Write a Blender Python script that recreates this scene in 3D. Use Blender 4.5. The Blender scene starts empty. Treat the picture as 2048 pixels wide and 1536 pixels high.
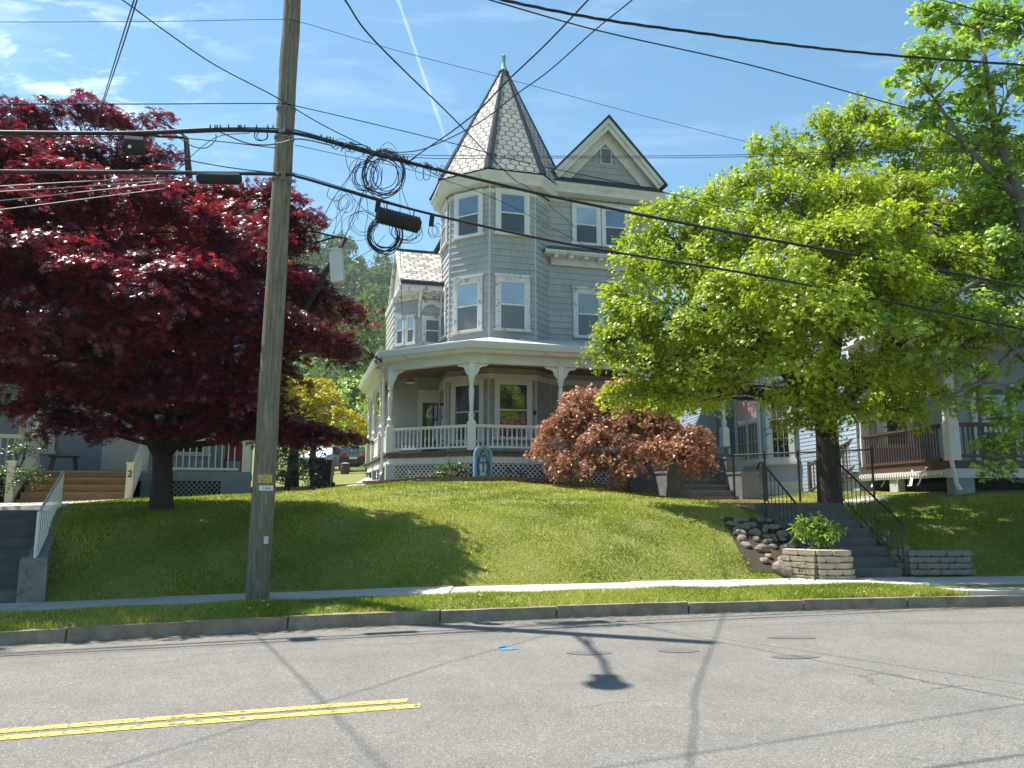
import bpy, math, random
import numpy as np
from mathutils import Vector, Matrix
random.seed(7); RNG = np.random.default_rng(11)
scene = bpy.context.scene
COL = scene.collection
R = math.radians

# ---------------------------------------------------------------- camera, sky, sun, exposure
F, PITCH, EYE = 1538.0, R(8.5), 1.6
cam = bpy.data.cameras.new('camera'); cam.lens = F / 2048 * 36; cam.sensor_width = 36
cam.clip_start = .1; cam.clip_end = 5000
camo = bpy.data.objects.new('camera', cam); COL.objects.link(camo)
camo.location = (0, 0, EYE); camo.rotation_euler = (math.pi / 2 + PITCH, 0, 0)
scene.camera = camo
SUN_AZ, SUN_EL = -67.0, 63.5          # degrees clockwise from +Y, and height
world = bpy.data.worlds.new('World'); scene.world = world; world.use_nodes = True
wn, wl = world.node_tree.nodes, world.node_tree.links
bg = wn['Background']
sky = wn.new('ShaderNodeTexSky'); sky.sky_type = 'NISHITA'; sky.sun_disc = False
sky.sun_elevation = R(SUN_EL); sky.sun_rotation = R(SUN_AZ % 360)
sky.air_density = 1.0; sky.dust_density = .35; sky.ozone_density = 2.0
hs = wn.new('ShaderNodeHueSaturation'); hs.inputs['Hue'].default_value = .482; hs.inputs['Saturation'].default_value = 1.28; hs.inputs['Value'].default_value = 1.06
wl.new(sky.outputs[0], hs.inputs['Color'])
tc = wn.new('ShaderNodeTexCoord')


def wmath(op, a, b=None, c=None, vec=False):
    n = wn.new('ShaderNodeVectorMath' if vec else 'ShaderNodeMath'); n.operation = op
    for i, q in enumerate((a, b, c)):
        if q is None: continue
        if isinstance(q, (int, float, tuple)): n.inputs[i].default_value = q
        else: wl.new(q, n.inputs[i])
    return n.outputs[1] if (vec and op == 'DOT_PRODUCT') else n.outputs[0]


# thin cirrus: stretched noise over the sky directions
sep = wn.new('ShaderNodeSeparateXYZ'); wl.new(tc.outputs['Generated'], sep.inputs[0])
zz = wmath('MAXIMUM', sep.outputs[2], .03)
comb = wn.new('ShaderNodeCombineXYZ')
wl.new(wmath('DIVIDE', sep.outputs[0], zz), comb.inputs[0]); wl.new(wmath('DIVIDE', sep.outputs[1], zz), comb.inputs[1])


def cirrus(scale, rot, lo, hi, loc=(0, 0, 0)):
    mp = wn.new('ShaderNodeMapping'); mp.inputs['Scale'].default_value = scale
    mp.inputs['Rotation'].default_value = (0, 0, rot); mp.inputs['Location'].default_value = loc
    wl.new(comb.outputs[0], mp.inputs[0])
    nz = wn.new('ShaderNodeTexNoise'); nz.inputs['Scale'].default_value = 1; nz.inputs['Detail'].default_value = 7
    nz.inputs['Roughness'].default_value = .58; nz.inputs['Distortion'].default_value = .5
    wl.new(mp.outputs[0], nz.inputs['Vector'])
    mr = wn.new('ShaderNodeMapRange'); mr.inputs[1].default_value = lo; mr.inputs[2].default_value = hi
    wl.new(nz.outputs[0], mr.inputs[0]); return mr.outputs[0]


c1 = cirrus((1.5, 3.2, 1), .5, .50, .85)
c2 = cirrus((.55, .7, 1), .1, .42, .75, (3.3, 1.2, 0))
cl = wmath('MULTIPLY', c1, c2)
# small puffs towards the upper left
pv = Vector((-.56, .72, .42)).normalized()
pd = wmath('DOT_PRODUCT', tc.outputs['Generated'], tuple(pv), vec=True)
pm = wn.new('ShaderNodeMapRange'); pm.inputs[1].default_value = .955; pm.inputs[2].default_value = .995
wl.new(pd, pm.inputs[0])
c3 = cirrus((5.5, 9, 1), .9, .52, .70, (1.7, 5.2, 0))
cl = wmath('ADD', cl, wmath('MULTIPLY', c3, pm.outputs[0]))


def skydir(px, py):
    v = (768 - py) / F
    return Vector(((px - 1024) / F, math.cos(PITCH) - v * math.sin(PITCH), math.sin(PITCH) + v * math.cos(PITCH))).normalized()


# the old contrail: a narrow band along one great circle
da, db = skydir(793, -10), skydir(902, 312)
nrm = da.cross(db).normalized()
dd = wmath('ABSOLUTE', wmath('DOT_PRODUCT', tc.outputs['Generated'], tuple(nrm), vec=True))
nz = wn.new('ShaderNodeTexNoise'); nz.inputs['Scale'].default_value = 60; nz.inputs['Detail'].default_value = 4
wl.new(tc.outputs['Generated'], nz.inputs['Vector'])
wid = wmath('MULTIPLY_ADD', nz.outputs[0], .005, .0005)
band = wn.new('ShaderNodeMapRange'); band.inputs[1].default_value = 1.0; band.inputs[2].default_value = .2
wl.new(wmath('DIVIDE', dd, wid), band.inputs[0])
g1 = wn.new('ShaderNodeMapRange'); g1.inputs[1].default_value = db.z - .02; g1.inputs[2].default_value = db.z + .05
wl.new(sep.outputs[2], g1.inputs[0])
fr = wmath('GREATER_THAN', sep.outputs[1], .1)
trail = wmath('MULTIPLY', wmath('MULTIPLY', band.outputs[0], g1.outputs[0]), wmath('MULTIPLY', fr, .24))
cl = wmath('MINIMUM', wmath('ADD', wmath('MULTIPLY_ADD', cl, .6, .04), trail), 1.0)   # .035: even white veil added to brighten and pale the sky
mixc = wn.new('ShaderNodeMix'); mixc.data_type = 'RGBA'
wl.new(cl, mixc.inputs[0]); wl.new(hs.outputs[0], mixc.inputs[6]); mixc.inputs[7].default_value = (8.2, 9.2, 10.2, 1)
wl.new(mixc.outputs[2], bg.inputs[0]); bg.inputs[1].default_value = .088
sun = bpy.data.lights.new('sun', 'SUN'); sun.energy = 5.0; sun.angle = R(.53); sun.color = (1, .95, .87)
suno = bpy.data.objects.new('sun', sun); COL.objects.link(suno)
sd = Vector((math.sin(R(SUN_AZ)) * math.cos(R(SUN_EL)), math.cos(R(SUN_AZ)) * math.cos(R(SUN_EL)), math.sin(R(SUN_EL))))
suno.rotation_euler = (-sd).to_track_quat('-Z', 'Y').to_euler(); suno.location = (-20, 10, 40)
vs = scene.view_settings
vs.view_transform = 'Standard'; vs.look = 'None'; vs.gamma = 1; vs.use_curve_mapping = False; vs.exposure = 1.0
scene.cycles.max_bounces = 6; scene.cycles.transparent_max_bounces = 4
scene.cycles.diffuse_bounces = 2; scene.cycles.glossy_bounces = 2; scene.cycles.transmission_bounces = 3


# ---------------------------------------------------------------- measuring helpers (photo ray -> place)
def ray(px, py):
    v = (768 - py) / F
    return (px - 1024) / F, math.cos(PITCH) - v * math.sin(PITCH), math.sin(PITCH) + v * math.cos(PITCH)


def at(px, py, Y):
    x, y, z = ray(px, py); t = Y / y
    return (x * t, Y, EYE + z * t)


def ground(px, py, z=0.0):
    x, y, zz_ = ray(px, py); t = (z - EYE) / zz_
    return (x * t, y * t)


def onplane(px, py, x0, y0, ang):
    """where the ray meets the upright plane through (x0,y0) running at angle ang"""
    x, y, z = ray(px, py); dx, dy = math.cos(ang), math.sin(ang)
    t = (x * y0 - y * x0) / (y * dx - x * dy); s = (y0 + t * dy) / y
    return (x0 + t * dx, y0 + t * dy, EYE + s * z)


# ---------------------------------------------------------------- materials
def nodemat(name):
    m = bpy.data.materials.new(name); m.use_nodes = True
    return m, m.node_tree.nodes, m.node_tree.links, m.node_tree.nodes['Principled BSDF']


def mk(name, col, rough=.7, var=.18, scale=6, bump=0, bscale=40, coord='Object', stretch=(1, 1, 1), col2=None, metal=0, spec=.5,
       patch=None):
    m, n, l, b = nodemat(name)
    t = n.new('ShaderNodeTexCoord'); mp = n.new('ShaderNodeMapping'); mp.inputs['Scale'].default_value = stretch
    l.new(t.outputs[coord], mp.inputs[0])
    nz_ = n.new('ShaderNodeTexNoise'); nz_.inputs['Scale'].default_value = scale; nz_.inputs['Detail'].default_value = 6
    nz_.inputs['Roughness'].default_value = .62
    l.new(mp.outputs[0], nz_.inputs['Vector'])
    r = n.new('ShaderNodeValToRGB'); c = np.array(col[:3]); c2 = np.array(col2[:3]) if col2 else c * (1 + var)
    r.color_ramp.elements[0].position = .3; r.color_ramp.elements[1].position = .72
    r.color_ramp.elements[0].color = (*np.clip(c * (1 - var) if not col2 else c, 0, 1), 1)
    r.color_ramp.elements[1].color = (*np.clip(c2, 0, 1), 1)
    l.new(nz_.outputs[0], r.inputs[0]); out = r.outputs[0]
    if patch:   # peeling or stained patches: (scale, threshold, colour)
        pz = n.new('ShaderNodeTexNoise'); pz.inputs['Scale'].default_value = patch[0]; pz.inputs['Detail'].default_value = 8
        pz.inputs['Roughness'].default_value = .7
        l.new(mp.outputs[0], pz.inputs['Vector'])
        mr = n.new('ShaderNodeMapRange'); mr.inputs[1].default_value = patch[1]; mr.inputs[2].default_value = patch[1] + .03
        l.new(pz.outputs[0], mr.inputs[0])
        mx = n.new('ShaderNodeMix'); mx.data_type = 'RGBA'; l.new(mr.outputs[0], mx.inputs[0]); l.new(out, mx.inputs[6])
        mx.inputs[7].default_value = (*patch[2], 1); out = mx.outputs[2]
    l.new(out, b.inputs['Base Color'])
    b.inputs['Roughness'].default_value = rough; b.inputs['Metallic'].default_value = metal
    b.inputs['Specular IOR Level'].default_value = spec
    if bump:
        bz = n.new('ShaderNodeTexNoise'); bz.inputs['Scale'].default_value = bscale; bz.inputs['Detail'].default_value = 5
        l.new(mp.outputs[0], bz.inputs['Vector'])
        bp = n.new('ShaderNodeBump'); bp.inputs['Strength'].default_value = bump; bp.inputs['Distance'].default_value = .02
        l.new(bz.outputs[0], bp.inputs['Height']); l.new(bp.outputs[0], b.inputs['Normal'])
    return m


def shingle_mat(name, col, groove=.13, stain=None, amount=.5):
    """weathered wall shingles / clapboards: tone changes board by board, fine upright grain"""
    m, n, l, b = nodemat(name)
    uv = n.new('ShaderNodeUVMap'); uv.uv_map = 'uv'
    mp = n.new('ShaderNodeMapping'); mp.inputs['Scale'].default_value = (1, 1, 1); l.new(uv.outputs[0], mp.inputs[0])
    br = n.new('ShaderNodeTexBrick'); br.inputs['Scale'].default_value = 1; br.inputs['Mortar Size'].default_value = .004
    br.inputs['Brick Width'].default_value = groove; br.inputs['Row Height'].default_value = .25; br.offset = .37
    c = np.array(col)
    br.inputs['Color1'].default_value = (*c * 1.03, 1); br.inputs['Color2'].default_value = (*c * .96, 1); br.inputs['Mortar'].default_value = (*c * .86, 1)
    l.new(mp.outputs[0], br.inputs['Vector'])
    mp2 = n.new('ShaderNodeMapping'); mp2.inputs['Scale'].default_value = (14, 1.2, 1); l.new(uv.outputs[0], mp2.inputs[0])
    nz_ = n.new('ShaderNodeTexNoise'); nz_.inputs['Scale'].default_value = 2; nz_.inputs['Detail'].default_value = 6
    l.new(mp2.outputs[0], nz_.inputs['Vector'])
    mr = n.new('ShaderNodeMapRange'); mr.inputs[1].default_value = .3; mr.inputs[2].default_value = .7
    mr.inputs[3].default_value = 1 - .22 * amount * 2; mr.inputs[4].default_value = 1.04; l.new(nz_.outputs[0], mr.inputs[0])
    big = n.new('ShaderNodeTexNoise'); big.inputs['Scale'].default_value = .7; big.inputs['Detail'].default_value = 5
    l.new(uv.outputs[0], big.inputs['Vector'])
    mr2 = n.new('ShaderNodeMapRange'); mr2.inputs[1].default_value = .35; mr2.inputs[2].default_value = .7
    mr2.inputs[3].default_value = .86; mr2.inputs[4].default_value = 1.06; l.new(big.outputs[0], mr2.inputs[0])
    mu = n.new('ShaderNodeMath'); mu.operation = 'MULTIPLY'; l.new(mr.outputs[0], mu.inputs[0]); l.new(mr2.outputs[0], mu.inputs[1])
    vm = n.new('ShaderNodeVectorMath'); vm.operation = 'SCALE'; l.new(br.outputs[0], vm.inputs[0]); l.new(mu.outputs[0], vm.inputs['Scale'])
    l.new(vm.outputs[0], b.inputs['Base Color']); b.inputs['Roughness'].default_value = .8
    b.inputs['Specular IOR Level'].default_value = .3
    bp = n.new('ShaderNodeBump'); bp.inputs['Strength'].default_value = .25; bp.inputs['Distance'].default_value = .01
    l.new(nz_.outputs[0], bp.inputs['Height']); l.new(bp.outputs[0], b.inputs['Normal'])
    return m


def hex_slate(name, light, dark, line, w=.3, h=.26, worn=.35):
    """six-sided slates laid in rows: honeycomb of joints, tone per slate"""
    m, n, l, b = nodemat(name)
    uv = n.new('ShaderNodeUVMap'); uv.uv_map = 'uv'

    def V(op, a, b_=None):
        q = n.new('ShaderNodeVectorMath'); q.operation = op
        for i, s in enumerate((a, b_)):
            if s is None: continue
            if isinstance(s, tuple): q.inputs[i].default_value = s
            else: l.new(s, q.inputs[i])
        return q

    def M(op, a, b_=None):
        q = n.new('ShaderNodeMath'); q.operation = op
        for i, s in enumerate((a, b_)):
            if s is None: continue
            if isinstance(s, (int, float)): q.inputs[i].default_value = s
            else: l.new(s, q.inputs[i])
        return q.outputs[0]
    S3 = math.sqrt(3)
    wob = n.new('ShaderNodeTexNoise'); wob.inputs['Scale'].default_value = 5; l.new(uv.outputs[0], wob.inputs['Vector'])
    sc = V('MULTIPLY', uv.outputs[0], (1 / w, S3 / (2 * h), 0)).outputs[0]
    p = V('ADD', sc, V('SCALE', wob.outputs['Color']).outputs[0]); p.inputs[1].default_value = (100, 100 * S3, 0)
    v2 = n.new('ShaderNodeVectorMath'); v2.operation = 'SCALE'; l.new(wob.outputs['Color'], v2.inputs[0]); v2.inputs['Scale'].default_value = .12
    p = V('ADD', V('ADD', sc, (100, 100 * S3, 0)).outputs[0], v2.outputs[0]).outputs[0]
    a = V('SUBTRACT', V('MODULO', p, (1, S3, 1)).outputs[0], (.5, S3 / 2, 0)).outputs[0]
    p2 = V('SUBTRACT', p, (.5, S3 / 2, 0)).outputs[0]
    c = V('SUBTRACT', V('MODULO', p2, (1, S3, 1)).outputs[0], (.5, S3 / 2, 0)).outputs[0]
    la = V('DOT_PRODUCT', a, a).outputs[1]; lc = V('DOT_PRODUCT', c, c).outputs[1]
    mx = n.new('ShaderNodeMix'); mx.data_type = 'VECTOR'
    l.new(M('LESS_THAN', lc, la), mx.inputs[0]); l.new(a, mx.inputs[4]); l.new(c, mx.inputs[5])
    gv = mx.outputs[1]
    ab = V('ABSOLUTE', gv).outputs[0]; sp = n.new('ShaderNodeSeparateXYZ'); l.new(ab, sp.inputs[0])
    e = M('MAXIMUM', sp.outputs[0], M('ADD', M('MULTIPLY', sp.outputs[0], .5), M('MULTIPLY', sp.outputs[1], S3 / 2)))
    edge = n.new('ShaderNodeMapRange'); edge.inputs[1].default_value = .425; edge.inputs[2].default_value = .455; l.new(e, edge.inputs[0])
    idv = V('SUBTRACT', p, gv).outputs[0]
    wnz = n.new('ShaderNodeTexWhiteNoise'); wnz.noise_dimensions = '2D'
    rd = V('MULTIPLY', idv, (2, 2 / S3, 0)); rr = V('SNAP', V('ADD', rd.outputs[0], (.5, .5, 0)).outputs[0], (1, 1, 1)); l.new(rr.outputs[0], wnz.inputs['Vector'])
    ramp = n.new('ShaderNodeValToRGB'); ramp.color_ramp.elements[0].color = (*dark, 1); ramp.color_ramp.elements[1].color = (*light, 1)
    ramp.color_ramp.elements[0].position = 0; ramp.color_ramp.elements[1].position = worn
    l.new(wnz.outputs[0], ramp.inputs[0])
    nz_ = n.new('ShaderNodeTexNoise'); nz_.inputs['Scale'].default_value = 9; nz_.inputs['Detail'].default_value = 6; l.new(uv.outputs[0], nz_.inputs['Vector'])
    st = n.new('ShaderNodeMapRange'); st.inputs[1].default_value = .3; st.inputs[2].default_value = .65; st.inputs[3].default_value = .75; st.inputs[4].default_value = 1.05
    l.new(nz_.outputs[0], st.inputs[0])
    sl = n.new('ShaderNodeVectorMath'); sl.operation = 'SCALE'; l.new(ramp.outputs[0], sl.inputs[0]); l.new(st.outputs[0], sl.inputs['Scale'])
    m2 = n.new('ShaderNodeMix'); m2.data_type = 'RGBA'; l.new(edge.outputs[0], m2.inputs[0]); l.new(sl.outputs[0], m2.inputs[6]); m2.inputs[7].default_value = (*line, 1)
    l.new(m2.outputs[2], b.inputs['Base Color']); b.inputs['Roughness'].default_value = .75
    bp = n.new('ShaderNodeBump'); bp.inputs['Strength'].default_value = .6; bp.inputs['Distance'].default_value = .015; bp.invert = True
    l.new(edge.outputs[0], bp.inputs['Height']); l.new(bp.outputs[0], b.inputs['Normal'])
    return m


def leaf_mat(name, c1_, c2_, c3_, trans=.4, gloss=.06, tcol=None):
    m = bpy.data.materials.new(name); m.use_nodes = True; n, l = m.node_tree.nodes, m.node_tree.links
    n.clear(); out = n.new('ShaderNodeOutputMaterial')
    a = n.new('ShaderNodeAttribute'); a.attribute_name = 'rnd'
    r = n.new('ShaderNodeValToRGB'); r.color_ramp.elements[0].color = (*c1_, 1); r.color_ramp.elements[1].color = (*c3_, 1)
    r.color_ramp.elements[0].position = .05; r.color_ramp.elements[1].position = .97
    e = r.color_ramp.elements.new(.5); e.color = (*c2_, 1)
    l.new(a.outputs['Fac'], r.inputs[0])
    d = n.new('ShaderNodeBsdfDiffuse'); t = n.new('ShaderNodeBsdfTranslucent'); g = n.new('ShaderNodeBsdfGlossy'); g.inputs['Roughness'].default_value = .35
    l.new(r.outputs[0], d.inputs[0])
    if tcol:
        hsv = n.new('ShaderNodeMix'); hsv.data_type = 'RGBA'; hsv.blend_type = 'MULTIPLY'; hsv.inputs[0].default_value = 1
        l.new(r.outputs[0], hsv.inputs[6]); hsv.inputs[7].default_value = (*tcol, 1); l.new(hsv.outputs[2], t.inputs[0])
    else: l.new(r.outputs[0], t.inputs[0])
    m1 = n.new('ShaderNodeMixShader'); m1.inputs[0].default_value = trans; l.new(d.outputs[0], m1.inputs[1]); l.new(t.outputs[0], m1.inputs[2])
    m2 = n.new('ShaderNodeMixShader'); m2.inputs[0].default_value = gloss; l.new(m1.outputs[0], m2.inputs[1]); l.new(g.outputs[0], m2.inputs[2])
    l.new(m2.outputs[0], out.inputs[0]); return m


def asphalt_mat():
    m, n, l, b = nodemat('asphalt')
    t = n.new('ShaderNodeTexCoord'); o = t.outputs['Object']

    def noise(s, det=4, ro=.6):
        q = n.new('ShaderNodeTexNoise'); q.inputs['Scale'].default_value = s; q.inputs['Detail'].default_value = det; q.inputs['Roughness'].default_value = ro
        l.new(o, q.inputs['Vector']); return q
    v = n.new('ShaderNodeTexVoronoi'); v.inputs['Scale'].default_value = 130; l.new(o, v.inputs['Vector'])
    hsx = n.new('ShaderNodeSeparateColor'); l.new(v.outputs['Color'], hsx.inputs[0])
    r = n.new('ShaderNodeValToRGB'); r.color_ramp.elements[0].color = (.122, .116, .103, 1); r.color_ramp.elements[0].position = 0
    r.color_ramp.elements[1].color = (.34, .322, .285, 1); r.color_ramp.elements[1].position = 1
    e = r.color_ramp.elements.new(.55); e.color = (.182, .173, .155, 1); e = r.color_ramp.elements.new(.86); e.color = (.215, .205, .184, 1)
    l.new(hsx.outputs[0], r.inputs[0])
    big = noise(.9, 8, .72); mr = n.new('ShaderNodeMapRange'); mr.inputs[1].default_value = .3; mr.inputs[2].default_value = .7
    mr.inputs[3].default_value = .80; mr.inputs[4].default_value = 1.12; l.new(big.outputs[0], mr.inputs[0])
    sc = n.new('ShaderNodeVectorMath'); sc.operation = 'SCALE'; l.new(r.outputs[0], sc.inputs[0]); l.new(mr.outputs[0], sc.inputs['Scale'])
    # hairline cracks
    ds = noise(1.6, 6, .7); mix = n.new('ShaderNodeMix'); mix.data_type = 'VECTOR'; mix.inputs[0].default_value = .28
    l.new(o, mix.inputs[4]); l.new(ds.outputs['Color'], mix.inputs[5])
    cr = n.new('ShaderNodeTexVoronoi'); cr.feature = 'DISTANCE_TO_EDGE'; cr.inputs['Scale'].default_value = 1.5; l.new(mix.outputs[1], cr.inputs['Vector'])
    c_ = n.new('ShaderNodeMapRange'); c_.inputs[1].default_value = .012; c_.inputs[2].default_value = .003; l.new(cr.outputs['Distance'], c_.inputs[0])
    gate = noise(.45, 3); g = n.new('ShaderNodeMapRange'); g.inputs[1].default_value = .53; g.inputs[2].default_value = .66; l.new(gate.outputs[0], g.inputs[0])
    mu = n.new('ShaderNodeMath'); mu.operation = 'MULTIPLY'; l.new(c_.outputs[0], mu.inputs[0]); l.new(g.outputs[0], mu.inputs[1])
    mu2 = n.new('ShaderNodeMath'); mu2.operation = 'MULTIPLY'; l.new(mu.outputs[0], mu2.inputs[0]); mu2.inputs[1].default_value = .7
    mx = n.new('ShaderNodeMix'); mx.data_type = 'RGBA'; l.new(mu2.outputs[0], mx.inputs[0]); l.new(sc.outputs[0], mx.inputs[6]); mx.inputs[7].default_value = (.05, .045, .04, 1)
    l.new(mx.outputs[2], b.inputs['Base Color']); b.inputs['Roughness'].default_value = .85; b.inputs['Specular IOR Level'].default_value = .35
    bp = n.new('ShaderNodeBump'); bp.inputs['Strength'].default_value = .5; bp.inputs['Distance'].default_value = .006
    l.new(v.outputs['Distance'], bp.inputs['Height']); l.new(bp.outputs[0], b.inputs['Normal'])
    return m


def pane_mat(name, col, rough=.04):
    m, n, l, b = nodemat(name)
    t = n.new('ShaderNodeTexCoord'); nz_ = n.new('ShaderNodeTexNoise'); nz_.inputs['Scale'].default_value = 1.1; l.new(t.outputs['Object'], nz_.inputs['Vector'])
    r = n.new('ShaderNodeMix'); r.data_type = 'RGBA'; l.new(nz_.outputs[0], r.inputs[0])
    r.inputs[6].default_value = (*[c * .45 for c in col], 1); r.inputs[7].default_value = (*[c * 1.5 for c in col], 1)  # uneven base tone paints the sky gradient mirrored in the panes
    l.new(r.outputs[2], b.inputs['Base Color']); b.inputs['Roughness'].default_value = rough
    b.inputs['Specular IOR Level'].default_value = 1.0; b.inputs['Coat Weight'].default_value = 1; b.inputs['Coat IOR'].default_value = 1.7; b.inputs['Coat Roughness'].default_value = .02
    bp = n.new('ShaderNodeBump'); bp.inputs['Strength'].default_value = .04; l.new(nz_.outputs[0], bp.inputs['Height']); l.new(bp.outputs[0], b.inputs['Coat Normal'])
    return m


def wood_mat(name, c1_, c2_, rough=.8):
    """long grain running along z"""
    m, n, l, b = nodemat(name)
    t = n.new('ShaderNodeTexCoord'); mp = n.new('ShaderNodeMapping'); mp.inputs['Scale'].default_value = (9, 9, .55); l.new(t.outputs['Object'], mp.inputs[0])
    nz_ = n.new('ShaderNodeTexNoise'); nz_.inputs['Scale'].default_value = 3; nz_.inputs['Detail'].default_value = 9; nz_.inputs['Roughness'].default_value = .7; nz_.inputs['Distortion'].default_value = 1.2
    l.new(mp.outputs[0], nz_.inputs['Vector'])
    r = n.new('ShaderNodeValToRGB'); r.color_ramp.elements[0].color = (*c1_, 1); r.color_ramp.elements[1].color = (*c2_, 1)
    r.color_ramp.elements[0].position = .36; r.color_ramp.elements[1].position = .64
    l.new(nz_.outputs[0], r.inputs[0]); l.new(r.outputs[0], b.inputs['Base Color']); b.inputs['Roughness'].default_value = rough
    bp = n.new('ShaderNodeBump'); bp.inputs['Strength'].default_value = .7; bp.inputs['Distance'].default_value = .02
    l.new(nz_.outputs[0], bp.inputs['Height']); l.new(bp.outputs[0], b.inputs['Normal']); return m


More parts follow.
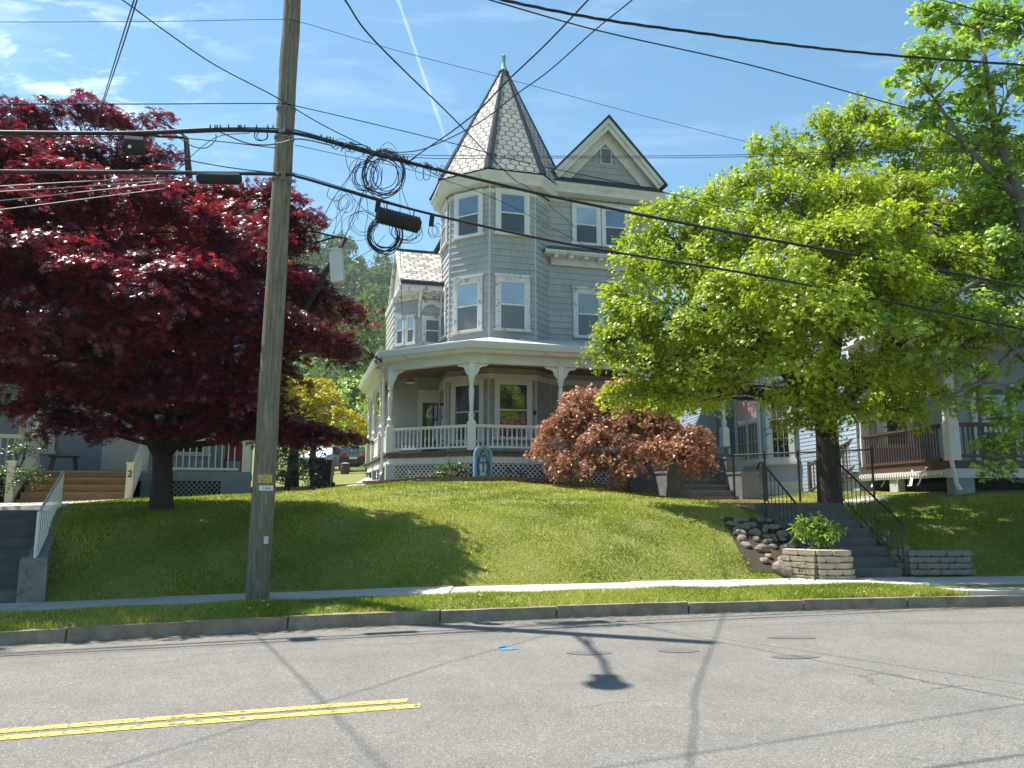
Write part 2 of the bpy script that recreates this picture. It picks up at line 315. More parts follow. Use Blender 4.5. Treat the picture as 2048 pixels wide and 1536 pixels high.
MT = dict(
    siding=shingle_mat('weathered shingle', (.455, .465, .44)),
    gable=shingle_mat('gable shingle', (.40, .40, .39), .2),
    blue=shingle_mat('blue clapboard', (.34, .42, .50), 3.0, amount=.15),
    blue2=shingle_mat('grey blue clapboard', (.36, .46, .56), 3.0, amount=.15),
    cream=shingle_mat('cream clapboard', (.62, .6, .54), 3.0, amount=.2),
    trim=mk('white trim', (.68, .68, .66), .55, .06, 5),
    peel=mk('peeling trim', (.66, .65, .62), .7, .08, 6, .3, 30, patch=(5, .56, (.30, .26, .21))),
    dirty=mk('stained trim', (.62, .62, .57), .7, .1, 3, patch=(2.2, .6, (.45, .44, .38))),
    grey_trim=mk('grey corner board', (.52, .54, .55), .6, .05),
    slate=hex_slate('hexagonal slate', (.49, .46, .41), (.37, .355, .33), (.05, .045, .045), .37, .27, .6),
    slate_old=hex_slate('mottled old slate', (.66, .62, .55), (.26, .24, .20), (.08, .07, .06), .40, .22, .6),
    hip=mk('dark hip flashing', (.045, .05, .065), .9, .2, 5, spec=.15),
    shingle_roof=mk('dark asphalt shingle', (.07, .08, .09), .9, .35, 18, .4, 60),
    copper=mk('green copper', (.16, .38, .30), .6, .2, 8),
    gutter=mk('pale gutter metal', (.62, .66, .67), .35, .05, 2),
    proof=mk('porch roof sheet', (.42, .43, .41), .6, .15, 2, patch=(1.1, .52, (.56, .52, .45))),
    ceiling=mk('brown board ceiling', (.20, .085, .045), .6, .3, 4, stretch=(1, 14, 1)),
    deck=mk('weathered deck edge', (.14, .11, .085), .8, .3, 6),
    stonegrey=mk('grey cast stone', (.16, .17, .17), .85, .25, 5, .4, 50),
    concrete=mk('concrete', (.22, .21, .185), .9, .25, 4, .4, 60, patch=(3, .58, (.14, .135, .115))),
    walk=mk('sidewalk slab', (.44, .42, .38), .9, .15, 3, .3, 60, patch=(2.5, .62, (.33, .31, .27))),
    kerb=mk('bluestone kerb', (.185, .142, .098), .9, .3, 5, .6, 25, col2=(.34, .285, .215)),
    bluestone=mk('bluestone tread', (.115, .115, .108), .85, .3, 3, .6, 18),
    soil=mk('turf and soil', (.13, .16, .02), .95, .3, 3, .5, 30, col2=(.21, .20, .05)),
    mulch=mk('mulch', (.05, .035, .022), .95, .4, 30, .8, 60),
    brick=mk('old brick edging', (.16, .075, .045), .9, .4, 6, .5, 40, col2=(.14, .12, .085)),
    block=mk('tan concrete block', (.42, .345, .25), .95, .22, 7, .6, 30),  # tan raised so the wall reads sunlit though it stands in shade
    block2=mk('grey tan concrete block', (.23, .205, .165), .95, .22, 7, .6, 30),  # darker, greyer copy of the tan block
    rock=mk('field stone', (.15, .125, .095), .9, .3, 5, .5, 20, col2=(.36, .31, .25)),
    redpath=mk('red paver path', (.27, .15, .10), .9, .25, 8, .3, 50),
    iron=mk('black iron', (.018, .018, .02), .45, .2, 10, spec=.5),
    galv=mk('galvanised wire', (.25, .26, .27), .4, .1, 10, metal=.7),
    cable=mk('black cable sheath', (.018, .020, .025), .85, .2, 3),
    cable_grey=mk('grey cable sheath', (.10, .11, .12), .5, .2, 3),
    cable_white=mk('pale service wire', (.45, .45, .45), .5, .1, 3),
    boxgrey=mk('pale grey enamel', (.50, .51, .51), .5, .05, 3),
    pole=wood_mat('weathered pole wood', (.085, .078, .056), (.25, .225, .165)),
    newwood=mk('new treated wood', (.38, .235, .11), .7, .2, 3, stretch=(1, 12, 1)),
    bark=mk('brown bark', (.055, .045, .034), .95, .35, 5, .9, 14, stretch=(2, 2, .5)),
    bark2=mk('dark maple bark', (.040, .034, .027), .95, .35, 5, .9, 14, stretch=(2, 2, .5)),
    bark3=mk('grey bark', (.13, .12, .10), .95, .3, 5, .9, 14, stretch=(2, 2, .5)),
    brownpaint=mk('dark brown paint', (.085, .045, .033), .6, .25, 5),
    white=mk('white paint', (.74, .73, .68), .5, .06, 4),
    cream_paint=mk('cream painted rail', (.72, .68, .58), .5, .08, 4),
    bluegrey=mk('blue grey paint', (.20, .25, .28), .6, .12, 4),
    door=mk('dark green door', (.045, .06, .055), .4, .15, 3),
    door_white=mk('white door', (.62, .63, .62), .4, .05, 3),
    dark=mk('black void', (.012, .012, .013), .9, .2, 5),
    yellow=mk('yellow tag', (.62, .50, .10), .6, .1, 20),
    tagwhite=mk('white tag', (.7, .7, .68), .6, .1, 20),
    ink=mk('black lettering', (.01, .01, .01), .6, 0, 5),
    numwhite=mk('pale grey numeral', (.5, .51, .5), .6, .05, 5),
    carpaint=mk('dark grey car paint', (.035, .042, .05), .3, .1, 2, spec=.7),
    carblue=mk('pale blue car paint', (.38, .5, .58), .3, .05, 2, spec=.7),
    tyre=mk('tyre rubber', (.015, .015, .015), .8, .1, 5),
    tail=mk('red tail lamp', (.5, .02, .015), .3, .1, 5),
    dullred=mk('dull red plastic', (.22, .03, .03), .6, .1, 5),
    chrome=mk('chrome', (.7, .7, .7), .2, .02, 5, metal=.9),
    redroof=mk('faded red roof', (.52, .16, .14), .7, .12, 4),
    tan=mk('tan siding', (.46, .38, .28), .8, .1, 3),
    niche=mk('blue painted niche', (.13, .33, .52), .55, .12, 6),
    niche_back=mk('faded niche lining', (.40, .45, .42), .7, .15, 6),
    robe=mk('white plaster robe', (.66, .62, .57), .7, .08, 8),
    mantle=mk('blue plaster mantle', (.05, .17, .36), .6, .15, 8),
    skin=mk('painted plaster skin', (.50, .36, .28), .7, .06, 8),
    hair=mk('dark plaster veil', (.07, .13, .17), .7, .1, 8),
    patchm=mk('dark tar patch', (.125, .122, .116), .85, .2, 30, .4, 90),
    pane_dark=pane_mat('dark window glass', (.02, .03, .035)),
    pane_blue=pane_mat('glass with painted sky', (.07, .13, .22)),  # blue sky reflection put into the base colour
    pane_curt=pane_mat('curtained glass with painted sky', (.27, .37, .46)),  # curtain tone and blue sky reflection both in the base colour
    pane_screen=mk('grey insect screen', (.16, .175, .18), .6, .1, 2),
    pane_scr_dark=mk('dark insect screen', (.065, .085, .105), .5, .15, 2),
    pane_green=pane_mat('green blind behind glass', (.15, .21, .15)),
    hillside=mk('hillside woodland floor', (.05, .08, .025), .95, .3, .02),
)


# ---------------------------------------------------------------- mesh builder
class MB:
    def __init__(s): s.v, s.f = [], []

    def poly(s, pts):
        i = len(s.v); s.v += [tuple(p) for p in pts]; s.f.append(tuple(range(i, i + len(pts))))

    def box(s, x0, y0, z0, x1, y1, z1):
        i = len(s.v)
        s.v += [(x0, y0, z0), (x1, y0, z0), (x1, y1, z0), (x0, y1, z0), (x0, y0, z1), (x1, y0, z1), (x1, y1, z1), (x0, y1, z1)]
        s.f += [(i, i + 3, i + 2, i + 1), (i + 4, i + 5, i + 6, i + 7), (i, i + 1, i + 5, i + 4), (i + 1, i + 2, i + 6, i + 5), (i + 2, i + 3, i + 7, i + 6), (i + 3, i, i + 4, i + 7)]

    def hexa(s, b, t):
        """solid from 4 bottom and 4 top points, counter-clockwise from above"""
        i = len(s.v); s.v += [tuple(p) for p in b] + [tuple(p) for p in t]
        s.f += [(i, i + 3, i + 2, i + 1), (i + 4, i + 5, i + 6, i + 7), (i, i + 1, i + 5, i + 4), (i + 1, i + 2, i + 6, i + 5), (i + 2, i + 3, i + 7, i + 6), (i + 3, i, i + 4, i + 7)]

    def fbox(s, fr, s0, s1, n0, n1, z0, z1):
        """box in a wall frame: s along, n outwards (right-hand side of the direction)"""
        px, py, dx, dy = fr; nx, ny = dy, -dx
        P = lambda a, b, z: (px + dx * a + nx * b, py + dy * a + ny * b, z)
        c = [(s0, n1), (s1, n1), (s1, n0), (s0, n0)]
        s.hexa([P(a, b, z0) for a, b in c], [P(a, b, z1) for a, b in c])

    def beam(s, p, q, w, h):
        p, q = Vector(p), Vector(q); d = (q - p).normalized()
        up = Vector((0, 0, 1)) if abs(d.z) < .95 else Vector((0, 1, 0))
        x = d.cross(up).normalized() * w / 2; y = x.normalized().cross(d) * h / 2
        s.hexa([p - x - y, p + x - y, p + x + y, p - x + y], [q - x - y, q + x - y, q + x + y, q - x + y])

    def tube(s, pts, r, n=6, cap=True):
        pts = [Vector(p) for p in pts]; N = len(pts); i0 = len(s.v)
        rs = r if isinstance(r, (list, tuple)) else [r] * N
        ref = None
        for k, p in enumerate(pts):
            d = (pts[min(k + 1, N - 1)] - pts[max(k - 1, 0)])
            d = d.normalized() if d.length > 1e-9 else Vector((0, 0, 1))
            if ref is None: ref = d.orthogonal().normalized()
            ref = (ref - d * ref.dot(d)); ref = ref.normalized() if ref.length > 1e-6 else d.orthogonal().normalized()
            y = d.cross(ref)
            for j in range(n):
                a = 2 * math.pi * j / n; s.v.append(tuple(p + (ref * math.cos(a) + y * math.sin(a)) * rs[k]))
        for k in range(N - 1):
            for j in range(n):
                a, b = i0 + k * n + j, i0 + k * n + (j + 1) % n
                s.f.append((a, b, b + n, a + n))
        if cap:
            s.f.append(tuple(i0 + j for j in reversed(range(n)))); s.f.append(tuple(i0 + (N - 1) * n + j for j in range(n)))

    def lathe(s, x, y, prof, n=12):
        i0 = len(s.v)
        for r, z in prof:
            for j in range(n):
                a = 2 * math.pi * (j + .5) / n; s.v.append((x + r * math.cos(a), y + r * math.sin(a), z))
        for k in range(len(prof) - 1):
            for j in range(n):
                a, b = i0 + k * n + j, i0 + k * n + (j + 1) % n
                s.f.append((a, b, b + n, a + n))
        s.f.append(tuple(i0 + j for j in reversed(range(n)))); s.f.append(tuple(i0 + (len(prof) - 1) * n + j for j in range(n)))

    def extrude(s, poly, off):
        """flat polygon of 3-D points given a thickness vector"""
        off = Vector(off); a = [Vector(p) for p in poly]; b = [p + off for p in a]; n = len(a); i = len(s.v)
        s.v += [tuple(p) for p in a] + [tuple(p) for p in b]
        s.f.append(tuple(range(i, i + n))); s.f.append(tuple(i + n + j for j in reversed(range(n))))
        for j in range(n):
            k = (j + 1) % n; s.f.append((i + j, i + n + j, i + n + k, i + k))

    def sweep(s, prof, path, closed=False):
        """profile of (outward offset, z) run along a plan path with mitred corners"""
        P = [Vector((p[0], p[1])) for p in path]; N = len(P); nor = []
        segs = [(P[(k + 1) % N] - P[k]).normalized() for k in range(N if closed else N - 1)]
        for k in range(N):
            if closed: a, b = segs[k - 1], segs[k]
            else: a, b = segs[max(k - 1, 0)], segs[min(k, N - 2)]
            na, nb = Vector((a.y, -a.x)), Vector((b.y, -b.x)); m = (na + nb).normalized(); nor.append(m / max(.25, m.dot(na)))
        for k in range(N if closed else N - 1):
            k2 = (k + 1) % N
            for (o0, z0), (o1, z1) in zip(prof, prof[1:]):
                a0, a1 = P[k] + nor[k] * o0, P[k] + nor[k] * o1; b0, b1 = P[k2] + nor[k2] * o0, P[k2] + nor[k2] * o1
                s.poly([(*a0, z0), (*b0, z0), (*b1, z1), (*a1, z1)])

    def mesh(s, name, mat, smooth=False, off=(0, 0, 0)):
        me = bpy.data.meshes.new(name); V = np.array(s.v, dtype=np.float64)
        V = V - np.array(off); me.from_pydata(V.tolist(), [], s.f); me.materials.append(MT[mat] if isinstance(mat, str) else mat)
        uvl = me.uv_layers.new(name='uv'); n = len(me.loops)
        nr = np.zeros(len(me.polygons) * 3); me.polygons.foreach_get('normal', nr); nr = nr.reshape(-1, 3)
        lt = np.zeros(len(me.polygons), dtype=np.int32); me.polygons.foreach_get('loop_total', lt)
        vi = np.zeros(n, dtype=np.int32); me.loops.foreach_get('vertex_index', vi)
        t = np.stack([-nr[:, 1], nr[:, 0], np.zeros(len(nr))], 1); ln = np.linalg.norm(t, axis=1)
        flat = ln < .05; t[flat] = (1, 0, 0); ln[flat] = 1; t /= ln[:, None]; b = np.cross(nr, t)
        T, B = np.repeat(t, lt, 0), np.repeat(b, lt, 0); P = (V + np.array(off))[vi]
        uv = np.stack([(P * T).sum(1), (P * B).sum(1)], 1).ravel(); uvl.data.foreach_set('uv', uv.astype(np.float32))
        if smooth: me.polygons.foreach_set('use_smooth', [True] * len(me.polygons))
        return me


OFF = {}


def tag(o, label=None, cat=None, group=None, kind=None):
    if label: o['label'] = label
    if cat: o['category'] = cat
    if group: o['group'] = group
    if kind: o['kind'] = kind
    return o


def thing(name, label, cat, loc, rz=0, group=None, local=False):
    """Empty at a thing's base; local=True: children are measured in its turned frame, z stays absolute"""
    o = bpy.data.objects.new(name, None); COL.objects.link(o); o.location = loc; o.rotation_euler = (0, 0, rz); o.empty_display_size = .3
    tag(o, label, cat, group); OFF[o.name] = (0, 0, loc[2]) if local else tuple(loc)
    return o


def put(name, mb, mat, parent=None, smooth=False, **kw):
    if parent is None:
        V = np.array(mb.v); c = (V[:, 0].mean(), V[:, 1].mean(), V[:, 2].min())
        o = bpy.data.objects.new(name, mb.mesh(name, mat, smooth, c)); o.location = c
    else:
        off = OFF[parent.name]; o = bpy.data.objects.new(name, mb.mesh(name, mat, smooth, off)); o.parent = parent
    COL.objects.link(o); OFF[o.name] = off if parent is not None else c
    return tag(o, **kw)


def clone(o, loc=None, rz=None, parent=None):
    c = o.copy(); COL.objects.link(c)
    if parent is not None: c.parent = parent
    if loc is not None: c.location = loc
    if rz is not None: c.rotation_euler = (0, 0, rz)
    for ch in [q for q in bpy.data.objects if q.parent == o]: clone(ch, parent=c)
    return c


def textmesh(name, body, size, mat, loc, rot, parent=None, ext=.004):
    cu = bpy.data.curves.new(name, 'FONT'); cu.body = body; cu.size = size; cu.extrude = ext; cu.align_x = 'CENTER'; cu.align_y = 'CENTER'
    t = bpy.data.objects.new(name, cu); me = bpy.data.meshes.new_from_object(t); bpy.data.objects.remove(t)
    me.materials.clear(); me.materials.append(MT[mat]); o = bpy.data.objects.new(name, me); COL.objects.link(o)
    if parent is not None:
        o.parent = parent; off = OFF[parent.name]; loc = tuple(a - b for a, b in zip(loc, off)); OFF[o.name] = off
    o.location = loc; o.rotation_euler = rot
    return o


# ---------------------------------------------------------------- the lie of the land
def K(x):
    """kerb face line (plan y) of the curving street"""
    x = np.asarray(x, dtype=float); q = np.clip(x, -9, 11)
    y = 10.6 + .2577 * q - .01088 * q * q; sl = .2577 - .02176 * q
    return y + (x - q) * sl


def smooth(t): t = np.clip(t, 0, 1); return t * t * (3 - 2 * t)


def terrain(x, y):
    x, y = np.asarray(x, float), np.asarray(y, float); d = y - K(x)
    z = np.interp(d, [-11, -10.6, -9.35, -9.2, -.02, .1, .7, 1.35, 1.45, 2.7, 2.85], [.2, .15, .13, -.06, -.06, .14, .225, .195, .13, .13, .17])
    T1 = np.interp(x, [-14, -9, -3, 1, 5, 8, 11, 16], [1.25, 1.42, 1.5, 1.55, 1.46, 1.46, 1.82, 1.9])
    T2 = np.interp(x, [-16, -11, -6, -3, 0, 3, 5, 8, 10, 14], [1.45, 1.5, 1.8, 2.08, 2.1, 1.86, 1.62, 1.55, 1.85, 1.95])
    t = np.clip((d - 2.8) / 4.4, 0, 1); h = 1 - (1 - t) ** 1.75
    up = .17 + (T1 - .17) * h
    up = up + (T2 - T1) * smooth((d - 6.2) / 7.0) + .062 * np.clip(d - 15, 0, 60) + .11 * np.clip(d - 75, 0, 80)
    z = np.where(d > 2.85, up, z)
    cut = (x > 5.35) & (x < 7.5) & (d > 2.72) & (d < 5.6); z = np.where(cut, np.minimum(z, .05 + .46 * (d - 2.72)), z)
    xx = x + .41 * (d - 2.95); cut2 = (xx < -7.0) & (xx > -9.7) & (d > 2.72) & (d < 8.4); z = np.where(cut2, np.minimum(z, .0 + .215 * (d - 2.72)), z)
    return z


def tz(x, y): return float(terrain(x, y))


def grid(name, xs, ds, zf, mat, **kw):
    X, D = np.meshgrid(xs, ds, indexing='ij'); Y = K(X) + D; Z = zf(X, Y, D)
    V = np.stack([X, Y, Z], -1).reshape(-1, 3); n, m = len(xs), len(ds)
    i = np.arange(n * m).reshape(n, m); f = np.stack([i[:-1, :-1], i[1:, :-1], i[1:, 1:], i[:-1, 1:]], -1).reshape(-1, 4)
    me = bpy.data.meshes.new(name); me.from_pydata(V.tolist(), [], f.tolist()); me.materials.append(MT[mat]); me.polygons.foreach_set('use_smooth', [True] * len(f))
    o = bpy.data.objects.new(name, me); COL.objects.link(o); OFF[o.name] = (0, 0, 0); return tag(o, **kw)


xs = np.unique(np.concatenate([[-1500, -700, -300, -140, -80, -50, -35], np.arange(-28, 24, .2), [28, 40, 60, 100, 180, 350, 800, 1500]]))
ds = np.unique(np.concatenate([[-1500, -600, -200, -80, -40, -20, -11, -10.6, -9.35, -9.3, -9.2, -5, -1, -.05, .1], np.arange(.1, 9, .1), np.arange(9, 30, .5), [32, 36, 42, 50, 60, 75, 100, 130, 160, 220, 400, 900]]))
grid('ground', xs, ds, lambda X, Y, D: terrain(X, Y), 'soil', kind='structure')
MT['asphalt'] = asphalt_mat()
xr = np.unique(np.concatenate([[-700, -300, -140, -80, -50], np.arange(-35, 30, .5), [40, 60, 100, 180, 350, 800]]))
grid('road', xr, np.linspace(-9.35, .02, 24), lambda X, Y, D: .035 * (1 - ((D + 4.66) / 4.7) ** 2), 'asphalt', kind='structure')


def roadz(x, y): return .035 * (1 - ((y - float(K(x)) + 4.66) / 4.7) ** 2)


# pavement slabs with joints
mb = MB(); s = -34.0
while s < 30:
    w = random.uniform(1.25, 1.55); t = random.uniform(-.012, .012)
    for k in range(4):
        a, b = s + w * k / 4, s + w * (k + 1) / 4 - (.012 if k == 3 else 0)
        P = lambda x, d, z: (x, float(K(x)) + d, z)
        zt = .172 + t
        mb.hexa([P(a, 1.47, .09), P(b, 1.47, .09), P(b, 2.70, .09), P(a, 2.70, .09)], [P(a, 1.47, zt), P(b, 1.47, zt), P(b, 2.70, zt), P(a, 2.70, zt)])
    s += w
put('pavement', mb, 'walk', kind='structure')
# a concrete apron through the verge at the foot of the stone steps
mb = MB()
ap = [(6.9, .16), (9.4, .16), (8.6, 1.46), (6.3, 1.46)]
mb.hexa([(x, float(K(x)) + d, .1) for x, d in ap], [(x, float(K(x)) + d, .215 if d < 1 else .205) for x, d in ap])
put('entrance_path', mb, 'walk', kind='structure')
# kerb: long quarried stones, slightly uneven
mb = MB(); s = -34.0
while s < 30:
    w = random.uniform(1.3, 2.3); dz, dy = random.uniform(-.012, .012), random.uniform(-.012, .012); n = 5
    for k in range(n):
        a, b = s + w * k / n, s + w * (k + 1) / n - (.022 if k == n - 1 else 0)
        za, zb = .152 + dz + random.uniform(-.004, .004), .152 + dz
        mb.hexa([P(a, dy - .01, -.1), P(b, dy - .01, -.1), P(b, .15, -.1), P(a, .15, -.1)],
                [P(a, dy + .012, za), P(b, dy + .012, zb), P(b, .15 + dy, zb), P(a, .15 + dy, za)])
    s += w
put('kerb', mb, 'kerb', kind='structure')
mb = MB()
for s in range(-34, 30, 2): mb.hexa([P(s, -9.5, -.1), P(s + 1.98, -9.5, -.1), P(s + 1.98, -9.33, -.1), P(s, -9.33, -.1)], [P(s, -9.5, .15), P(s + 1.98, -9.5, .15), P(s + 1.98, -9.33, .15), P(s, -9.33, .15)])
put('far_kerb', mb, 'kerb', kind='structure')


# painted centre lines, worn away where the aggregate shows
def paint_mat():
    m, n, l, b = nodemat('worn yellow paint')
    t = n.new('ShaderNodeTexCoord'); nz_ = n.new('ShaderNodeTexNoise'); nz_.inputs['Scale'].default_value = 14; nz_.inputs['Detail'].default_value = 9; nz_.inputs['Roughness'].default_value = .75
    l.new(t.outputs['Object'], nz_.inputs['Vector'])
    r = n.new('ShaderNodeMapRange'); r.inputs[1].default_value = .415; r.inputs[2].default_value = .49; l.new(nz_.outputs[0], r.inputs[0])
    b.inputs['Base Color'].default_value = (.58, .46, .10, 1); b.inputs['Roughness'].default_value = .75
    l.new(r.outputs[0], b.inputs['Alpha']); return m


MT['paint'] = paint_mat()
for off, x1 in ((0, -.82), (.19, -.70)):
    mb = MB(); x0 = -30.0; N = 60
    for k in range(N):
        a, b = x0 + (x1 - x0) * k / N, x0 + (x1 - x0) * (k + 1) / N
        yc = lambda x: float(K(x)) - 4.05 - off - .04 * (x + .8) * .0
        e = [random.uniform(-.006, .006) for _ in range(2)]
        mb.poly([(a, yc(a) - .055 + e[0], roadz(a, yc(a)) + .005), (b, yc(b) - .055, roadz(b, yc(b)) + .005), (b, yc(b) + .055, roadz(b, yc(b)) + .005), (a, yc(a) + .055 + e[1], roadz(a, yc(a)) + .005)])
    put('road_marking', mb, 'paint', kind='structure')


def blob(name, cx, cy, rx, ry, mat, rough=.12, lift=.005, **kw):
    mb = MB(); n = 40; ph = [random.uniform(0, 6.28) for _ in range(4)]; pts = []
    for k in range(n):
        a = 2 * math.pi * k / n; r = 1 + rough * sum(math.sin(a * (j + 2) + ph[j]) / (j + 1) for j in range(4))
        x, y = cx + rx * r * math.cos(a), cy + ry * r * math.sin(a); pts.append((x, y, roadz(x, y) + lift))
    for k in range(n): mb.poly([(cx, cy, roadz(cx, cy) + lift), pts[k], pts[(k + 1) % n]])
    return put(name, mb, mat, **kw)


for px, py, rx, ry in ((1355, 1307, .20, .13), (1178, 1312, .24, .10), (1590, 1321, .25, .09), (1583, 1280, .27, .10)):
    gx, gy = ground(px, py); blob('asphalt_patch', gx, gy, rx, ry, 'patchm', .07, kind='structure')
def grit_mat():
    m, n, l, b = nodemat('gutter grit'); t = n.new('ShaderNodeTexCoord'); q = n.new('ShaderNodeTexNoise'); q.inputs['Scale'].default_value = 7; q.inputs['Detail'].default_value = 9; q.inputs['Roughness'].default_value = .8
    l.new(t.outputs['Object'], q.inputs['Vector']); r = n.new('ShaderNodeMapRange'); r.inputs[1].default_value = .5; r.inputs[2].default_value = .62; l.new(q.outputs[0], r.inputs[0]); l.new(r.outputs[0], b.inputs['Alpha'])
    b.inputs['Base Color'].default_value = (.20, .165, .115, 1); b.inputs['Roughness'].default_value = .95; return m


MT['grit'] = grit_mat()
for w0, w1, lift in ((-.34, -.02, .006), (-.14, -.02, .010)):
    mb = MB()
    for k in range(140):
        a_, b_ = -14 + k * .2, -14 + (k + 1) * .2; mb.poly([(a_, float(K(a_)) + w0, roadz(a_, float(K(a_)) + w0) + lift), (b_, float(K(b_)) + w0, roadz(b_, float(K(b_)) + w0) + lift), (b_, float(K(b_)) + w1, lift), (a_, float(K(a_)) + w1, lift)])
    put('gutter_grit', mb, 'grit', kind='structure')
MT['bluepaint'] = mk('blue survey paint', (.05, .33, .62), .7, .5, 20, col2=(.03, .16, .42))
gx, gy = ground(1015, 1304); blob('road_marking', gx, gy, .11, .035, 'bluepaint', .35, .006, kind='structure')
gx, gy = ground(1005, 1300); blob('road_marking', gx, gy + .04, .04, .05, 'bluepaint', .4, .009, kind='structure')


# ---------------------------------------------------------------- leaves and grass (fast mesh filling)
def big(name, V, Fq, rnd, mat, parent=None, sides=4, **kw):
    me = bpy.data.meshes.new(name)
    if parent is None: c = np.array([V[:, 0].mean(), V[:, 1].mean(), V[:, 2].min()])
    else: c = np.array(OFF[parent.name])
    V = V - c
    me.vertices.add(len(V)); me.vertices.foreach_set('co', V.astype(np.float32).ravel())
    nf = len(Fq); me.loops.add(nf * sides); me.loops.foreach_set('vertex_index', Fq.astype(np.int32).ravel())
    me.polygons.add(nf); me.polygons.foreach_set('loop_start', np.arange(0, nf * sides, sides, dtype=np.int32)); me.polygons.foreach_set('loop_total', np.full(nf, sides, dtype=np.int32))
    at_ = me.attributes.new('rnd', 'FLOAT', 'FACE'); at_.data.foreach_set('value', rnd.astype(np.float32))
    me.update(calc_edges=True); me.materials.append(mat if not isinstance(mat, str) else MT[mat])
    o = bpy.data.objects.new(name, me); COL.objects.link(o); OFF[o.name] = tuple(c)
    if parent is not None: o.parent = parent
    else: o.location = tuple(c)
    return tag(o, **kw)


def norm(a): return a / np.maximum(np.linalg.norm(a, axis=1, keepdims=True), 1e-9)


def leafgeo(C, Nn, size, lobes, rnd, wid=.36, droop=.25):
    """C centres, Nn leaf normals; each lobe one kite"""
    n = len(C); h = norm(np.cross(Nn, norm(RNG.normal(size=(n, 3))))); k = np.cross(Nn, h)
    Vs, Fs = [], []; L = size[:, None]; base = 0
    for a, f in lobes:
        d = h * math.cos(a) + k * math.sin(a); p = -h * math.sin(a) + k * math.cos(a)
        d = norm(d - Nn * droop)
        v = np.stack([C, C + (d * .5 + p * wid / 2) * L * f, C + d * L * f, C + (d * .5 - p * wid / 2) * L * f], 1)
        Vs.append(v.reshape(-1, 3)); Fs.append(np.arange(n * 4).reshape(n, 4) + base); base += n * 4
    return np.concatenate(Vs), np.concatenate(Fs), np.tile(rnd, len(lobes))


L3 = ((-.95, .8), (0, 1), (.95, .8)); L5 = ((-1.6, .7), (-.75, .92), (0, 1), (.75, .92), (1.6, .7)); L1 = ((0, 1),)


def sprays(clumps, per, spread, leaves, flat=.3, shell=.55, updir=.55, hang=0.0):
    """clumps (x,y,z,rx,ry,rz) -> spray centres, then leaf centres and normals and a per-leaf random tone"""
    C, Nn, T, SC = [], [], [], []
    for (x, y, z, rx, ry, rz) in clumps:
        m = max(3, int(per * (rx * ry + rx * rz + ry * rz) / 3)); u = norm(RNG.normal(size=(m, 3)))
        u[:, 2] = np.where(u[:, 2] < -.35, -u[:, 2] * .6, u[:, 2]); rr = shell + (1 - shell) * RNG.random(m) ** .6
        c = np.array([x, y, z]) + u * rr[:, None] * np.array([rx, ry, rz]) + RNG.normal(size=(m, 3)) * .08
        SC.append(np.concatenate([c, np.tile([[x, y, z]], (m, 1))], 1))
        sn = norm(u * np.array([1, 1, .6]) * (1 - updir) + np.array([0, 0, updir])[None, :] + RNG.normal(size=(m, 3)) * .12)
        tone = RNG.random(m) * .35
        idx = np.repeat(np.arange(m), leaves); k = len(idx)
        a = norm(np.cross(sn, norm(RNG.normal(size=(m, 3))))); b = np.cross(sn, a)
        ang = RNG.random(k) * 2 * math.pi; rad = np.sqrt(RNG.random(k)) * spread * (.7 + .6 * RNG.random(m))[idx]
        p = c[idx] + (a[idx] * np.cos(ang)[:, None] + b[idx] * np.sin(ang)[:, None]) * rad[:, None] + sn[idx] * (RNG.normal(size=k) * spread * flat * .5)[:, None]
        p[:, 2] -= (rad / spread) ** 2 * spread * (.25 + hang)
        if hang:
            q = norm(np.stack([u[:, 0], u[:, 1], np.zeros(m)], 1))[idx]; p += q * (rad * .25)[:, None]
        ln = norm(sn[idx] + RNG.normal(size=(k, 3)) * .38)
        C.append(p); Nn.append(ln); T.append(np.clip(tone[idx] + RNG.random(k) * .65, 0, 1))
    return np.concatenate(C), np.concatenate(Nn), np.concatenate(T), np.concatenate(SC)


def limb(mb, p, q, r0, r1, bend=.12, n=5, seg=5):
    p, q = Vector(p), Vector(q); L = (q - p).length; pts, rs = [], []
    o = Vector((random.uniform(-1, 1), random.uniform(-1, 1), random.uniform(.2, 1))) * L * bend
    for k in range(seg + 1):
        t = k / seg; pts.append(p.lerp(q, t) + o * math.sin(math.pi * t) + Vector((random.uniform(-1, 1), random.uniform(-1, 1), random.uniform(-1, 1))) * L * .015); rs.append(r0 + (r1 - r0) * t)
    pts[0] = p; mb.tube(pts, rs, n, cap=False); return pts


def twigs(SC, n=3, r=.008):
    """thin shoots from the clump's middle to its sprays, one three-sided tube each (arrays)"""
    a, b = SC[:, 3:6], SC[:, 0:3]; a = a * .55 + b * .45 * np.array([1, 1, 0]) + np.stack([np.zeros(len(a))] * 2 + [.45 * a[:, 2]], 1)
    d = norm(b - a); x = norm(np.cross(d, np.array([[.3, .2, .93]]))); y = np.cross(d, x); V = []
    for base, rr in ((a, r * 1.8), (b, r * .5)):
        for j in range(3):
            t = 2.094 * j; V.append(base + (x * math.cos(t) + y * math.sin(t)) * rr)
    m = len(a); V = np.stack(V, 1).reshape(-1, 3); i = np.arange(m)[:, None] * 6
    F_ = np.concatenate([i + np.array([[j, (j + 1) % 3, 3 + (j + 1) % 3, 3 + j]]) for j in range(3)]); return V, F_


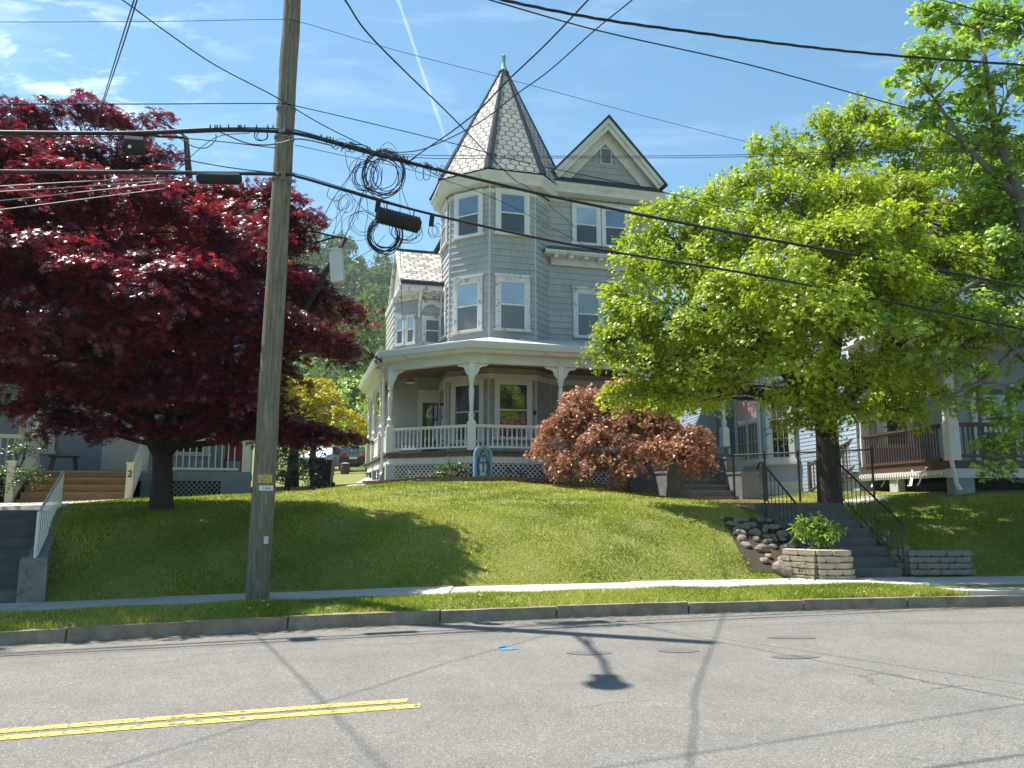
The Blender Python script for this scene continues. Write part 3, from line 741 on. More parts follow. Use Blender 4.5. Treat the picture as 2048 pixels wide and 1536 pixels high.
def tree(name, label, cat, base, r0, forks, clumps, leafmat, bark, size=.09, per=14, spread=.36, leaves=22, lobes=L3, wid=.36,
         trunkr=None, group=None, updir=.55, hang=0.0, flat=.3, shell=.55, limbs=True, twig=True, droop=.25, partname='crown'):
    """forks: list of trunk/limb polylines [(point, radius), ...] ; clump limbs grow from the nearest fork end"""
    root = thing(name, label, cat, base, group=group)
    mb = MB(); ends = []
    for f in forks:
        mb.tube([p for p, r in f], [r for p, r in f], 9, cap=True); ends += [(Vector(p), r) for p, r in f[1:]]
    if limbs:
        for c in clumps:
            q = Vector(c[:3]); cand = [e for e in ends if e[0].z < q.z + .6] or ends
            e = min(cand, key=lambda e: (e[0] - q).length + max(0, e[0].z - q.z) * 2)
            pts = limb(mb, e[0], q - Vector((0, 0, c[5] * .3)), min(e[1] * .6, .022 + .014 * (e[0] - q).length), .010)
            for k in range(3):
                u = Vector((random.uniform(-1, 1) * c[3], random.uniform(-1, 1) * c[4], random.uniform(-.1, .8) * c[5])) * .7
                limb(mb, pts[random.choice((2, 3, 4))], q + u, .012, .005, .06, 4, 3)
    put('trunk', mb, bark, root, smooth=True)
    C, Nn, T, SC = sprays(clumps, per, spread, leaves, flat, shell, updir, hang)
    if twig:
        V, Fq = twigs(SC); big('twigs', V, Fq, np.zeros(len(Fq)), bark, root)
    V, Fq, rn = leafgeo(C, Nn, size * (.7 + .6 * RNG.random(len(C))), lobes, T, wid, droop)
    big(partname, V, Fq, rn, leafmat, root)
    return root


def grass(name, xr_, dr, n, h, mat, w=.008, keep=None, **kw):
    x = RNG.uniform(*xr_, n); d = RNG.uniform(*dr, n)
    y = K(x) + d
    if keep is not None:
        m = keep(x, y, d); x, y, d = x[m], y[m], d[m]
    bare = np.sin(x * 1.7 + 1.3 * np.sin(d * 1.9 + x * .6)) * np.sin(d * 2.9 + 1.1 * np.sin(x * 2.3)) + .5 * np.sin(x * 5.3 + d * 3.7)
    m = RNG.random(len(x)) > .42 * np.clip(bare - .45, 0, 1) / .55; x, y, d = x[m], y[m], d[m]
    n = len(x); z = terrain(x, y) - .005
    # clumpy growth
    g = .75 + .35 * np.sin(x * 3.1 + np.sin(d * 2.3)) * np.cos(d * 2.7 + x) + .25 * RNG.random(n)
    hh = h * np.clip(g, .35, 1.5) * (.6 + .7 * RNG.random(n)); a = RNG.random(n) * 2 * math.pi
    ca, sa = np.cos(a), np.sin(a); b = np.stack([x, y, z], 1); ww = w * (.7 + .6 * RNG.random(n))
    p = np.stack([ca * ww, sa * ww, np.zeros(n)], 1); lean = np.stack([RNG.normal(size=n) * .45, RNG.normal(size=n) * .45, np.ones(n)], 1) * hh[:, None]
    V = np.stack([b - p, b + p, b + lean], 1).reshape(-1, 3); Fq = np.arange(n * 3).reshape(n, 3)
    t = np.clip(.5 + .28 * np.sin(x * .9 + d * .6) + .2 * np.sin(x * 2.3 - d * 1.7) + RNG.normal(size=n) * .22, 0, 1)
    return big(name, V, Fq, t, mat, sides=3, **kw)


# ================================================================ the turreted house
TH = R(15.5); HX, HY = -1.354, 25.5; HZ = 2.05
cT, sT = math.cos(TH), math.sin(TH)


def H2W(a, b): return (HX + a * cT - b * sT, HY + a * sT + b * cT)


house = thing('turreted_house', 'tall grey shingled house with an octagonal slate-roofed turret and a white wraparound porch', 'house', (HX, HY, HZ), TH, local=True)
S2 = math.sqrt(.5)
# tower plan, travelling so that outwards is on the right: back-left .. left .. front-left .. front .. front-right
V1, V2 = (1.11, 2.1), (2.91, 2.1)
V3 = (V1[0] - 1.8 * S2, V1[1] + 1.8 * S2); V4 = (V3[0], V3[1] + 1.8); V5 = (V4[0] + 1.8 * S2, V4[1] + 1.8 * S2)
V6 = (V5[0] + 1.8, V5[1]); V0 = (V2[0] + 1.8 * S2, V2[1] + 1.8 * S2); V7 = (V0[0], V0[1] + 1.8)
WJ = (V2[0] + .76, V2[1] + .76)      # where the tower meets the main wall
oct_ = [V4, V3, V1, V2, V0, V7, V6, V5]


def lap(z0, z1, c=.25, out=.03):
    n = max(1, round((z1 - z0) / c)); c = (z1 - z0) / n; pr = []
    for k in range(n): pr += [(out, z0 + k * c), (0, z0 + (k + 1) * c)]
    return pr


def siding(name, path, z0, z1, mat, parent, c=.25, closed=False, out=None, **kw):
    out = out if out is not None else (.03 if c > .2 else .012)
    mb = MB(); mb.sweep(lap(z0, z1, c, out), path, closed); return put(name, mb, mat, parent, **kw)


def frame(p, q):
    dx, dy = q[0] - p[0], q[1] - p[1]; L = math.hypot(dx, dy); return (p[0], p[1], dx / L, dy / L), L


def window(parent, fr, s0, s1, z0, z1, up='pane_blue', lo='pane_screen', trim='trim', cw=.13, head=.0, mull=False, base=.0, sillw=.06, double=False):
    """double-hung window: casing, sill, sashes, two panes. s0..s1, z0..z1 are outside edges of the casing"""
    B = base; mb = MB()
    mb.fbox(fr, s0, s0 + cw, B, B + .065, z0 + .05, z1 - cw); mb.fbox(fr, s1 - cw, s1, B, B + .065, z0 + .05, z1 - cw)
    mb.fbox(fr, s0 - .002, s1 + .002, B, B + .07, z1 - cw, z1 + .003)
    if head: mb.fbox(fr, s0 - .05, s1 + .05, B, B + .13, z1 + .003, z1 + head)
    w = put('window', mb, trim, parent)
    mb = MB(); mb.fbox(fr, s0 - sillw, s1 + sillw, B, B + .12, z0 - .03, z0 + .05); put('sill', mb, trim, w)
    a, b, c, d = s0 + cw, s1 - cw, z0 + .05, z1 - cw
    spans = [(a, b)] if not double else [(a, (a + b) / 2 - .05), ((a + b) / 2 + .05, b)]
    if double:
        mb = MB(); mb.fbox(fr, (a + b) / 2 - .05, (a + b) / 2 + .05, B, B + .06, c, d); put('mullion', mb, trim, w)
    for a, b in spans:
        m = (c + d) / 2 + .02; mb = MB(); t = .045
        for (x0, x1, y0, y1, n) in ((a, a + t, c, d, .05), (b - t, b, c, d, .05), (a + t, b - t, c, c + t, .045), (a + t, b - t, d - t, d, .048), (a + t, b - t, m - .025, m + .025, .055)):
            mb.fbox(fr, x0, x1, B + .002, B + n, y0, y1)
        put('sash', mb, trim if trim != 'peel' else 'white', w)
        mb = MB(); mb.fbox(fr, a + t, b - t, B + .002, B + .030, m + .02, d - t + .002); put('pane', mb, up, w)
        mb = MB(); mb.fbox(fr, a + t, b - t, B + .002, B + .026, c + t - .002, m - .02); put('pane', mb, lo, w)
        if mull:
            mb = MB()
            for k in (1, 2): xx = a + (b - a) * k / 3; mb.fbox(fr, xx - .01, xx + .01, B, B + .036, c + t, d - t)
            for z in (m + (d - m) * .5, c + (m - c) * .5): mb.fbox(fr, a + t, b - t, B, B + .034, z - .01, z + .01)
            put('muntins', mb, trim, w)
    return w


# ---- walls
BW = 2.85; AR, BB = 8.3, 12.5
DECK, EAVE = 3.2, 13.42
towerpath = [V5, V4, V3, V1, V2, WJ, (WJ[0] + .02, BW), (AR, BW), (AR, BB)]
wall = siding('wall', towerpath, DECK, EAVE, 'siding', house)
siding('wall', [(V5[0] - .2, BB), (V5[0] - .2, V5[1] - .5)], 2.1, EAVE, 'siding', house)
mb = MB(); mb.sweep([(-.02, 1.6), (-.02, 3.2)], [(-2.2, 9), (-2.2, 2.5), V3, V1, V2, (9.3, .3)]); put('foundation', mb, 'stonegrey', house)
# pale metal corner beads
for p, z0, z1 in ((V3, 7.5, EAVE), (V1, 7.35, EAVE), (V2, 7.35, EAVE), ((AR, BW), 7.7, EAVE)):
    mb = MB(); mb.lathe(p[0], p[1], [(.034, z0), (.034, z1)], 8); put('corner_bead', mb, 'grey_trim', house)
for p in (V3, V1, V2):
    mb = MB(); mb.lathe(p[0], p[1], [(.05, DECK), (.05, 5.95)], 8); put('corner_bead', mb, 'grey_trim', house)
# wing to the left under its own gable
WG = [(-1.95, 8.8), (-1.95, 5.95), (-1.07, 5.0), (.1, 5.0)]
siding('wall', WG, DECK, 9.75, 'siding', house, out=.024)
# ---- windows
fF, _ = frame(V1, V2); fL, _ = frame(V3, V1); fS, _ = frame(V4, V3); fM, _ = frame((0, BW), (1, BW)); fW, _ = frame((-1.07, 5.0), (.1, 5.0)); fC, _ = frame((-1.95, 5.95), (-1.07, 5.0))
B_ = .032
window(house, fF, .22, 1.56, 11.5, 13.3, 'pane_blue', 'pane_scr_dark', 'trim', .17, base=B_)
window(house, fL, .24, 1.54, 11.5, 13.3, 'pane_blue', 'pane_scr_dark', 'trim', .17, base=B_)
window(house, fS, .24, 1.54, 11.5, 13.3, 'pane_curt', 'pane_screen', 'trim', .15, base=B_)
window(house, fF, .22, 1.56, 7.78, 9.86, 'pane_curt', 'pane_screen', 'peel', .17, .07, base=B_)
window(house, fL, .22, 1.54, 7.78, 9.86, 'pane_curt', 'pane_screen', 'peel', .17, .07, base=B_)
window(house, fS, .26, 1.5, 7.78, 9.8, 'pane_curt', 'pane_screen', 'peel', .14, base=B_)
window(house, fM, 4.67, 5.93, 7.85, 9.82, 'pane_green', 'pane_screen', 'peel', .16, .07, base=B_)
window(house, fM, 4.67, 5.89, 11.65, 13.36, 'pane_curt', 'pane_scr_dark', 'trim', .14, base=B_)
window(house, fM, 5.93, 7.15, 11.65, 13.36, 'pane_blue', 'pane_scr_dark', 'trim', .14, base=B_)
window(house, fW, .12, .95, 7.7, 8.85, 'pane_screen', 'pane_screen', 'peel', .12, base=.026)
window(house, fC, .12, .62, 7.72, 8.95, 'pane_curt', 'pane_screen', 'peel', .08, base=.026)
window(house, fC, .66, 1.18, 7.72, 8.95, 'pane_curt', 'pane_screen', 'peel', .08, base=.026)
# ground floor inside the porch
window(house, fF, .2, 1.62, 3.75, 5.95, 'pane_dark', 'pane_dark', 'white', .15, base=B_)
window(house, fL, .2, 1.62, 3.65, 5.95, 'pane_dark', 'pane_dark', 'white', .15, base=B_)
window(house, fS, .2, 1.62, 3.65, 5.95, 'pane_dark', 'pane_dark', 'white', .15, base=B_)
window(house, fM, 4.5, 5.7, 3.6, 5.8, 'pane_dark', 'pane_dark', 'white', .14, base=B_)
mb = MB(); mb.sweep([(.03, 5.95), (.06, 5.95), (.07, 6.15), (.03, 6.15)], [V4, V3, V1, V2, WJ, (WJ[0] + .02, BW), (AR, BW)]); put('frieze', mb, 'white', house)
# panelled surround, storm door
mb = MB(); mb.fbox(fW, .02, .2, .02, .07, DECK, 5.85); mb.fbox(fW, .84, 1.0, .02, .07, DECK, 5.85); mb.fbox(fW, .2, .84, .02, .05, 5.35, 5.85); mb.fbox(fW, .26, .78, .05, .065, 5.45, 5.78)
dsur = put('door_surround', mb, 'white', house)
mb = MB(); mb.fbox(fW, .2, .84, .03, .055, DECK, 5.35); d = put('door', mb, 'door', house)
mb = MB(); mb.fbox(fW, .27, .77, .055, .06, 3.9, 5.25); put('pane', mb, 'pane_dark', d)
mb = MB(); mb.fbox(fW, .76, .79, .055, .10, 4.15, 4.27); put('handle', mb, 'chrome', d)
# oval house plaque beside the front bay window
mb = MB(); q = V2; mb.lathe(0, 0, [(.01, 0), (.07, .005), (.075, .02), (.05, .035), (.01, .04)], 16)
mb.v = [(V2[0] - .06 + x * .8, V2[1] - .05 - z, 4.75 + y * 1.2) for x, y, z in mb.v]; put('plaque', mb, 'iron', house)

# ---- tower eaves, frieze with dentils, roof
CO = [(0.0, 13.10), (.05, 13.12), (.06, 13.40), (.34, 13.44), (.36, 13.60), (.46, 13.74), (.46, 13.84), (.30, 13.9)]
mb = MB(); mb.sweep(CO, oct_, True); put('cornice', mb, 'dirty', house)
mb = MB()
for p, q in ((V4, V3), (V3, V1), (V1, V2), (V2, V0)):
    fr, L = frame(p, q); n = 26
    for k in range(n): s = L * (k + .5) / n; mb.fbox(fr, s - .016, s + .016, .05, .075, 13.28, 13.37)  # proud dark boxes paint the shade between the dentils
put('dentil_shade', mb, 'dark', house)
ac = (2.22, 4.25); er = []
for i in range(8):
    p = Vector(oct_[i]); c = Vector((2.01, 4.27)); d = (p - c).normalized(); q = p + d * (.50 / math.cos(math.pi / 8)); er.append((q.x, q.y, 13.88))
AP = (ac[0], ac[1], 19.75); mb = MB()
for i in range(8):
    a, b = Vector(er[i]), Vector(er[(i + 1) % 8]); A = Vector(AP); t = .955
    mb.poly([a, b, b.lerp(A, t), a.lerp(A, t)])
rf = put('turret_roof', mb, 'slate', house)
mb = MB()
for i in range(8):
    a, A = Vector(er[i]), Vector(AP); up = Vector((0, 0, 1)); e = (A - a).normalized()
    l_, r_ = Vector(er[i - 1]), Vector(er[(i + 1) % 8]); dl, dr = (l_ - a).normalized(), (r_ - a).normalized(); out = Vector((a.x - ac[0], a.y - ac[1], 0)).normalized() * .03 + up * .02
    w0, w1 = .17, .10; top = a.lerp(A, .965)
    mb.hexa([a + dl * w0, a - up * .02, a + dr * w0, a + out * .3 + up * .0], [top + dl * w1 * .3 + out, top, top + dr * w1 * .3 + out, top + out * 1.2]) if False else None
    for dd_, w in ((dl, w0), (dr, w0)):
        p0, p1, p2, p3 = a + out, a + dd_ * w + out, top + dd_ * .05 + out, top + out
        mb.poly([p0, p1, p2, p3])
        mb.poly([p0 - out, p0, p3, p3 - out]); mb.poly([p1 - out, p1, p2, p2 - out])
put('hip_flashing', mb, 'hip', rf)
mb = MB(); zt = AP[2] - .42
mb.lathe(ac[0], ac[1], [(.25, zt + .08), (.15, zt + .2), (.085, zt + .4), (.06, zt + .56), (.05, zt + .64), (.085, zt + .66), (.085, zt + .69), (.04, zt + .71), (.07, zt + .74), (.095, zt + .81), (.07, zt + .88), (.02, zt + .91)], 12)
put('finial', mb, 'copper', house, smooth=True)

# ---- main eaves, roof and the front gable
mb = MB(); CM = [(0, 13.36), (.05, 13.38), (.06, 13.62), (.34, 13.66), (.36, 13.82), (.46, 13.94), (.46, 14.04), (.3, 14.06)]
mb.sweep(CM, [(2.6, BW), (AR, BW), (AR, BB), (V5[0] - .2, BB)]); put('cornice', mb, 'dirty', house)
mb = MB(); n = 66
for k in range(n): s = 3.75 + 4.5 * (k + .5) / n; mb.fbox(fM, s - .016, s + .016, .05, .075, 13.49, 13.59)  # same dark boxes for the shaded dentil gaps on the main eaves
put('dentil_shade', mb, 'dark', house)
ea, eb, ec, ed = (.7, BW - .46), (AR + .46, BW - .46), (AR + .46, BB + .4), (.7, BB + .4)
mb = MB(); z0 = 14.05; r1, r2 = (4.3, 6.6, 17.0), (4.9, 8.6, 17.0)
mb.poly([(*ea, z0), (*eb, z0), (5.2, 7.2, 16.6), (3.9, 7.2, 16.6)]); mb.poly([(*eb, z0), (*ec, z0), (5.2, 8.4, 16.6), (5.2, 7.2, 16.6)])
mb.poly([(*ec, z0), (*ed, z0), (3.9, 8.4, 16.6), (5.2, 8.4, 16.6)]); mb.poly([(*ed, z0), (*ea, z0), (3.9, 7.2, 16.6), (3.9, 8.4, 16.6)]); mb.poly([(3.9, 7.2, 16.6), (5.2, 7.2, 16.6), (5.2, 8.4, 16.6), (3.9, 8.4, 16.6)])
put('main_roof', mb, 'shingle_roof', house)
GA, GZ, gl, gr, gz = 6.2, 17.0, 3.95, 8.5, 14.5; gb = BW + .12
mb = MB(); n = 10                                  # shingled gable face in courses
for k in range(n):
    t0, t1 = k / n, (k + 1) / n; za, zb = gz - .15 + (GZ - gz) * t0, gz - .15 + (GZ - gz) * t1
    l0, l1, r0_, r1_ = gl + (GA - gl) * t0, gl + (GA - gl) * t1, gr + (GA - gr) * t0, gr + (GA - gr) * t1
    mb.poly([(l0, gb - .02, za), (r0_, gb - .02, za), (r1_, gb, zb), (l1, gb, zb)]); mb.poly([(l0, gb, za), (r0_, gb, za), (r0_, gb - .02, za), (l0, gb - .02, za)])
gab = put('gable', mb, 'gable', house)
mb = MB()                                          # deep raking cornice: soffit board, face board and crown
for sx, ex in ((gl - .1, -1), (gr + .1, 1)):
    a, A = Vector((sx, 0, gz - .05)), Vector((GA, 0, GZ)); d = (A - a).normalized(); nrm_ = Vector((-d.z, 0, d.x)) * (1 if ex < 0 else -1)
    if nrm_.z < 0: nrm_ = -nrm_
    for (lo, hi, y0, y1) in ((-.62, -.30, gb - .03, gb - .09), (-.30, -.12, gb - .25, gb - .42), (-.12, .03, gb - .42, gb - .50)):
        tip = lambda h: A + Vector((0, 0, h / max(.2, nrm_.z)))
        p = [a + nrm_ * lo, tip(lo), tip(hi), a + nrm_ * hi]
        mb.hexa([(p[0].x, y1, p[0].z), (p[1].x, y1, p[1].z), (p[1].x, y0, p[1].z), (p[0].x, y0, p[0].z)], [(p[3].x, y1, p[3].z), (p[2].x, y1, p[2].z), (p[2].x, y0, p[2].z), (p[3].x, y0, p[3].z)])
        if lo == -.30: mb.poly([(p[0].x, gb - .42, p[0].z), (p[1].x, gb - .42, p[1].z), (p[1].x, gb, p[1].z), (p[0].x, gb, p[0].z)])
put('rake_board', mb, 'dirty', gab)
mb = MB()
for sx in (gl - .25, gr + .25):
    a, A = Vector((sx, 0, gz - .13)), Vector((GA, 0, GZ + .1))
    for y0, y1 in ((gb - .56, 9.0),):
        mb.hexa([(a.x, y0, a.z), (A.x, y0, A.z), (A.x, y1, A.z), (a.x, y1, a.z)], [(a.x, y0, a.z + .07), (A.x, y0, A.z + .07), (A.x, y1, A.z + .07), (a.x, y1, a.z + .07)])
put('gable_roof', mb, 'shingle_roof', house)
mb = MB(); mb.box(5.98, gb - .05, 15.22, 6.5, gb - .02, 15.95); v = put('gable_vent', mb, 'grey_trim', gab)
mb = MB(); mb.box(6.04, gb - .06, 15.28, 6.44, gb - .051, 15.89)
for k in range(7): z = 15.31 + .085 * k; mb.hexa([(6.04, gb - .10, z), (6.44, gb - .10, z), (6.44, gb - .06, z + .04), (6.04, gb - .06, z + .04)], [(6.04, gb - .10, z + .012), (6.44, gb - .10, z + .012), (6.44, gb - .06, z + .052), (6.04, gb - .06, z + .052)])
put('louvres', mb, 'bluegrey', v)
# pent strip of dark shingles between cornice and gable
mb = MB(); mb.poly([(3.2, BW - .50, 14.03), (AR + .3, BW - .50, 14.03), (AR + .2, gb - .02, 14.5), (3.5, gb - .02, 14.5)]); put('pent_strip', mb, 'hip', house)
# bracketed hood over the second floor
mb = MB(); z0, z1 = 11.02, 11.5; y0 = BW - .62
mb.poly([(3.35, y0, z0 + .14), (8.5, y0, z0 + .14), (8.3, BW - .02, z1), (3.75, BW - .02, z1)]); mb.poly([(3.35, y0, z0 + .14), (3.75, BW - .02, z1), (3.35, BW, z0 + .14)])
pent = put('hood_roof', mb, 'shingle_roof', house)
mb = MB(); mb.box(3.4, y0 + .05, z0, 8.45, BW - .0, z0 + .13); mb.box(3.36, y0 + .0, z0 + .06, 8.48, y0 + .05, z0 + .135); mb.box(3.75, BW - .14, z0 - .32, 8.3, BW - .03, z0)
put('hood_cornice', mb, 'dirty', pent)
for k in range(8): mb = MB(); x = 3.78 + .62 * k; mb.box(x, y0 + .14, z0 - .10, x + .17, BW - .14, z0); put('bracket', mb, 'trim', pent)
# slate-roofed gable on the left wing
mb = MB(); ez, rz_ = 10.15, 11.95; b0, b1, b2 = 4.4, 6.35, 8.3; a0, a1 = -1.86, .1
mb.poly([(a0, b0, ez), (a1, b0, ez), (a1, b1, rz_), (a0, b1, rz_)]); mb.poly([(a1, b2, ez), (a0, b2, ez), (a0, b1, rz_), (a1, b1, rz_)])
wr = put('wing_roof', mb, 'slate_old', house)
mb = MB(); mb.box(a0 - .03, b1 - .06, rz_ - .02, a1, b1 + .06, rz_ + .05); put('ridge_cap', mb, 'hip', wr); mb = MB(); mb.box(a0 - .01, b0 - .09, ez - .20, a1, b0 - .03, ez - .06); put('gutter', mb, 'hip', wr)
mb = MB(); mb.poly([(a0 + .05, b2, ez - .1), (a0 + .05, b0, ez - .1), (a0 + .05, b1, rz_ - .04)]); put('wing_gable', mb, 'siding', house)
mb = MB()
for y in (b0, b2): mb.hexa([(a0 - .08, y, ez - .14), (a0 + .04, y, ez - .14), (a0 + .04, b1, rz_ - .12), (a0 - .08, b1, rz_ - .12)], [(a0 - .08, y, ez + .03), (a0 + .04, y, ez + .03), (a0 + .04, b1, rz_ + .03), (a0 - .08, b1, rz_ + .03)])
put('rake_board', mb, 'peel', wr)
mb = MB(); mb.sweep([(0, 9.55), (.06, 9.6), (.08, 9.78), (.0, 9.78)], WG); put('frieze', mb, 'peel', house)
mb = MB()
mb.hexa([(a0 - .1, b0 - .03, 9.76), (a1, b0 - .03, 9.76), (a1, b2, 9.76), (a0 - .1, b2, 9.76)], [(a0 - .1, b0 - .03, 9.9), (a1, b0 - .03, 9.9), (a1, b2, 9.9), (a0 - .1, b2, 9.9)])
mb.box(a0 - .04, b0 - .02, 9.9, a1, b0 + .3, 10.12); put('soffit', mb, 'peel', house)
mb = MB()                                          # scrolled bracket under the overhang
mb.extrude([(-1.12, 4.42, 9.74), (-1.12, 4.98, 9.74), (-1.12, 4.98, 8.8), (-1.12, 4.92, 9.2), (-1.12, 4.8, 9.42), (-1.12, 4.62, 9.5)], (.09, 0, 0)); put('bracket', mb, 'peel', house)
mb = MB(); mb.extrude([(-1.0, 4.9, 9.5), (-.2, 4.9, 9.5), (-.2, 4.9, 9.1), (-.32, 4.9, 9.2), (-.5, 4.9, 9.34), (-.7, 4.9, 9.3), (-.85, 4.9, 9.22), (-1.0, 4.9, 9.0)], (0, .04, 0)); put('bracket', mb, 'peel', house)

# ---- wraparound porch
C0 = (0, 0); PL = (-2.42, 2.42); PR = 9.45; PB = 10.8
pp = [(PL[0], PB), PL, C0, (PR, 0), (PR, BW)]
mb = MB(); mb.poly([(PL[0], PB, DECK), (PL[0], PL[1], DECK), (0, 0, DECK), (PR, 0, DECK), (PR, 3, DECK), (0, 6, DECK)]); mb.sweep([(-.1, 3.0), (.06, 3.0), (.06, 3.15), (.10, 3.15), (.10, DECK + .003), (-.05, DECK + .003)], pp); put('porch_deck', mb, 'deck', house)
mb = MB(); mb.sweep([(-.08, 2.78), (.03, 2.78), (.03, 3.0)], pp); put('skirt_board', mb, 'white', house)
mb = MB(); mb.sweep([(-.12, 6.12), (.12, 6.12), (.12, 6.38), (.18, 6.42), (.34, 6.44), (.40, 6.56), (.40, 6.60)], pp); put('porch_beam', mb, 'dirty', house)
mb = MB(); mb.sweep([(.40, 6.56), (.47, 6.58), (.52, 6.76), (.52, 6.80), (.40, 6.80)], pp); put('gutter', mb, 'gutter', house)
mb = MB(); zi, ze = 7.52, 6.79; O = [(-2.88, PB), (-2.88, 2.23), (-.19, -.46), (PR + .46, -.46)]
I = [(V4[0], PB), V4, V3, V1, V2, (WJ[0], BW), (PR + .46, BW)]
zr = lambda b: ze + (b + .46) * .285
mb.poly([(*O[2], ze), (*O[3], ze), (PR + .46, BW, zr(BW)), (WJ[0], BW, zr(BW)), (V2[0], V2[1] + .03, zr(V2[1])), (V1[0], V1[1] + .03, zr(V1[1]))])
mb.poly([(*O[1], ze), (*O[2], ze), (V1[0] + .02, V1[1] + .02, zr(V1[1])), (V3[0] + .02, V3[1] + .02, zr(V1[1]))])
mb.poly([(*O[0], ze), (*O[1], ze), (V3[0] + .02, V3[1] + .02, zr(V1[1])), (V3[0] + .02, PB, zr(V1[1]))])
put('porch_roof', mb, 'proof', house)
mb = MB(); mb.poly([(PL[0], PB, 6.36), (0.2, PB, 6.36), (.3, 5, 6.36), (5, 3.5, 6.36), (PR, 3.0, 6.36), (PR, 0, 6.36), (0, 0, 6.36), (PL[0], PL[1], 6.36)]); put('porch_ceiling', mb, 'ceiling', house)


def porch_post(x, y, fr):
    mb = MB(); mb.box(x - .13, y - .13, DECK, x + .13, y + .13, 4.12); mb.hexa([(x - .13, y - .13, 4.12), (x + .13, y - .13, 4.12), (x + .13, y + .13, 4.12), (x - .13, y + .13, 4.12)], [(x - .07, y - .07, 4.22), (x + .07, y - .07, 4.22), (x + .07, y + .07, 4.22), (x - .07, y + .07, 4.22)])
    mb.lathe(x, y, [(.075, 4.2), (.10, 4.26), (.085, 4.32), (.12, 4.36), (.085, 4.42), (.06, 4.5), (.075, 4.75), (.095, 5.2), (.07, 5.35), (.06, 5.4), (.10, 5.47), (.085, 5.52), (.11, 5.58), (.06, 5.66)], 14)
    mb.box(x - .10, y - .10, 5.66, x + .10, y + .10, 6.13)
    mb.hexa([(x - .08, y - .08, 5.6), (x + .08, y - .08, 5.6), (x + .08, y + .08, 5.6), (x - .08, y + .08, 5.6)], [(x - .105, y - .105, 5.68), (x + .105, y - .105, 5.68), (x + .105, y + .105, 5.68), (x - .105, y + .105, 5.68)])
    p = put('porch_post', mb, 'white', house)
    for (dx, dy) in fr:
        pr = [(.10, 6.12), (.58, 6.12), (.56, 6.07), (.46, 6.03), (.36, 6.02), (.27, 5.95), (.24, 5.84), (.17, 5.74), (.10, 5.70)]
        mb = MB(); mb.extrude([(x + dx * s - dy * .03, y + dy * s + dx * .03, z) for s, z in pr], (dy * .06, -dx * .06, 0)); put('bracket', mb, 'white', p)
    return p


ux = (1, 0); uc = (-S2, S2); ub = (0, 1)
for p, fr in ((C0, (ux, uc)), ((3.15, 0), (ux, (-1, 0))), ((6.3, 0), (ux, (-1, 0))), ((PR, 0), ((-1, 0),)), (PL, (ub, (S2, -S2))), ((PL[0], 5.3), (ub, (0, -1))), ((PL[0], 8.2), (ub, (0, -1))), ((PL[0], 10.6), ((0, -1),))):
    porch_post(*p, fr)


def rail(p, q, step=.16, parent=house, mat='white', z=DECK, name='railing', h=.86, square=False):
    fr, L = frame(p, q); mb = MB(); mb.fbox(fr, .12, L - .12, -.05, .05, z + h - .06, z + h); mb.fbox(fr, .12, L - .12, -.035, .035, z + h - .10, z + h - .06); mb.fbox(fr, .12, L - .12, -.04, .04, z + .08, z + .15)
    r_ = put(name, mb, mat, parent); n = int((L - .3) / step)
    proto = None
    for k in range(n):
        s = .15 + (L - .3) * (k + .5) / n; x, y = fr[0] + fr[2] * s, fr[1] + fr[3] * s
        if proto is None:
            mb = MB(); mb.lathe(x, y, [(.03, z + .14), (.034, z + .22), (.02, z + .26), (.032, z + .36), (.018, z + .62), (.026, z + .66), (.02, z + .7), (.024, z + h - .09)] if not square else [(.02, z + .13), (.02, z + h - .09)], 8 if not square else 4)
            proto = put('baluster', mb, mat, r_); px0, py0 = x, y
        else:
            c = proto.copy(); COL.objects.link(c); c.parent = r_; c.location = (x - px0, y - py0, 0)
    return r_


rail(C0, (3.15, 0)); rail((3.15, 0), (6.3, 0)); rail(PL, C0)
for a_, b_ in (((PL[0], 5.3), PL), ((PL[0], 8.2), (PL[0], 5.3))):
    fr, L = frame(a_, b_); mb = MB(); mb.fbox(fr, .12, L - .12, -.05, .05, DECK + .8, DECK + .87); mb.fbox(fr, .14, L - .14, -.015, .015, DECK + .1, DECK + .8); mb.fbox(fr, .14, L - .14, .015, .03, DECK + .1, DECK + .18); mb.fbox(fr, .14, L - .14, .015, .03, DECK + .72, DECK + .8)
    put('panel_railing', mb, 'white', house)
    mb = MB(); mb.fbox(fr, .0, .25, -.1, .05, 1.9, 3.0); put('porch_pier', mb, 'bluegrey', house)


def lattice(p, q, z0, z1, mat='white', parent=house, st=.17, w=.018):
    """crossed laths clipped to the panel"""
    fr, L = frame(p, q); h = z1 - z0; mb = MB(); nx, ny = fr[3], -fr[2]
    W = lambda s, n, z: (fr[0] + fr[2] * s + nx * n, fr[1] + fr[3] * s + ny * n, z)
    for sgn, off in ((1, 0), (-1, .012)):
        s = -h
        while s < L:
            a, b = (s, z0), (s + h, z1)
            if a[0] < 0: a = (0, z0 - s)
            if b[0] > L: b = (L, z1 - (s + h - L))
            if b[0] - a[0] > .02:
                if sgn < 0: a, b = (a[0], z1 - (a[1] - z0)), (b[0], z1 - (b[1] - z0))
                d = Vector((b[0] - a[0], b[1] - a[1])).normalized() * w; px_, pz_ = -d.y, d.x
                lo = [W(a[0] - px_, off + .012, a[1] - pz_), W(b[0] - px_, off + .012, b[1] - pz_), W(b[0] - px_, off, b[1] - pz_), W(a[0] - px_, off, a[1] - pz_)]
                hi = [W(a[0] + px_, off + .012, a[1] + pz_), W(b[0] + px_, off + .012, b[1] + pz_), W(b[0] + px_, off, b[1] + pz_), W(a[0] + px_, off, a[1] + pz_)]
                mb.hexa(lo, hi)
            s += st
    mb.fbox(fr, 0, L, -.01, .03, z0 - .05, z0); return put('lattice', mb, mat, parent)


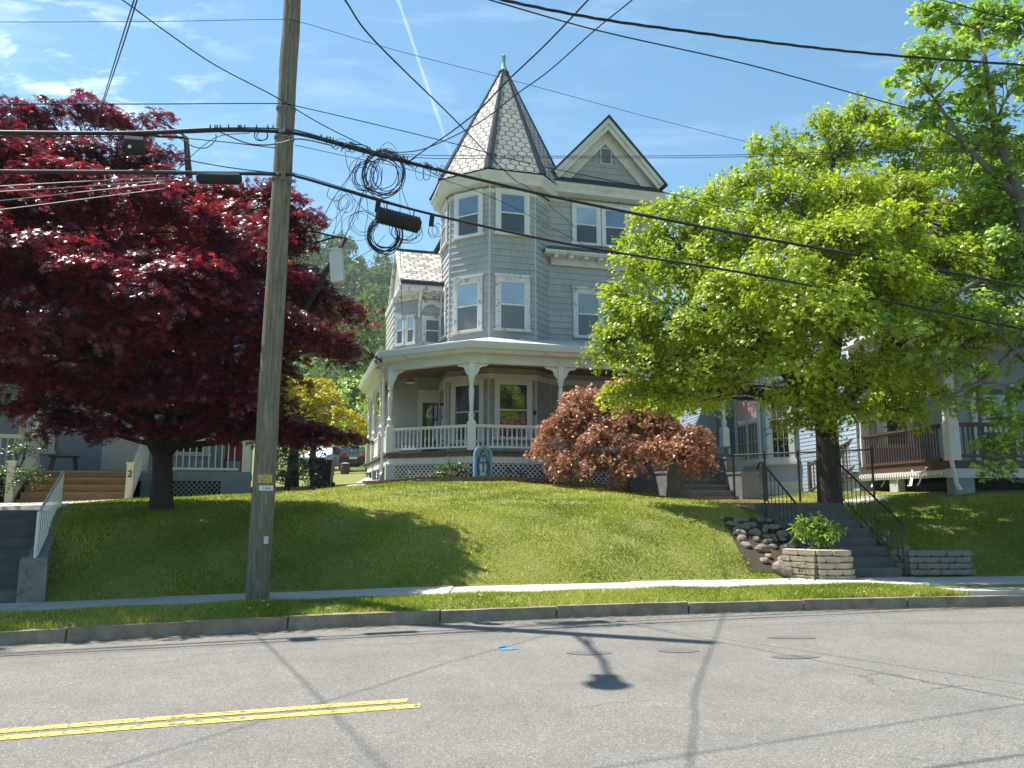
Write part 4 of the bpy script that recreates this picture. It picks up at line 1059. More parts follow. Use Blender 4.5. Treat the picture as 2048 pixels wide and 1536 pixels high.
lattice(PL, C0, 2.28, 2.78); lattice(C0, (6.2, 0), 2.1, 2.78)
mb = MB(); fr, L = frame(PL, C0); mb.fbox(fr, .3, L - .2, .02, .12, 2.1, 2.24); put('lattice_plinth', mb, 'white', house)
mb = MB(); mb.box(PL[0] - .12, PL[1] - .12, 1.9, PL[0] + .2, PL[1] + .2, 2.8); put('porch_pier', mb, 'grey_trim', house)
mb = MB(); mb.sweep([(0, 2.0), (0, 2.9)], [(PL[0] + .25, 9), (PL[0] + .25, 2.6)]); put('porch_pier', mb, 'cream', house)
mb = MB(); x, y = PL[0] - .18, PL[1] + .62
mb.tube([(PL[0] - .42, y + .3, 6.6), (PL[0] - .3, y + .1, 6.3), (x, y, 6.05), (x, y, 4.0), (x, y, 2.55), (x - .06, y - .12, 2.45)], .05, 10); put('downspout', mb, 'trim', house)
# barn lamps hanging under the porch ceiling
for (a, b) in ((.15, 1.62), (-1.55, 3.6)):
    mb = MB(); z = 5.95
    mb.lathe(a, b, [(.20, z - .04), (.215, z - .02), (.19, z + .03), (.09, z + .09), (.05, z + .16), (.035, z + .3), (.02, z + .42)], 18); L_ = put('porch_lamp', mb, 'bluegrey', house)
    mb = MB(); mb.lathe(a, b, [(.17, z - .05), (.18, z - .035), (.17, z - .03)], 16); put('lamp_glass', mb, 'white', L_)

# ---- front steps between stepped stone piers
st = 9; mb = MB(); zb, zt_ = 1.5, DECK
for k in range(st):
    z = zt_ - (zt_ - zb) * (k + 1) / st + .0; b = -.1 - .3 * (k + 1)
    mb.box(6.25, b, zb - .2, 8.35, b + .31, z + .002); mb.box(6.25, b - .03, z - .05, 8.35, b + .02, z + .005)
steps = put('front_steps', mb, 'stonegrey', house)
for x0, x1 in ((8.36, 9.0), (5.7, 6.24)):
    mb = MB()
    for (b0_, b1_, z) in ((-1.0, -.12, 3.42), (-1.85, -1.0, 3.0), (-2.75, -1.85, 2.48)):
        mb.box(x0, b0_, 1.2, x1, b1_, z - .07); mb.box(x0 - .03, b0_ - .03, z - .07, x1 + .03, b1_ + .0, z)
    pier = put('step_pier', mb, 'stonegrey', house)
    if x0 > 8:
        t = textmesh('house_number', '60', .22, 'numwhite', (8.66, -1.017, 3.26), (math.pi / 2, 0, 0), pier)


# ================================================================ garden in front of the turreted house
def draped(name, pts_l, pts_r, mat, lift=.012, n=24, m=4, **kw):
    """sheet laid over the terrain between two plan polylines"""
    def samp(P, t):
        P = [Vector(p) for p in P]; L = [0]
        for a, b in zip(P, P[1:]): L.append(L[-1] + (b - a).length)
        s = t * L[-1]
        for i in range(len(P) - 1):
            if s <= L[i + 1] + 1e-9: return P[i].lerp(P[i + 1], (s - L[i]) / max(1e-9, L[i + 1] - L[i]))
        return P[-1]
    mb = MB(); V = [[None] * (m + 1) for _ in range(n + 1)]
    for i in range(n + 1):
        a, b = samp(pts_l, i / n), samp(pts_r, i / n)
        for j in range(m + 1): q = a.lerp(b, j / m); V[i][j] = (q.x, q.y, tz(q.x, q.y) + lift)
    for i in range(n):
        for j in range(m): mb.poly([V[i][j], V[i][j + 1], V[i + 1][j + 1], V[i + 1][j]])
    return put(name, mb, mat, **kw)


bed_f = [H2W(a, b) for a, b in ((-3.4, .8), (-2.6, -.3), (0, -1.45), (2.5, -1.7), (5.5, -2.1))]
bed_b = [H2W(a, b) for a, b in ((-2.4, 2.4), (-1.5, 1.5), (0, 0), (2.5, 0), (5.6, 0))]
draped('garden_bed', bed_f, bed_b, 'mulch', .03, kind='structure')
mb = MB(); n = 90
pts = []
for i in range(len(bed_f) - 1):
    a, b = Vector(bed_f[i]), Vector(bed_f[i + 1]); L = (b - a).length; k = int(L / .24); d = (b - a) / k
    for j in range(k):
        for c in range(3):
            p = a + d * (j + (.5 if c % 2 else 0)); q = p + d * .94; z = tz(p.x, p.y) - .02 + .075 * c; nx, ny = d.y / d.length, -d.x / d.length; o = random.uniform(-.008, .008)
            P4 = lambda pt, w: (pt.x + nx * (w + o), pt.y + ny * (w + o))
            mb.hexa([(*P4(p, .06), z), (*P4(q, .06), z), (*P4(q, -.05), z), (*P4(p, -.05), z)], [(*P4(p, .06), z + .068), (*P4(q, .06), z + .068), (*P4(q, -.05), z + .068), (*P4(p, -.05), z + .068)])
tag(put('brick_edging', mb, 'brick'), 'low old brick edging around the flower bed below the white porch', 'edging')

# shrine niche and the figure standing in it
nx_, ny_ = H2W(.15, -1.05); nz_0 = tz(nx_, ny_) + .16
nt = thing('shrine_niche', 'arched blue painted garden niche standing on the brick edging', 'niche', (nx_, ny_, nz_0), TH - .05)
OFF[nt.name] = (0, 0, 0)


def arch(w, h, n=18): return [(-w, 0), (w, 0)] + [(w * math.cos(a), h - w + w * math.sin(a)) for a in [math.pi * k / n for k in range(n + 1)]]


mb = MB(); o_, i_ = arch(.29, 1.02), arch(.215, .945)
n = len(o_)
for k in range(n):
    k2 = (k + 1) % n; a, b, c, d = o_[k], o_[k2], i_[k2], i_[k]
    f = lambda p, y, dz=0: (p[0], y, p[1] + (.05 if dz else 0))
    mb.poly([f(a, -.12), f(b, -.12), (c[0], -.12, c[1] + (.05 if k == 0 else 0)), (d[0], -.12, d[1] + (.05 if k == 0 else 0))]); mb.poly([f(a, .1), f(b, .1), f(b, -.12), f(a, -.12)])
    mb.poly([(d[0], -.12, d[1]), (c[0], -.12, c[1]), (c[0], .04, c[1]), (d[0], .04, d[1])])
mb.box(-.32, -.17, -.02, .32, .12, .055); put('niche_frame', mb, 'niche', nt)
mb = MB(); mb.extrude([(x, .04, z) for x, z in i_], (0, .05, 0)); put('niche_back', mb, 'niche_back', nt)
stt = thing('statue', 'small praying figure in white robe and blue mantle inside the arched niche', 'statue', (nx_, ny_, nz_0 + .06), TH - .05)
OFF[stt.name] = (0, 0, .06)
mb = MB(); mb.lathe(0, -.02, [(.12, .06), (.125, .10), (.10, .13), (.105, .2), (.12, .32), (.118, .45), (.10, .56), (.085, .64), (.04, .69)], 16); mb.v = [(x, -.02 + (y + .02) * .7, z) for x, y, z in mb.v]; put('robe', mb, 'robe', stt, smooth=True)
mb = MB()
for sx in (-1, 1):
    mb.tube([(sx * .045, -.04, .70), (sx * .10, -.03, .63), (sx * .135, -.02, .5), (sx * .155, -.03, .36), (sx * .12, -.02, .2), (sx * .09, .0, .1)], [.03, .045, .045, .04, .035, .02], 8)
    mb.tube([(sx * .12, -.05, .52), (sx * .07, -.12, .47), (sx * .012, -.13, .52)], [.035, .03, .018], 7)
mb.lathe(0, .0, [(.08, .09), (.1, .2), (.11, .4), (.09, .6), (.075, .7), (.07, .8), (.03, .84)], 12); mb.v = [(x, y if i < 1e9 else y, z) for i, (x, y, z) in enumerate(mb.v)]
put('mantle', mb, 'mantle', stt, smooth=True)
mb = MB(); mb.lathe(0, -.045, [(.012, .67), (.03, .69), (.035, .71), (.05, .745), (.052, .775), (.042, .81), (.015, .825)], 12); mb.tube([(0, -.11, .765), (0, -.098, .755)], [.008, .01], 6); mb.tube([(-.012, -.14, .50), (-.002, -.15, .58)], [.016, .008], 6); mb.tube([(.012, -.14, .50), (.002, -.15, .58)], [.016, .008], 6); put('head', mb, 'skin', stt, smooth=True)
mb = MB(); mb.lathe(0, -.02, [(.06, .66), (.075, .72), (.072, .79), (.05, .845), (.012, .86)], 12); put('veil', mb, 'hair', stt, smooth=True)

LF = dict(
    maple=leaf_mat('red maple leaves', (.045, .012, .024), (.11, .017, .036), (.38, .05, .055), .42, .08, (1.6, .8, .8)),
    green=leaf_mat('yellow green maple leaves', (.19, .26, .025), (.37, .45, .035), (.60, .65, .075), .52, .03, (1.1, 1.2, .5)),
    bright=leaf_mat('bright green leaves', (.17, .26, .04), (.32, .46, .07), (.50, .64, .12), .52, .05, (1.1, 1.2, .7)),
    lace=leaf_mat('brown red cutleaf', (.27, .105, .06), (.50, .22, .12), (.68, .39, .24), .42, .05),
    yellow=leaf_mat('golden leaves', (.42, .36, .02), (.62, .54, .03), (.78, .70, .05), .4, .04),
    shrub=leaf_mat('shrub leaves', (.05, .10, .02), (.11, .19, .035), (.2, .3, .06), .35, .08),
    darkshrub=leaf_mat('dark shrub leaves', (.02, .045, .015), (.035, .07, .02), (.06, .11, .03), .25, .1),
    wood=leaf_mat('spring woodland leaves', (.045, .085, .02), (.10, .165, .035), (.20, .27, .07), .35, .02),
    grass=leaf_mat('lawn blades', (.17, .235, .016), (.32, .39, .032), (.53, .53, .12), .45, .03),
    peony=leaf_mat('lime shrub leaves', (.18, .30, .03), (.32, .50, .045), (.5, .66, .09), .45, .08),
)


def PC(px, py, Y, r, ry=None, rz=None):
    """a clump measured on the photo at depth Y, given its size"""
    x, y, z = at(px, py, Y); return (x, y, z, r, ry or r, rz or r * .6)


# weeping cutleaf maple before the porch
bx, by = H2W(4.6, -2.05); bz = tz(bx, by)
cl = []
for (px, py, Y, r, rz) in ((1250, 778, 23.9, .7, .35), (1190, 800, 23.6, .7, .4), (1310, 800, 23.8, .7, .4), (1110, 850, 23.5, .6, .4), (1380, 870, 23.4, .7, .4), (1175, 812, 23.6, .95, .55), (1250, 790, 24.0, .95, .5), (1300, 845, 23.6, .95, .6), (1120, 870, 23.4, .75, .5), (1210, 880, 22.9, .9, .5), (1135, 915, 23.1, .75, .42),
                           (1085, 905, 23.5, .45, .35), (1200, 930, 22.6, .7, .35), (1260, 940, 22.5, .55, .3), (1290, 900, 22.6, .85, .42), (1350, 905, 22.8, .8, .42), (1390, 925, 23.0, .6, .35), (1340, 870, 23.6, .9, .5), (1150, 835, 23.5, .7, .5),
                           (1240, 850, 23.2, .9, .6), (1400, 900, 23.6, .5, .4), (1310, 815, 24, .7, .4), (1130, 945, 23.0, .45, .25), (1180, 860, 23.0, .7, .5), (1230, 815, 23.4, .8, .5)):
    x, y, z = at(px, py, Y); cl.append((x, y, z, r * .86, r * .8, rz))
tree('weeping_maple', 'broad brown red weeping cutleaf maple in front of the porch', 'tree', (bx, by, bz), .1,
     [[((bx, by, bz - .1), .11), ((bx + .1, by, bz + .7), .09), ((bx + .3, by + .1, bz + 1.6), .07)], [((bx + .1, by, bz + .7), .07), ((bx - .6, by, bz + 1.5), .05)]],
     cl, LF['lace'], 'bark2', .115, 95, .26, 36, ((-.7, .85), (-.25, 1), (.25, 1), (.7, .85)), .17, updir=.35, hang=.55, flat=.3, shell=.7, droop=.6)
# small planting
sx_, sy_ = H2W(-.75, -.35)
tree('green_shrub', 'rounded green shrub in the bed against the porch lattice', 'shrub', (sx_, sy_, tz(sx_, sy_)), .03, [[((sx_, sy_, 2.0), .03), ((sx_, sy_, 2.3), .02)]],
     [(sx_, sy_ - .1, 2.5, .5, .35, .3), (sx_ - .35, sy_, 2.42, .35, .3, .26), (sx_ + .4, sy_, 2.45, .35, .3, .3), (sx_ + .05, sy_, 2.7, .22, .2, .2)], LF['shrub'], 'bark', .07, 150, .14, 22, L1, .45, updir=.4)
for i, (a, b, w, h, lab) in enumerate(((1.35, -.6, .45, .35, 'green leafy plant in the shade right of the blue niche'), (2.5, -.7, .6, .3, 'dark green plant against the lattice beside the weeping maple'), (-2.3, .75, .3, .22, 'small leafy plant at the left end of the porch lattice'), (-1.75, .4, .28, .2, 'low leafy plant between the lattice and the rounded shrub'))):
    x, y = H2W(a, b); z = tz(x, y)
    tree('garden_plant', lab, 'plant', (x, y, z), .02, [[((x, y, z), .02), ((x, y, z + .15), .012)]], [(x, y, z + h, w, .3, h * .8)], LF['shrub' if i != 1 else 'darkshrub'], 'bark', .085, 50, .13, 14, L1, .4, updir=.3, limbs=False)

# ================================================================ stone steps, rails, block walls, rocks
SX0, SX1 = 5.62, 7.24; SY0 = float(K(6.4)) + 2.76
root = thing('stone_steps', 'flight of dark bluestone steps climbing the grass bank', 'steps', ((SX0 + SX1) / 2, SY0, .17))
for k in range(8):
    mb = MB(); y = SY0 + .335 * k; z = .17 + .168 * k; j = random.uniform(-.03, .03)
    mb.hexa([(SX0 + j, y, z - .1), (SX1 + j, y + .02, z - .1), (SX1 + j, y + .6, z - .1), (SX0 + j, y + .6, z - .1)], [(SX0 + j, y - .02, z + .166), (SX1 + j, y, z + .168), (SX1 + j, y + .6, z + .168), (SX0 + j, y + .6, z + .166)])
    put('step', mb, 'bluestone', root)
ST, SYT = .17 + .168 * 8, SY0 + .335 * 8
mb = MB(); mb.box(SX0 - .05, SYT - .1, ST - .3, SX1 + .05, SYT + .6, ST - .01); put('landing', mb, 'bluestone', root)


def handrail(name, lab, x, y0, z0, y1, z1, mat='iron', group=None, h=.86, n=11, curl=True, x1=None):
    r = thing(name, lab, 'handrail', (x, y0, z0), group=group); x1 = x if x1 is None else x1
    mb = MB(); P = [(x + (x1 - x) * t, y0 + (y1 - y0) * t, z0 + (z1 - z0) * t + h) for t in [k / 8 for k in range(9)]]
    if curl: P = [(x, y0 - .1, z0 + h - .14), (x, y0 - .08, z0 + h - .04)] + P + [(x1, y1 + .12, z1 + h + .02), (x1, y1 + .3, z1 + h - .01), (x1, y1 + .38, z1 + h - .12)]
    mb.tube(P, .022, 6); put('rail', mb, mat, r)
    mb = MB(); mb.tube([(x, y0, z0 + .12), (x1, y1, z1 + .12)], .014, 5); put('rail', mb, mat, r)
    for k in range(n):
        t = k / (n - 1); mb = MB(); xx, yy, zz = x + (x1 - x) * t, y0 + (y1 - y0) * t, z0 + (z1 - z0) * t
        big_ = k in (0, n - 1); mb.tube([(xx, yy, zz + (-.15 if big_ else .11)), (xx, yy, zz + h)], .02 if big_ else .009, 5); put('post' if big_ else 'baluster', mb, mat, r)
    return r


handrail('iron_handrail', 'black iron handrail on the left of the bluestone steps', SX0 - .02, SY0 + .35, .45, SYT, ST + .02)
handrail('iron_handrail', 'black iron handrail on the right of the bluestone steps', SX1 + .04, SY0 + .05, .30, SYT, ST + .02, n=14)


def blockwall(lab, pts, z0, rows, mat, w=.27, h=.112):
    mb = MB()
    for r_ in range(rows):
        for (p, q) in zip(pts, pts[1:]):
            p_, q_ = Vector(p), Vector(q); L = (q_ - p_).length; d = (q_ - p_).normalized(); n = Vector((d.y, -d.x)); k = max(1, round(L / w)); ww = L / k
            for j in range(-1 if r_ % 2 else 0, k):
                a = max(0, (j + (.5 if r_ % 2 else 0)) * ww); b = min(L, (j + 1 + (.5 if r_ % 2 else 0)) * ww) - .012
                if b - a < .05: continue
                o = random.uniform(-.02, .02) - r_ * .012; z = z0 + r_ * h; e = .02
                A, B = p_ + d * a, p_ + d * b; tw = random.uniform(-.015, .015)
                F0, F1 = A + n * (o + .11), B + n * (o + .11 + tw); G0, G1 = A + n * (o - .12), B + n * (o - .12)
                mb.hexa([(*(F0 + d * e - n * e), z), (*(F1 - d * e - n * e), z), (*G1, z), (*G0, z)], [(*(F0 + d * e - n * e), z + .03), (*(F1 - d * e - n * e), z + .03), (*G1, z + .03), (*G0, z + .03)])
                mb.hexa([(*F0, z + .02), (*F1, z + .02), (*G1, z + .02), (*G0, z + .02)], [(*F0, z + h - .012), (*F1, z + h - .012), (*G1, z + h - .004), (*G0, z + h - .004)])
    return tag(put('garden_wall', mb, mat), lab, 'retaining wall')


blockwall('tan stacked block wall coloured as sunlit left of the stone steps', [(5.05, 14.62), (5.5, 14.2), (6.08, 14.22), (6.1, 14.7)], .13, 5, 'block')
blockwall('darker block wall right of the stone steps', [(7.32, 15.05), (7.4, 14.72), (8.55, 14.74), (8.62, 15.3)], .2, 4, 'block2')


def rock(x, y, z, r, lab, group=None, mat='rock'):
    mb = MB(); n, m = 9, 6; ph = [random.uniform(0, 6) for _ in range(6)]; sx2, sy2, sz2 = random.uniform(.9, 1.35), random.uniform(.8, 1.1), random.uniform(.55, .8); a0 = random.uniform(0, 3)
    for i in range(m + 1):
        t = math.pi * i / m
        for j in range(n):
            a = 2 * math.pi * j / n; q = r * (1 + .12 * math.sin(2 * a + ph[0] + 2 * t) + .09 * math.sin(3 * a + ph[1]) * math.sin(t) + random.uniform(-.05, .05))
            X, Y_ = q * math.sin(t) * math.cos(a) * sx2, q * math.sin(t) * math.sin(a) * sy2
            mb.v.append((x + X * math.cos(a0) - Y_ * math.sin(a0), y + X * math.sin(a0) + Y_ * math.cos(a0), z + q * math.cos(t) * sz2))
    for i in range(m):
        for j in range(n): a, b = i * n + j, i * n + (j + 1) % n; mb.f.append((a, a + n, b + n, b))
    return tag(put('fieldstone', mb, mat, smooth=False), lab, 'rock', group)


draped('garden_bed', [(4.35, 14.5), (4.5, 16.95)], [(5.66, 14.6), (5.66, 16.95)], 'mulch', .015, kind='structure')
rk = []
for k in range(120):
    t = random.random(); x = 4.55 + random.random() * 1.05 + .0; y = 14.75 + random.random() * 2.1
    x -= (y - 14.75) * .02; r = random.uniform(.065, .135)
    if all((x - a) ** 2 + ((y - b) * .8) ** 2 > (.72 * (r + c)) ** 2 for a, b, c in rk): rk.append((x, y, r))
ORD = ['first', 'second', 'third', 'fourth', 'fifth', 'sixth', 'seventh', 'eighth', 'ninth', 'tenth', 'eleventh', 'twelfth']
rows = {}
for x, y, r in rk: rows.setdefault(min(6, int((y - 14.7) / .3)), []).append((x, y, r))
for ri, row in rows.items():
    for i, (x, y, r) in enumerate(sorted(row)):
        size = 'small' if r < .085 else 'large' if r > .115 else 'middling'; rn_ = ['lowest', 'second lowest', 'third lowest', 'middle', 'third highest', 'second highest', 'highest'][ri]
        rock(x, y, tz(min(x, 5.3), y) + r * .42, r, f'{size} rounded fieldstone, {ORD[i]} from the left in the {rn_} row of the heap', 'fieldstones heaped beside the steps')
rock(5.0, 14.55, tz(5, 14.55) + .09, .2, 'largest flat faced boulder at the left end of the tan block wall')
for i, (x, y) in enumerate(((7.55, 15.3), (7.8, 15.6), (7.5, 15.9), (7.75, 16.2), (8.1, 15.3), (7.5, 16.6))): rock(x, y, tz(x, y) + .06, random.uniform(.08, .13), ('lowest', 'second lowest', 'third lowest', 'fourth lowest', 'rightmost', 'highest')[i] + ' shaded fieldstone on the bank right of the stone steps', 'fieldstones right of the steps')
gx, gy = ground(1858, 1158, .3); rock(gx, float(K(gx)) + 2.95, .25, .12, 'lone grey stone on the shaded bank behind the pavement')
x, y, z = at(1632, 1092, 14.75)
tree('lime_shrub', 'bright lime green leafy shrub between the rocks and the stone steps', 'shrub', (x, y, tz(x, y)), .03,
     [[((x + q * .08, y, tz(x, y) - .05), .015), ((x + q * .2, y + .05 * q, z + .2), .008)] for q in (-1, -.4, .3, 1)],
     [PC(1630, 1062, 14.75, .33, .3, .26), PC(1607, 1058, 14.7, .2, .2, .2), PC(1655, 1060, 14.8, .2, .2, .2), PC(1632, 1042, 14.75, .24, .2, .14), PC(1640, 1080, 14.7, .26, .2, .15)], LF['peony'], 'bark', .12, 260, .13, 18, L1, .32, updir=.45, limbs=False)
x, y = 5.35, 13.95
tree('garden_plant', 'small leafy plant at the foot of the tan block wall', 'plant', (x, y, .15), .02, [[((x, y, .15), .01), ((x, y, .25), .008)]], [(x, y, .22, .3, .15, .1), (x - .2, y + .3, .3, .2, .15, .1)], LF['shrub'], 'bark', .06, 90, .1, 12, L1, .5, limbs=False)
draped('footpath', [(5.5, SYT + .3), (5.2, 18.6), H2W(6.3, -3.9), H2W(6.2, -2.6)], [(7.3, SYT + .3), (7.1, 18.6), H2W(8.4, -3.9), H2W(8.4, -2.6)], 'redpath', .02, kind='structure')
draped('footpath', [(7.1, 18.2), (9.5, 19.0)], [(7.3, 20.2), (9.5, 20.6)], 'walk', .02, kind='structure')

# ================================================================ left house and its steps
LA = R(17); lu = (math.cos(LA), math.sin(LA)); LO = at(500, 950, 21.5)[:2]
LZ = 1.55


def Ls(px, off=0.0):
    x, y, z = onplane(px, 900, LO[0] + lu[1] * off, LO[1] - lu[0] * off, LA); return (x - LO[0] - lu[1] * off) * lu[0] + (y - LO[1] + lu[0] * off) * lu[1]


def lz(px, py): return onplane(px, py, LO[0], LO[1], LA)[2]


lh = thing('blue_house', 'blue clapboard house with cream porch railings behind the red maple', 'house', (LO[0], LO[1], LZ), LA, local=True)
sA, sB = Ls(278), Ls(78); DZ = 2.32; LEFT = -15.5
mb = MB(); mb.box(LEFT, 0, DZ - .18, 0, 2.3, DZ); mb.box(LEFT, -.03, DZ - .24, .03, -.003, DZ + .02); put('porch_deck', mb, 'bluegrey', lh)
siding('wall', [(-.2, 9), (-.2, 6), (-.2, 2.3)], 1.6, 8.2, 'blue', lh, .12); siding('wall', [(LEFT, 2.3), (-.2, 2.3)], DZ, 8.2, 'blue', lh, .12)
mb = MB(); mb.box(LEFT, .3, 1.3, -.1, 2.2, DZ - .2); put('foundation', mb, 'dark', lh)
mb = MB(); mb.box(-.75, -.02, 1.3, .02, .2, DZ - .24); put('porch_pier', mb, 'bluegrey', lh); mb = MB(); mb.box(sA + .1, -.0, 1.3, sA + .35, .2, DZ - .24); put('porch_pier', mb, 'bluegrey', lh)
lattice((sA + .35, -.01), (-.75, -.01), 1.62, DZ - .26, 'bluegrey', lh, .13, .014)
for s in (-.12, sA + .12, sB - .12, LEFT + 5, LEFT + .2):
    mb = MB(); mb.box(s - .09, .02, DZ, s + .09, .2, 5.0); mb.box(s - .11, 0, DZ, s + .11, .22, DZ + .9); mb.box(s - .12, -.01, 4.85, s + .12, .23, 5.0); put('porch_post', mb, 'cream_paint', lh)
rail((sA + .2, .1), (-.2, .1), .155, lh, 'cream_paint', DZ - .02, h=.95, square=True); rail((sB - 4, .1), (sB - .2, .1), .155, lh, 'cream_paint', DZ - .02, h=.95, square=True)
mb = MB(); mb.box(LEFT - .3, -.3, 5.0, .3, 2.4, 5.2); mb.hexa([(LEFT - .4, -.45, 5.2), (.4, -.45, 5.2), (.4, 2.4, 5.2), (LEFT - .4, 2.4, 5.2)], [(LEFT - .4, -.45, 5.26), (.4, -.45, 5.26), (.4, 2.35, 6.0), (LEFT - .4, 2.35, 6.0)]); put('porch_roof', mb, 'shingle_roof', lh)
mb = MB(); mb.hexa([(LEFT - .4, 1.9, 8.2), (.3, 1.9, 8.2), (.3, 9.4, 8.2), (LEFT - .4, 9.4, 8.2)], [(LEFT + 2, 5.4, 10.2), (-2, 5.4, 10.2), (-2, 5.9, 10.2), (LEFT + 2, 5.9, 10.2)]); put('roof', mb, 'shingle_roof', lh)
fl = (0, 2.3, 1, 0)
mb = MB(); dx0, dx1 = Ls(205, -2.3), Ls(282, -2.3); mb.fbox(fl, dx0, dx1, .02, .07, DZ, DZ + 2.15); d = put('door', mb, 'door_white', lh)
mb = MB()
for r_ in range(3):
    for c_ in range(2): w_ = (dx1 - dx0) / 2; mb.fbox(fl, dx0 + w_ * c_ + .1, dx0 + w_ * (c_ + 1) - .1, .07, .085, DZ + .15 + r_ * .66, DZ + .65 + r_ * .66)
put('door_panels', mb, 'door_white', d)
mb = MB(); mb.fbox(fl, dx1 - .12, dx1 - .07, .07, .13, DZ + 1.0, DZ + 1.08); put('handle', mb, 'chrome', d)
for a_, b_ in ((Ls(340, -2.3), Ls(420, -2.3)), (Ls(35, -2.3), Ls(110, -2.3)), (Ls(-100, -2.3), Ls(-30, -2.3))): window(lh, fl, a_, b_, 2.9, 4.7, 'pane_dark', 'pane_dark', 'trim', .12, base=.024)
for a_ in (-2.6, -6, -9.5, -13): window(lh, fl, a_, a_ + 1.1, 6.3, 7.9, 'pane_dark', 'pane_dark', 'trim', .12, base=.024)
zb = 1.40; mb = MB(); nst = 5
for k in range(nst):
    z = zb + (DZ - zb) * (k + 1) / nst; y = -1.55 + .3 * k
    mb.box(sB, y, z - .045, sA, y + .32, z - .003); mb.box(sB + .01, y + .025, z - (DZ - zb) / nst - .0, sA - .01, y + .05, z - .047)
stp = put('wooden_steps', mb, 'newwood', lh)
for s in (sB - .1, sA + .1):
    mb = MB(); mb.hexa([(s - .08, -1.72, zb - .1), (s + .08, -1.72, zb - .1), (s + .08, -1.55, zb - .1), (s - .08, -1.55, zb - .1)], [(s - .08, -1.72, zb + 1.05), (s + .08, -1.72, zb + 1.05), (s + .08, -1.55, zb + 1.05), (s - .08, -1.55, zb + 1.05)]); mb.box(s - .10, -1.74, zb + 1.05, s + .10, -1.53, zb + 1.1)
    put('newel_post', mb, 'cream_paint', lh)
    mb = MB(); y0_, y1_ = -1.55, .0; z0_, z1_ = zb + .85, DZ + .88
    mb.hexa([(s - .05, y0_, z0_ - .07), (s + .05, y0_, z0_ - .07), (s + .05, y1_, z1_ - .07), (s - .05, y1_, z1_ - .07)], [(s - .05, y0_, z0_), (s + .05, y0_, z0_), (s + .05, y1_, z1_), (s - .05, y1_, z1_)])
    mb.hexa([(s - .04, y0_, z0_ - .72), (s + .04, y0_, z0_ - .72), (s + .04, y1_, z1_ - .72), (s - .04, y1_, z1_ - .72)], [(s - .04, y0_, z0_ - .65), (s + .04, y0_, z0_ - .65), (s + .04, y1_, z1_ - .65), (s - .04, y1_, z1_ - .65)])
    rl = put('stair_rail', mb, 'cream_paint', lh)
    for k in range(9):
        t = (k + .5) / 9; y = y0_ + (y1_ - y0_) * t; z = z0_ + (z1_ - z0_) * t; mb = MB(); mb.box(s - .02, y - .02, z - .66, s + .02, y + .02, z - .06); put('baluster', mb, 'cream_paint', rl)
t = textmesh('house_number', '2', .24, 'ink', (sA + .1, -1.735, zb + .8), (math.pi / 2, 0, 0), lh)
# bench on the left porch and a red chair
bs = Ls(130, -1.6); bn = thing('porch_bench', 'dark wooden bench on the blue house porch beside the white door', 'bench', (LO[0] + lu[0] * bs - lu[1] * 1.6, LO[1] + lu[1] * bs + lu[0] * 1.6, DZ), LA); OFF[bn.name] = (0, 0, 0)
mb = MB(); mb.box(-.35, -.18, .42, .35, .18, .47); put('seat', mb, 'brownpaint', bn)
for i, j in ((-1, -1), (1, -1), (-1, 1), (1, 1)): mb = MB(); mb.beam((i * .33, j * .15, 0), (i * .26, j * .12, .42), .04, .04); put('leg', mb, 'brownpaint', bn)
rs = Ls(468, -1.2); rc = thing('red_chair', 'red plastic chair behind the cream porch railing at the right end', 'chair', (LO[0] + lu[0] * rs - lu[1] * 1.2, LO[1] + lu[1] * rs + lu[0] * 1.2, DZ), LA); OFF[rc.name] = (0, 0, 0)
mb = MB(); mb.box(-.25, -.22, .38, .25, .22, .43); put('seat', mb, 'dullred', rc)
mb = MB(); mb.extrude([(-.25, .2, .43), (.25, .2, .43), (.25, .3, .85), (.15, .32, .95), (-.15, .32, .95), (-.25, .3, .85)], (0, .03, 0)); put('backrest', mb, 'dullred', rc)
for i, j in ((-1, -1), (1, -1), (-1, 1), (1, 1)): mb = MB(); mb.beam((i * .22, j * .18, 0), (i * .22, j * .18, .38), .04, .04); put('leg', mb, 'dullred', rc)
# slate steps up the bank with a concrete cheek wall and a white rail
W0, W1 = Vector((-6.95, float(K(-6.95)) + 2.95)), Vector((-9.1, 15.5)); wd = (W1 - W0).normalized(); wn_ = Vector((-wd.y, wd.x))
root = thing('bank_steps', 'uneven slate steps climbing the bank at the far left', 'steps', (W0.x - 1, W0.y, .17)); L = (W1 - W0).length; n = 8
for k in range(n):
    a = W0 + wd * (L * k / n - .15); b = W0 + wd * (L * (k + 1) / n + .1); z = .17 + 1.22 * k / n; j = random.uniform(-.02, .02)
    mb = MB(); A = [a + wn_ * .05, a + wn_ * 2.3, b + wn_ * 2.3, b + wn_ * .05]; A = [A[1], A[0], A[3], A[2]]
    mb.hexa([(*p, z - .12) for p in A], [(*p, z + .15 + j * (i % 2)) for i, p in enumerate(A)]); put('step', mb, 'bluestone', root)
mb = MB(); q = -wn_ * .24
mb.hexa([(*(W0 + q), 0), (*(W1 + q), .8), (*W1, .8), (*W0, 0)], [(*(W0 + q), .72), (*(W1 + q), 1.52), (*W1, 1.52), (*W0, .72)])
mb.hexa([(*(W0 + q * 1.25 - wd * .25), 0), (*(W0 + q * 1.25 + wd * .05), 0), (*(W0 - q * .2 + wd * .05), 0), (*(W0 - q * .2 - wd * .25), 0)], [(*(W0 + q * 1.2 - wd * .22), .76), (*(W0 + q * 1.2 + wd * .05), .78), (*(W0 - q * .2 + wd * .05), .78), (*(W0 - q * .2 - wd * .22), .76)])
tag(put('cheek_wall', mb, 'concrete'), 'sloping concrete cheek wall beside the slate steps at the far left', 'retaining wall')
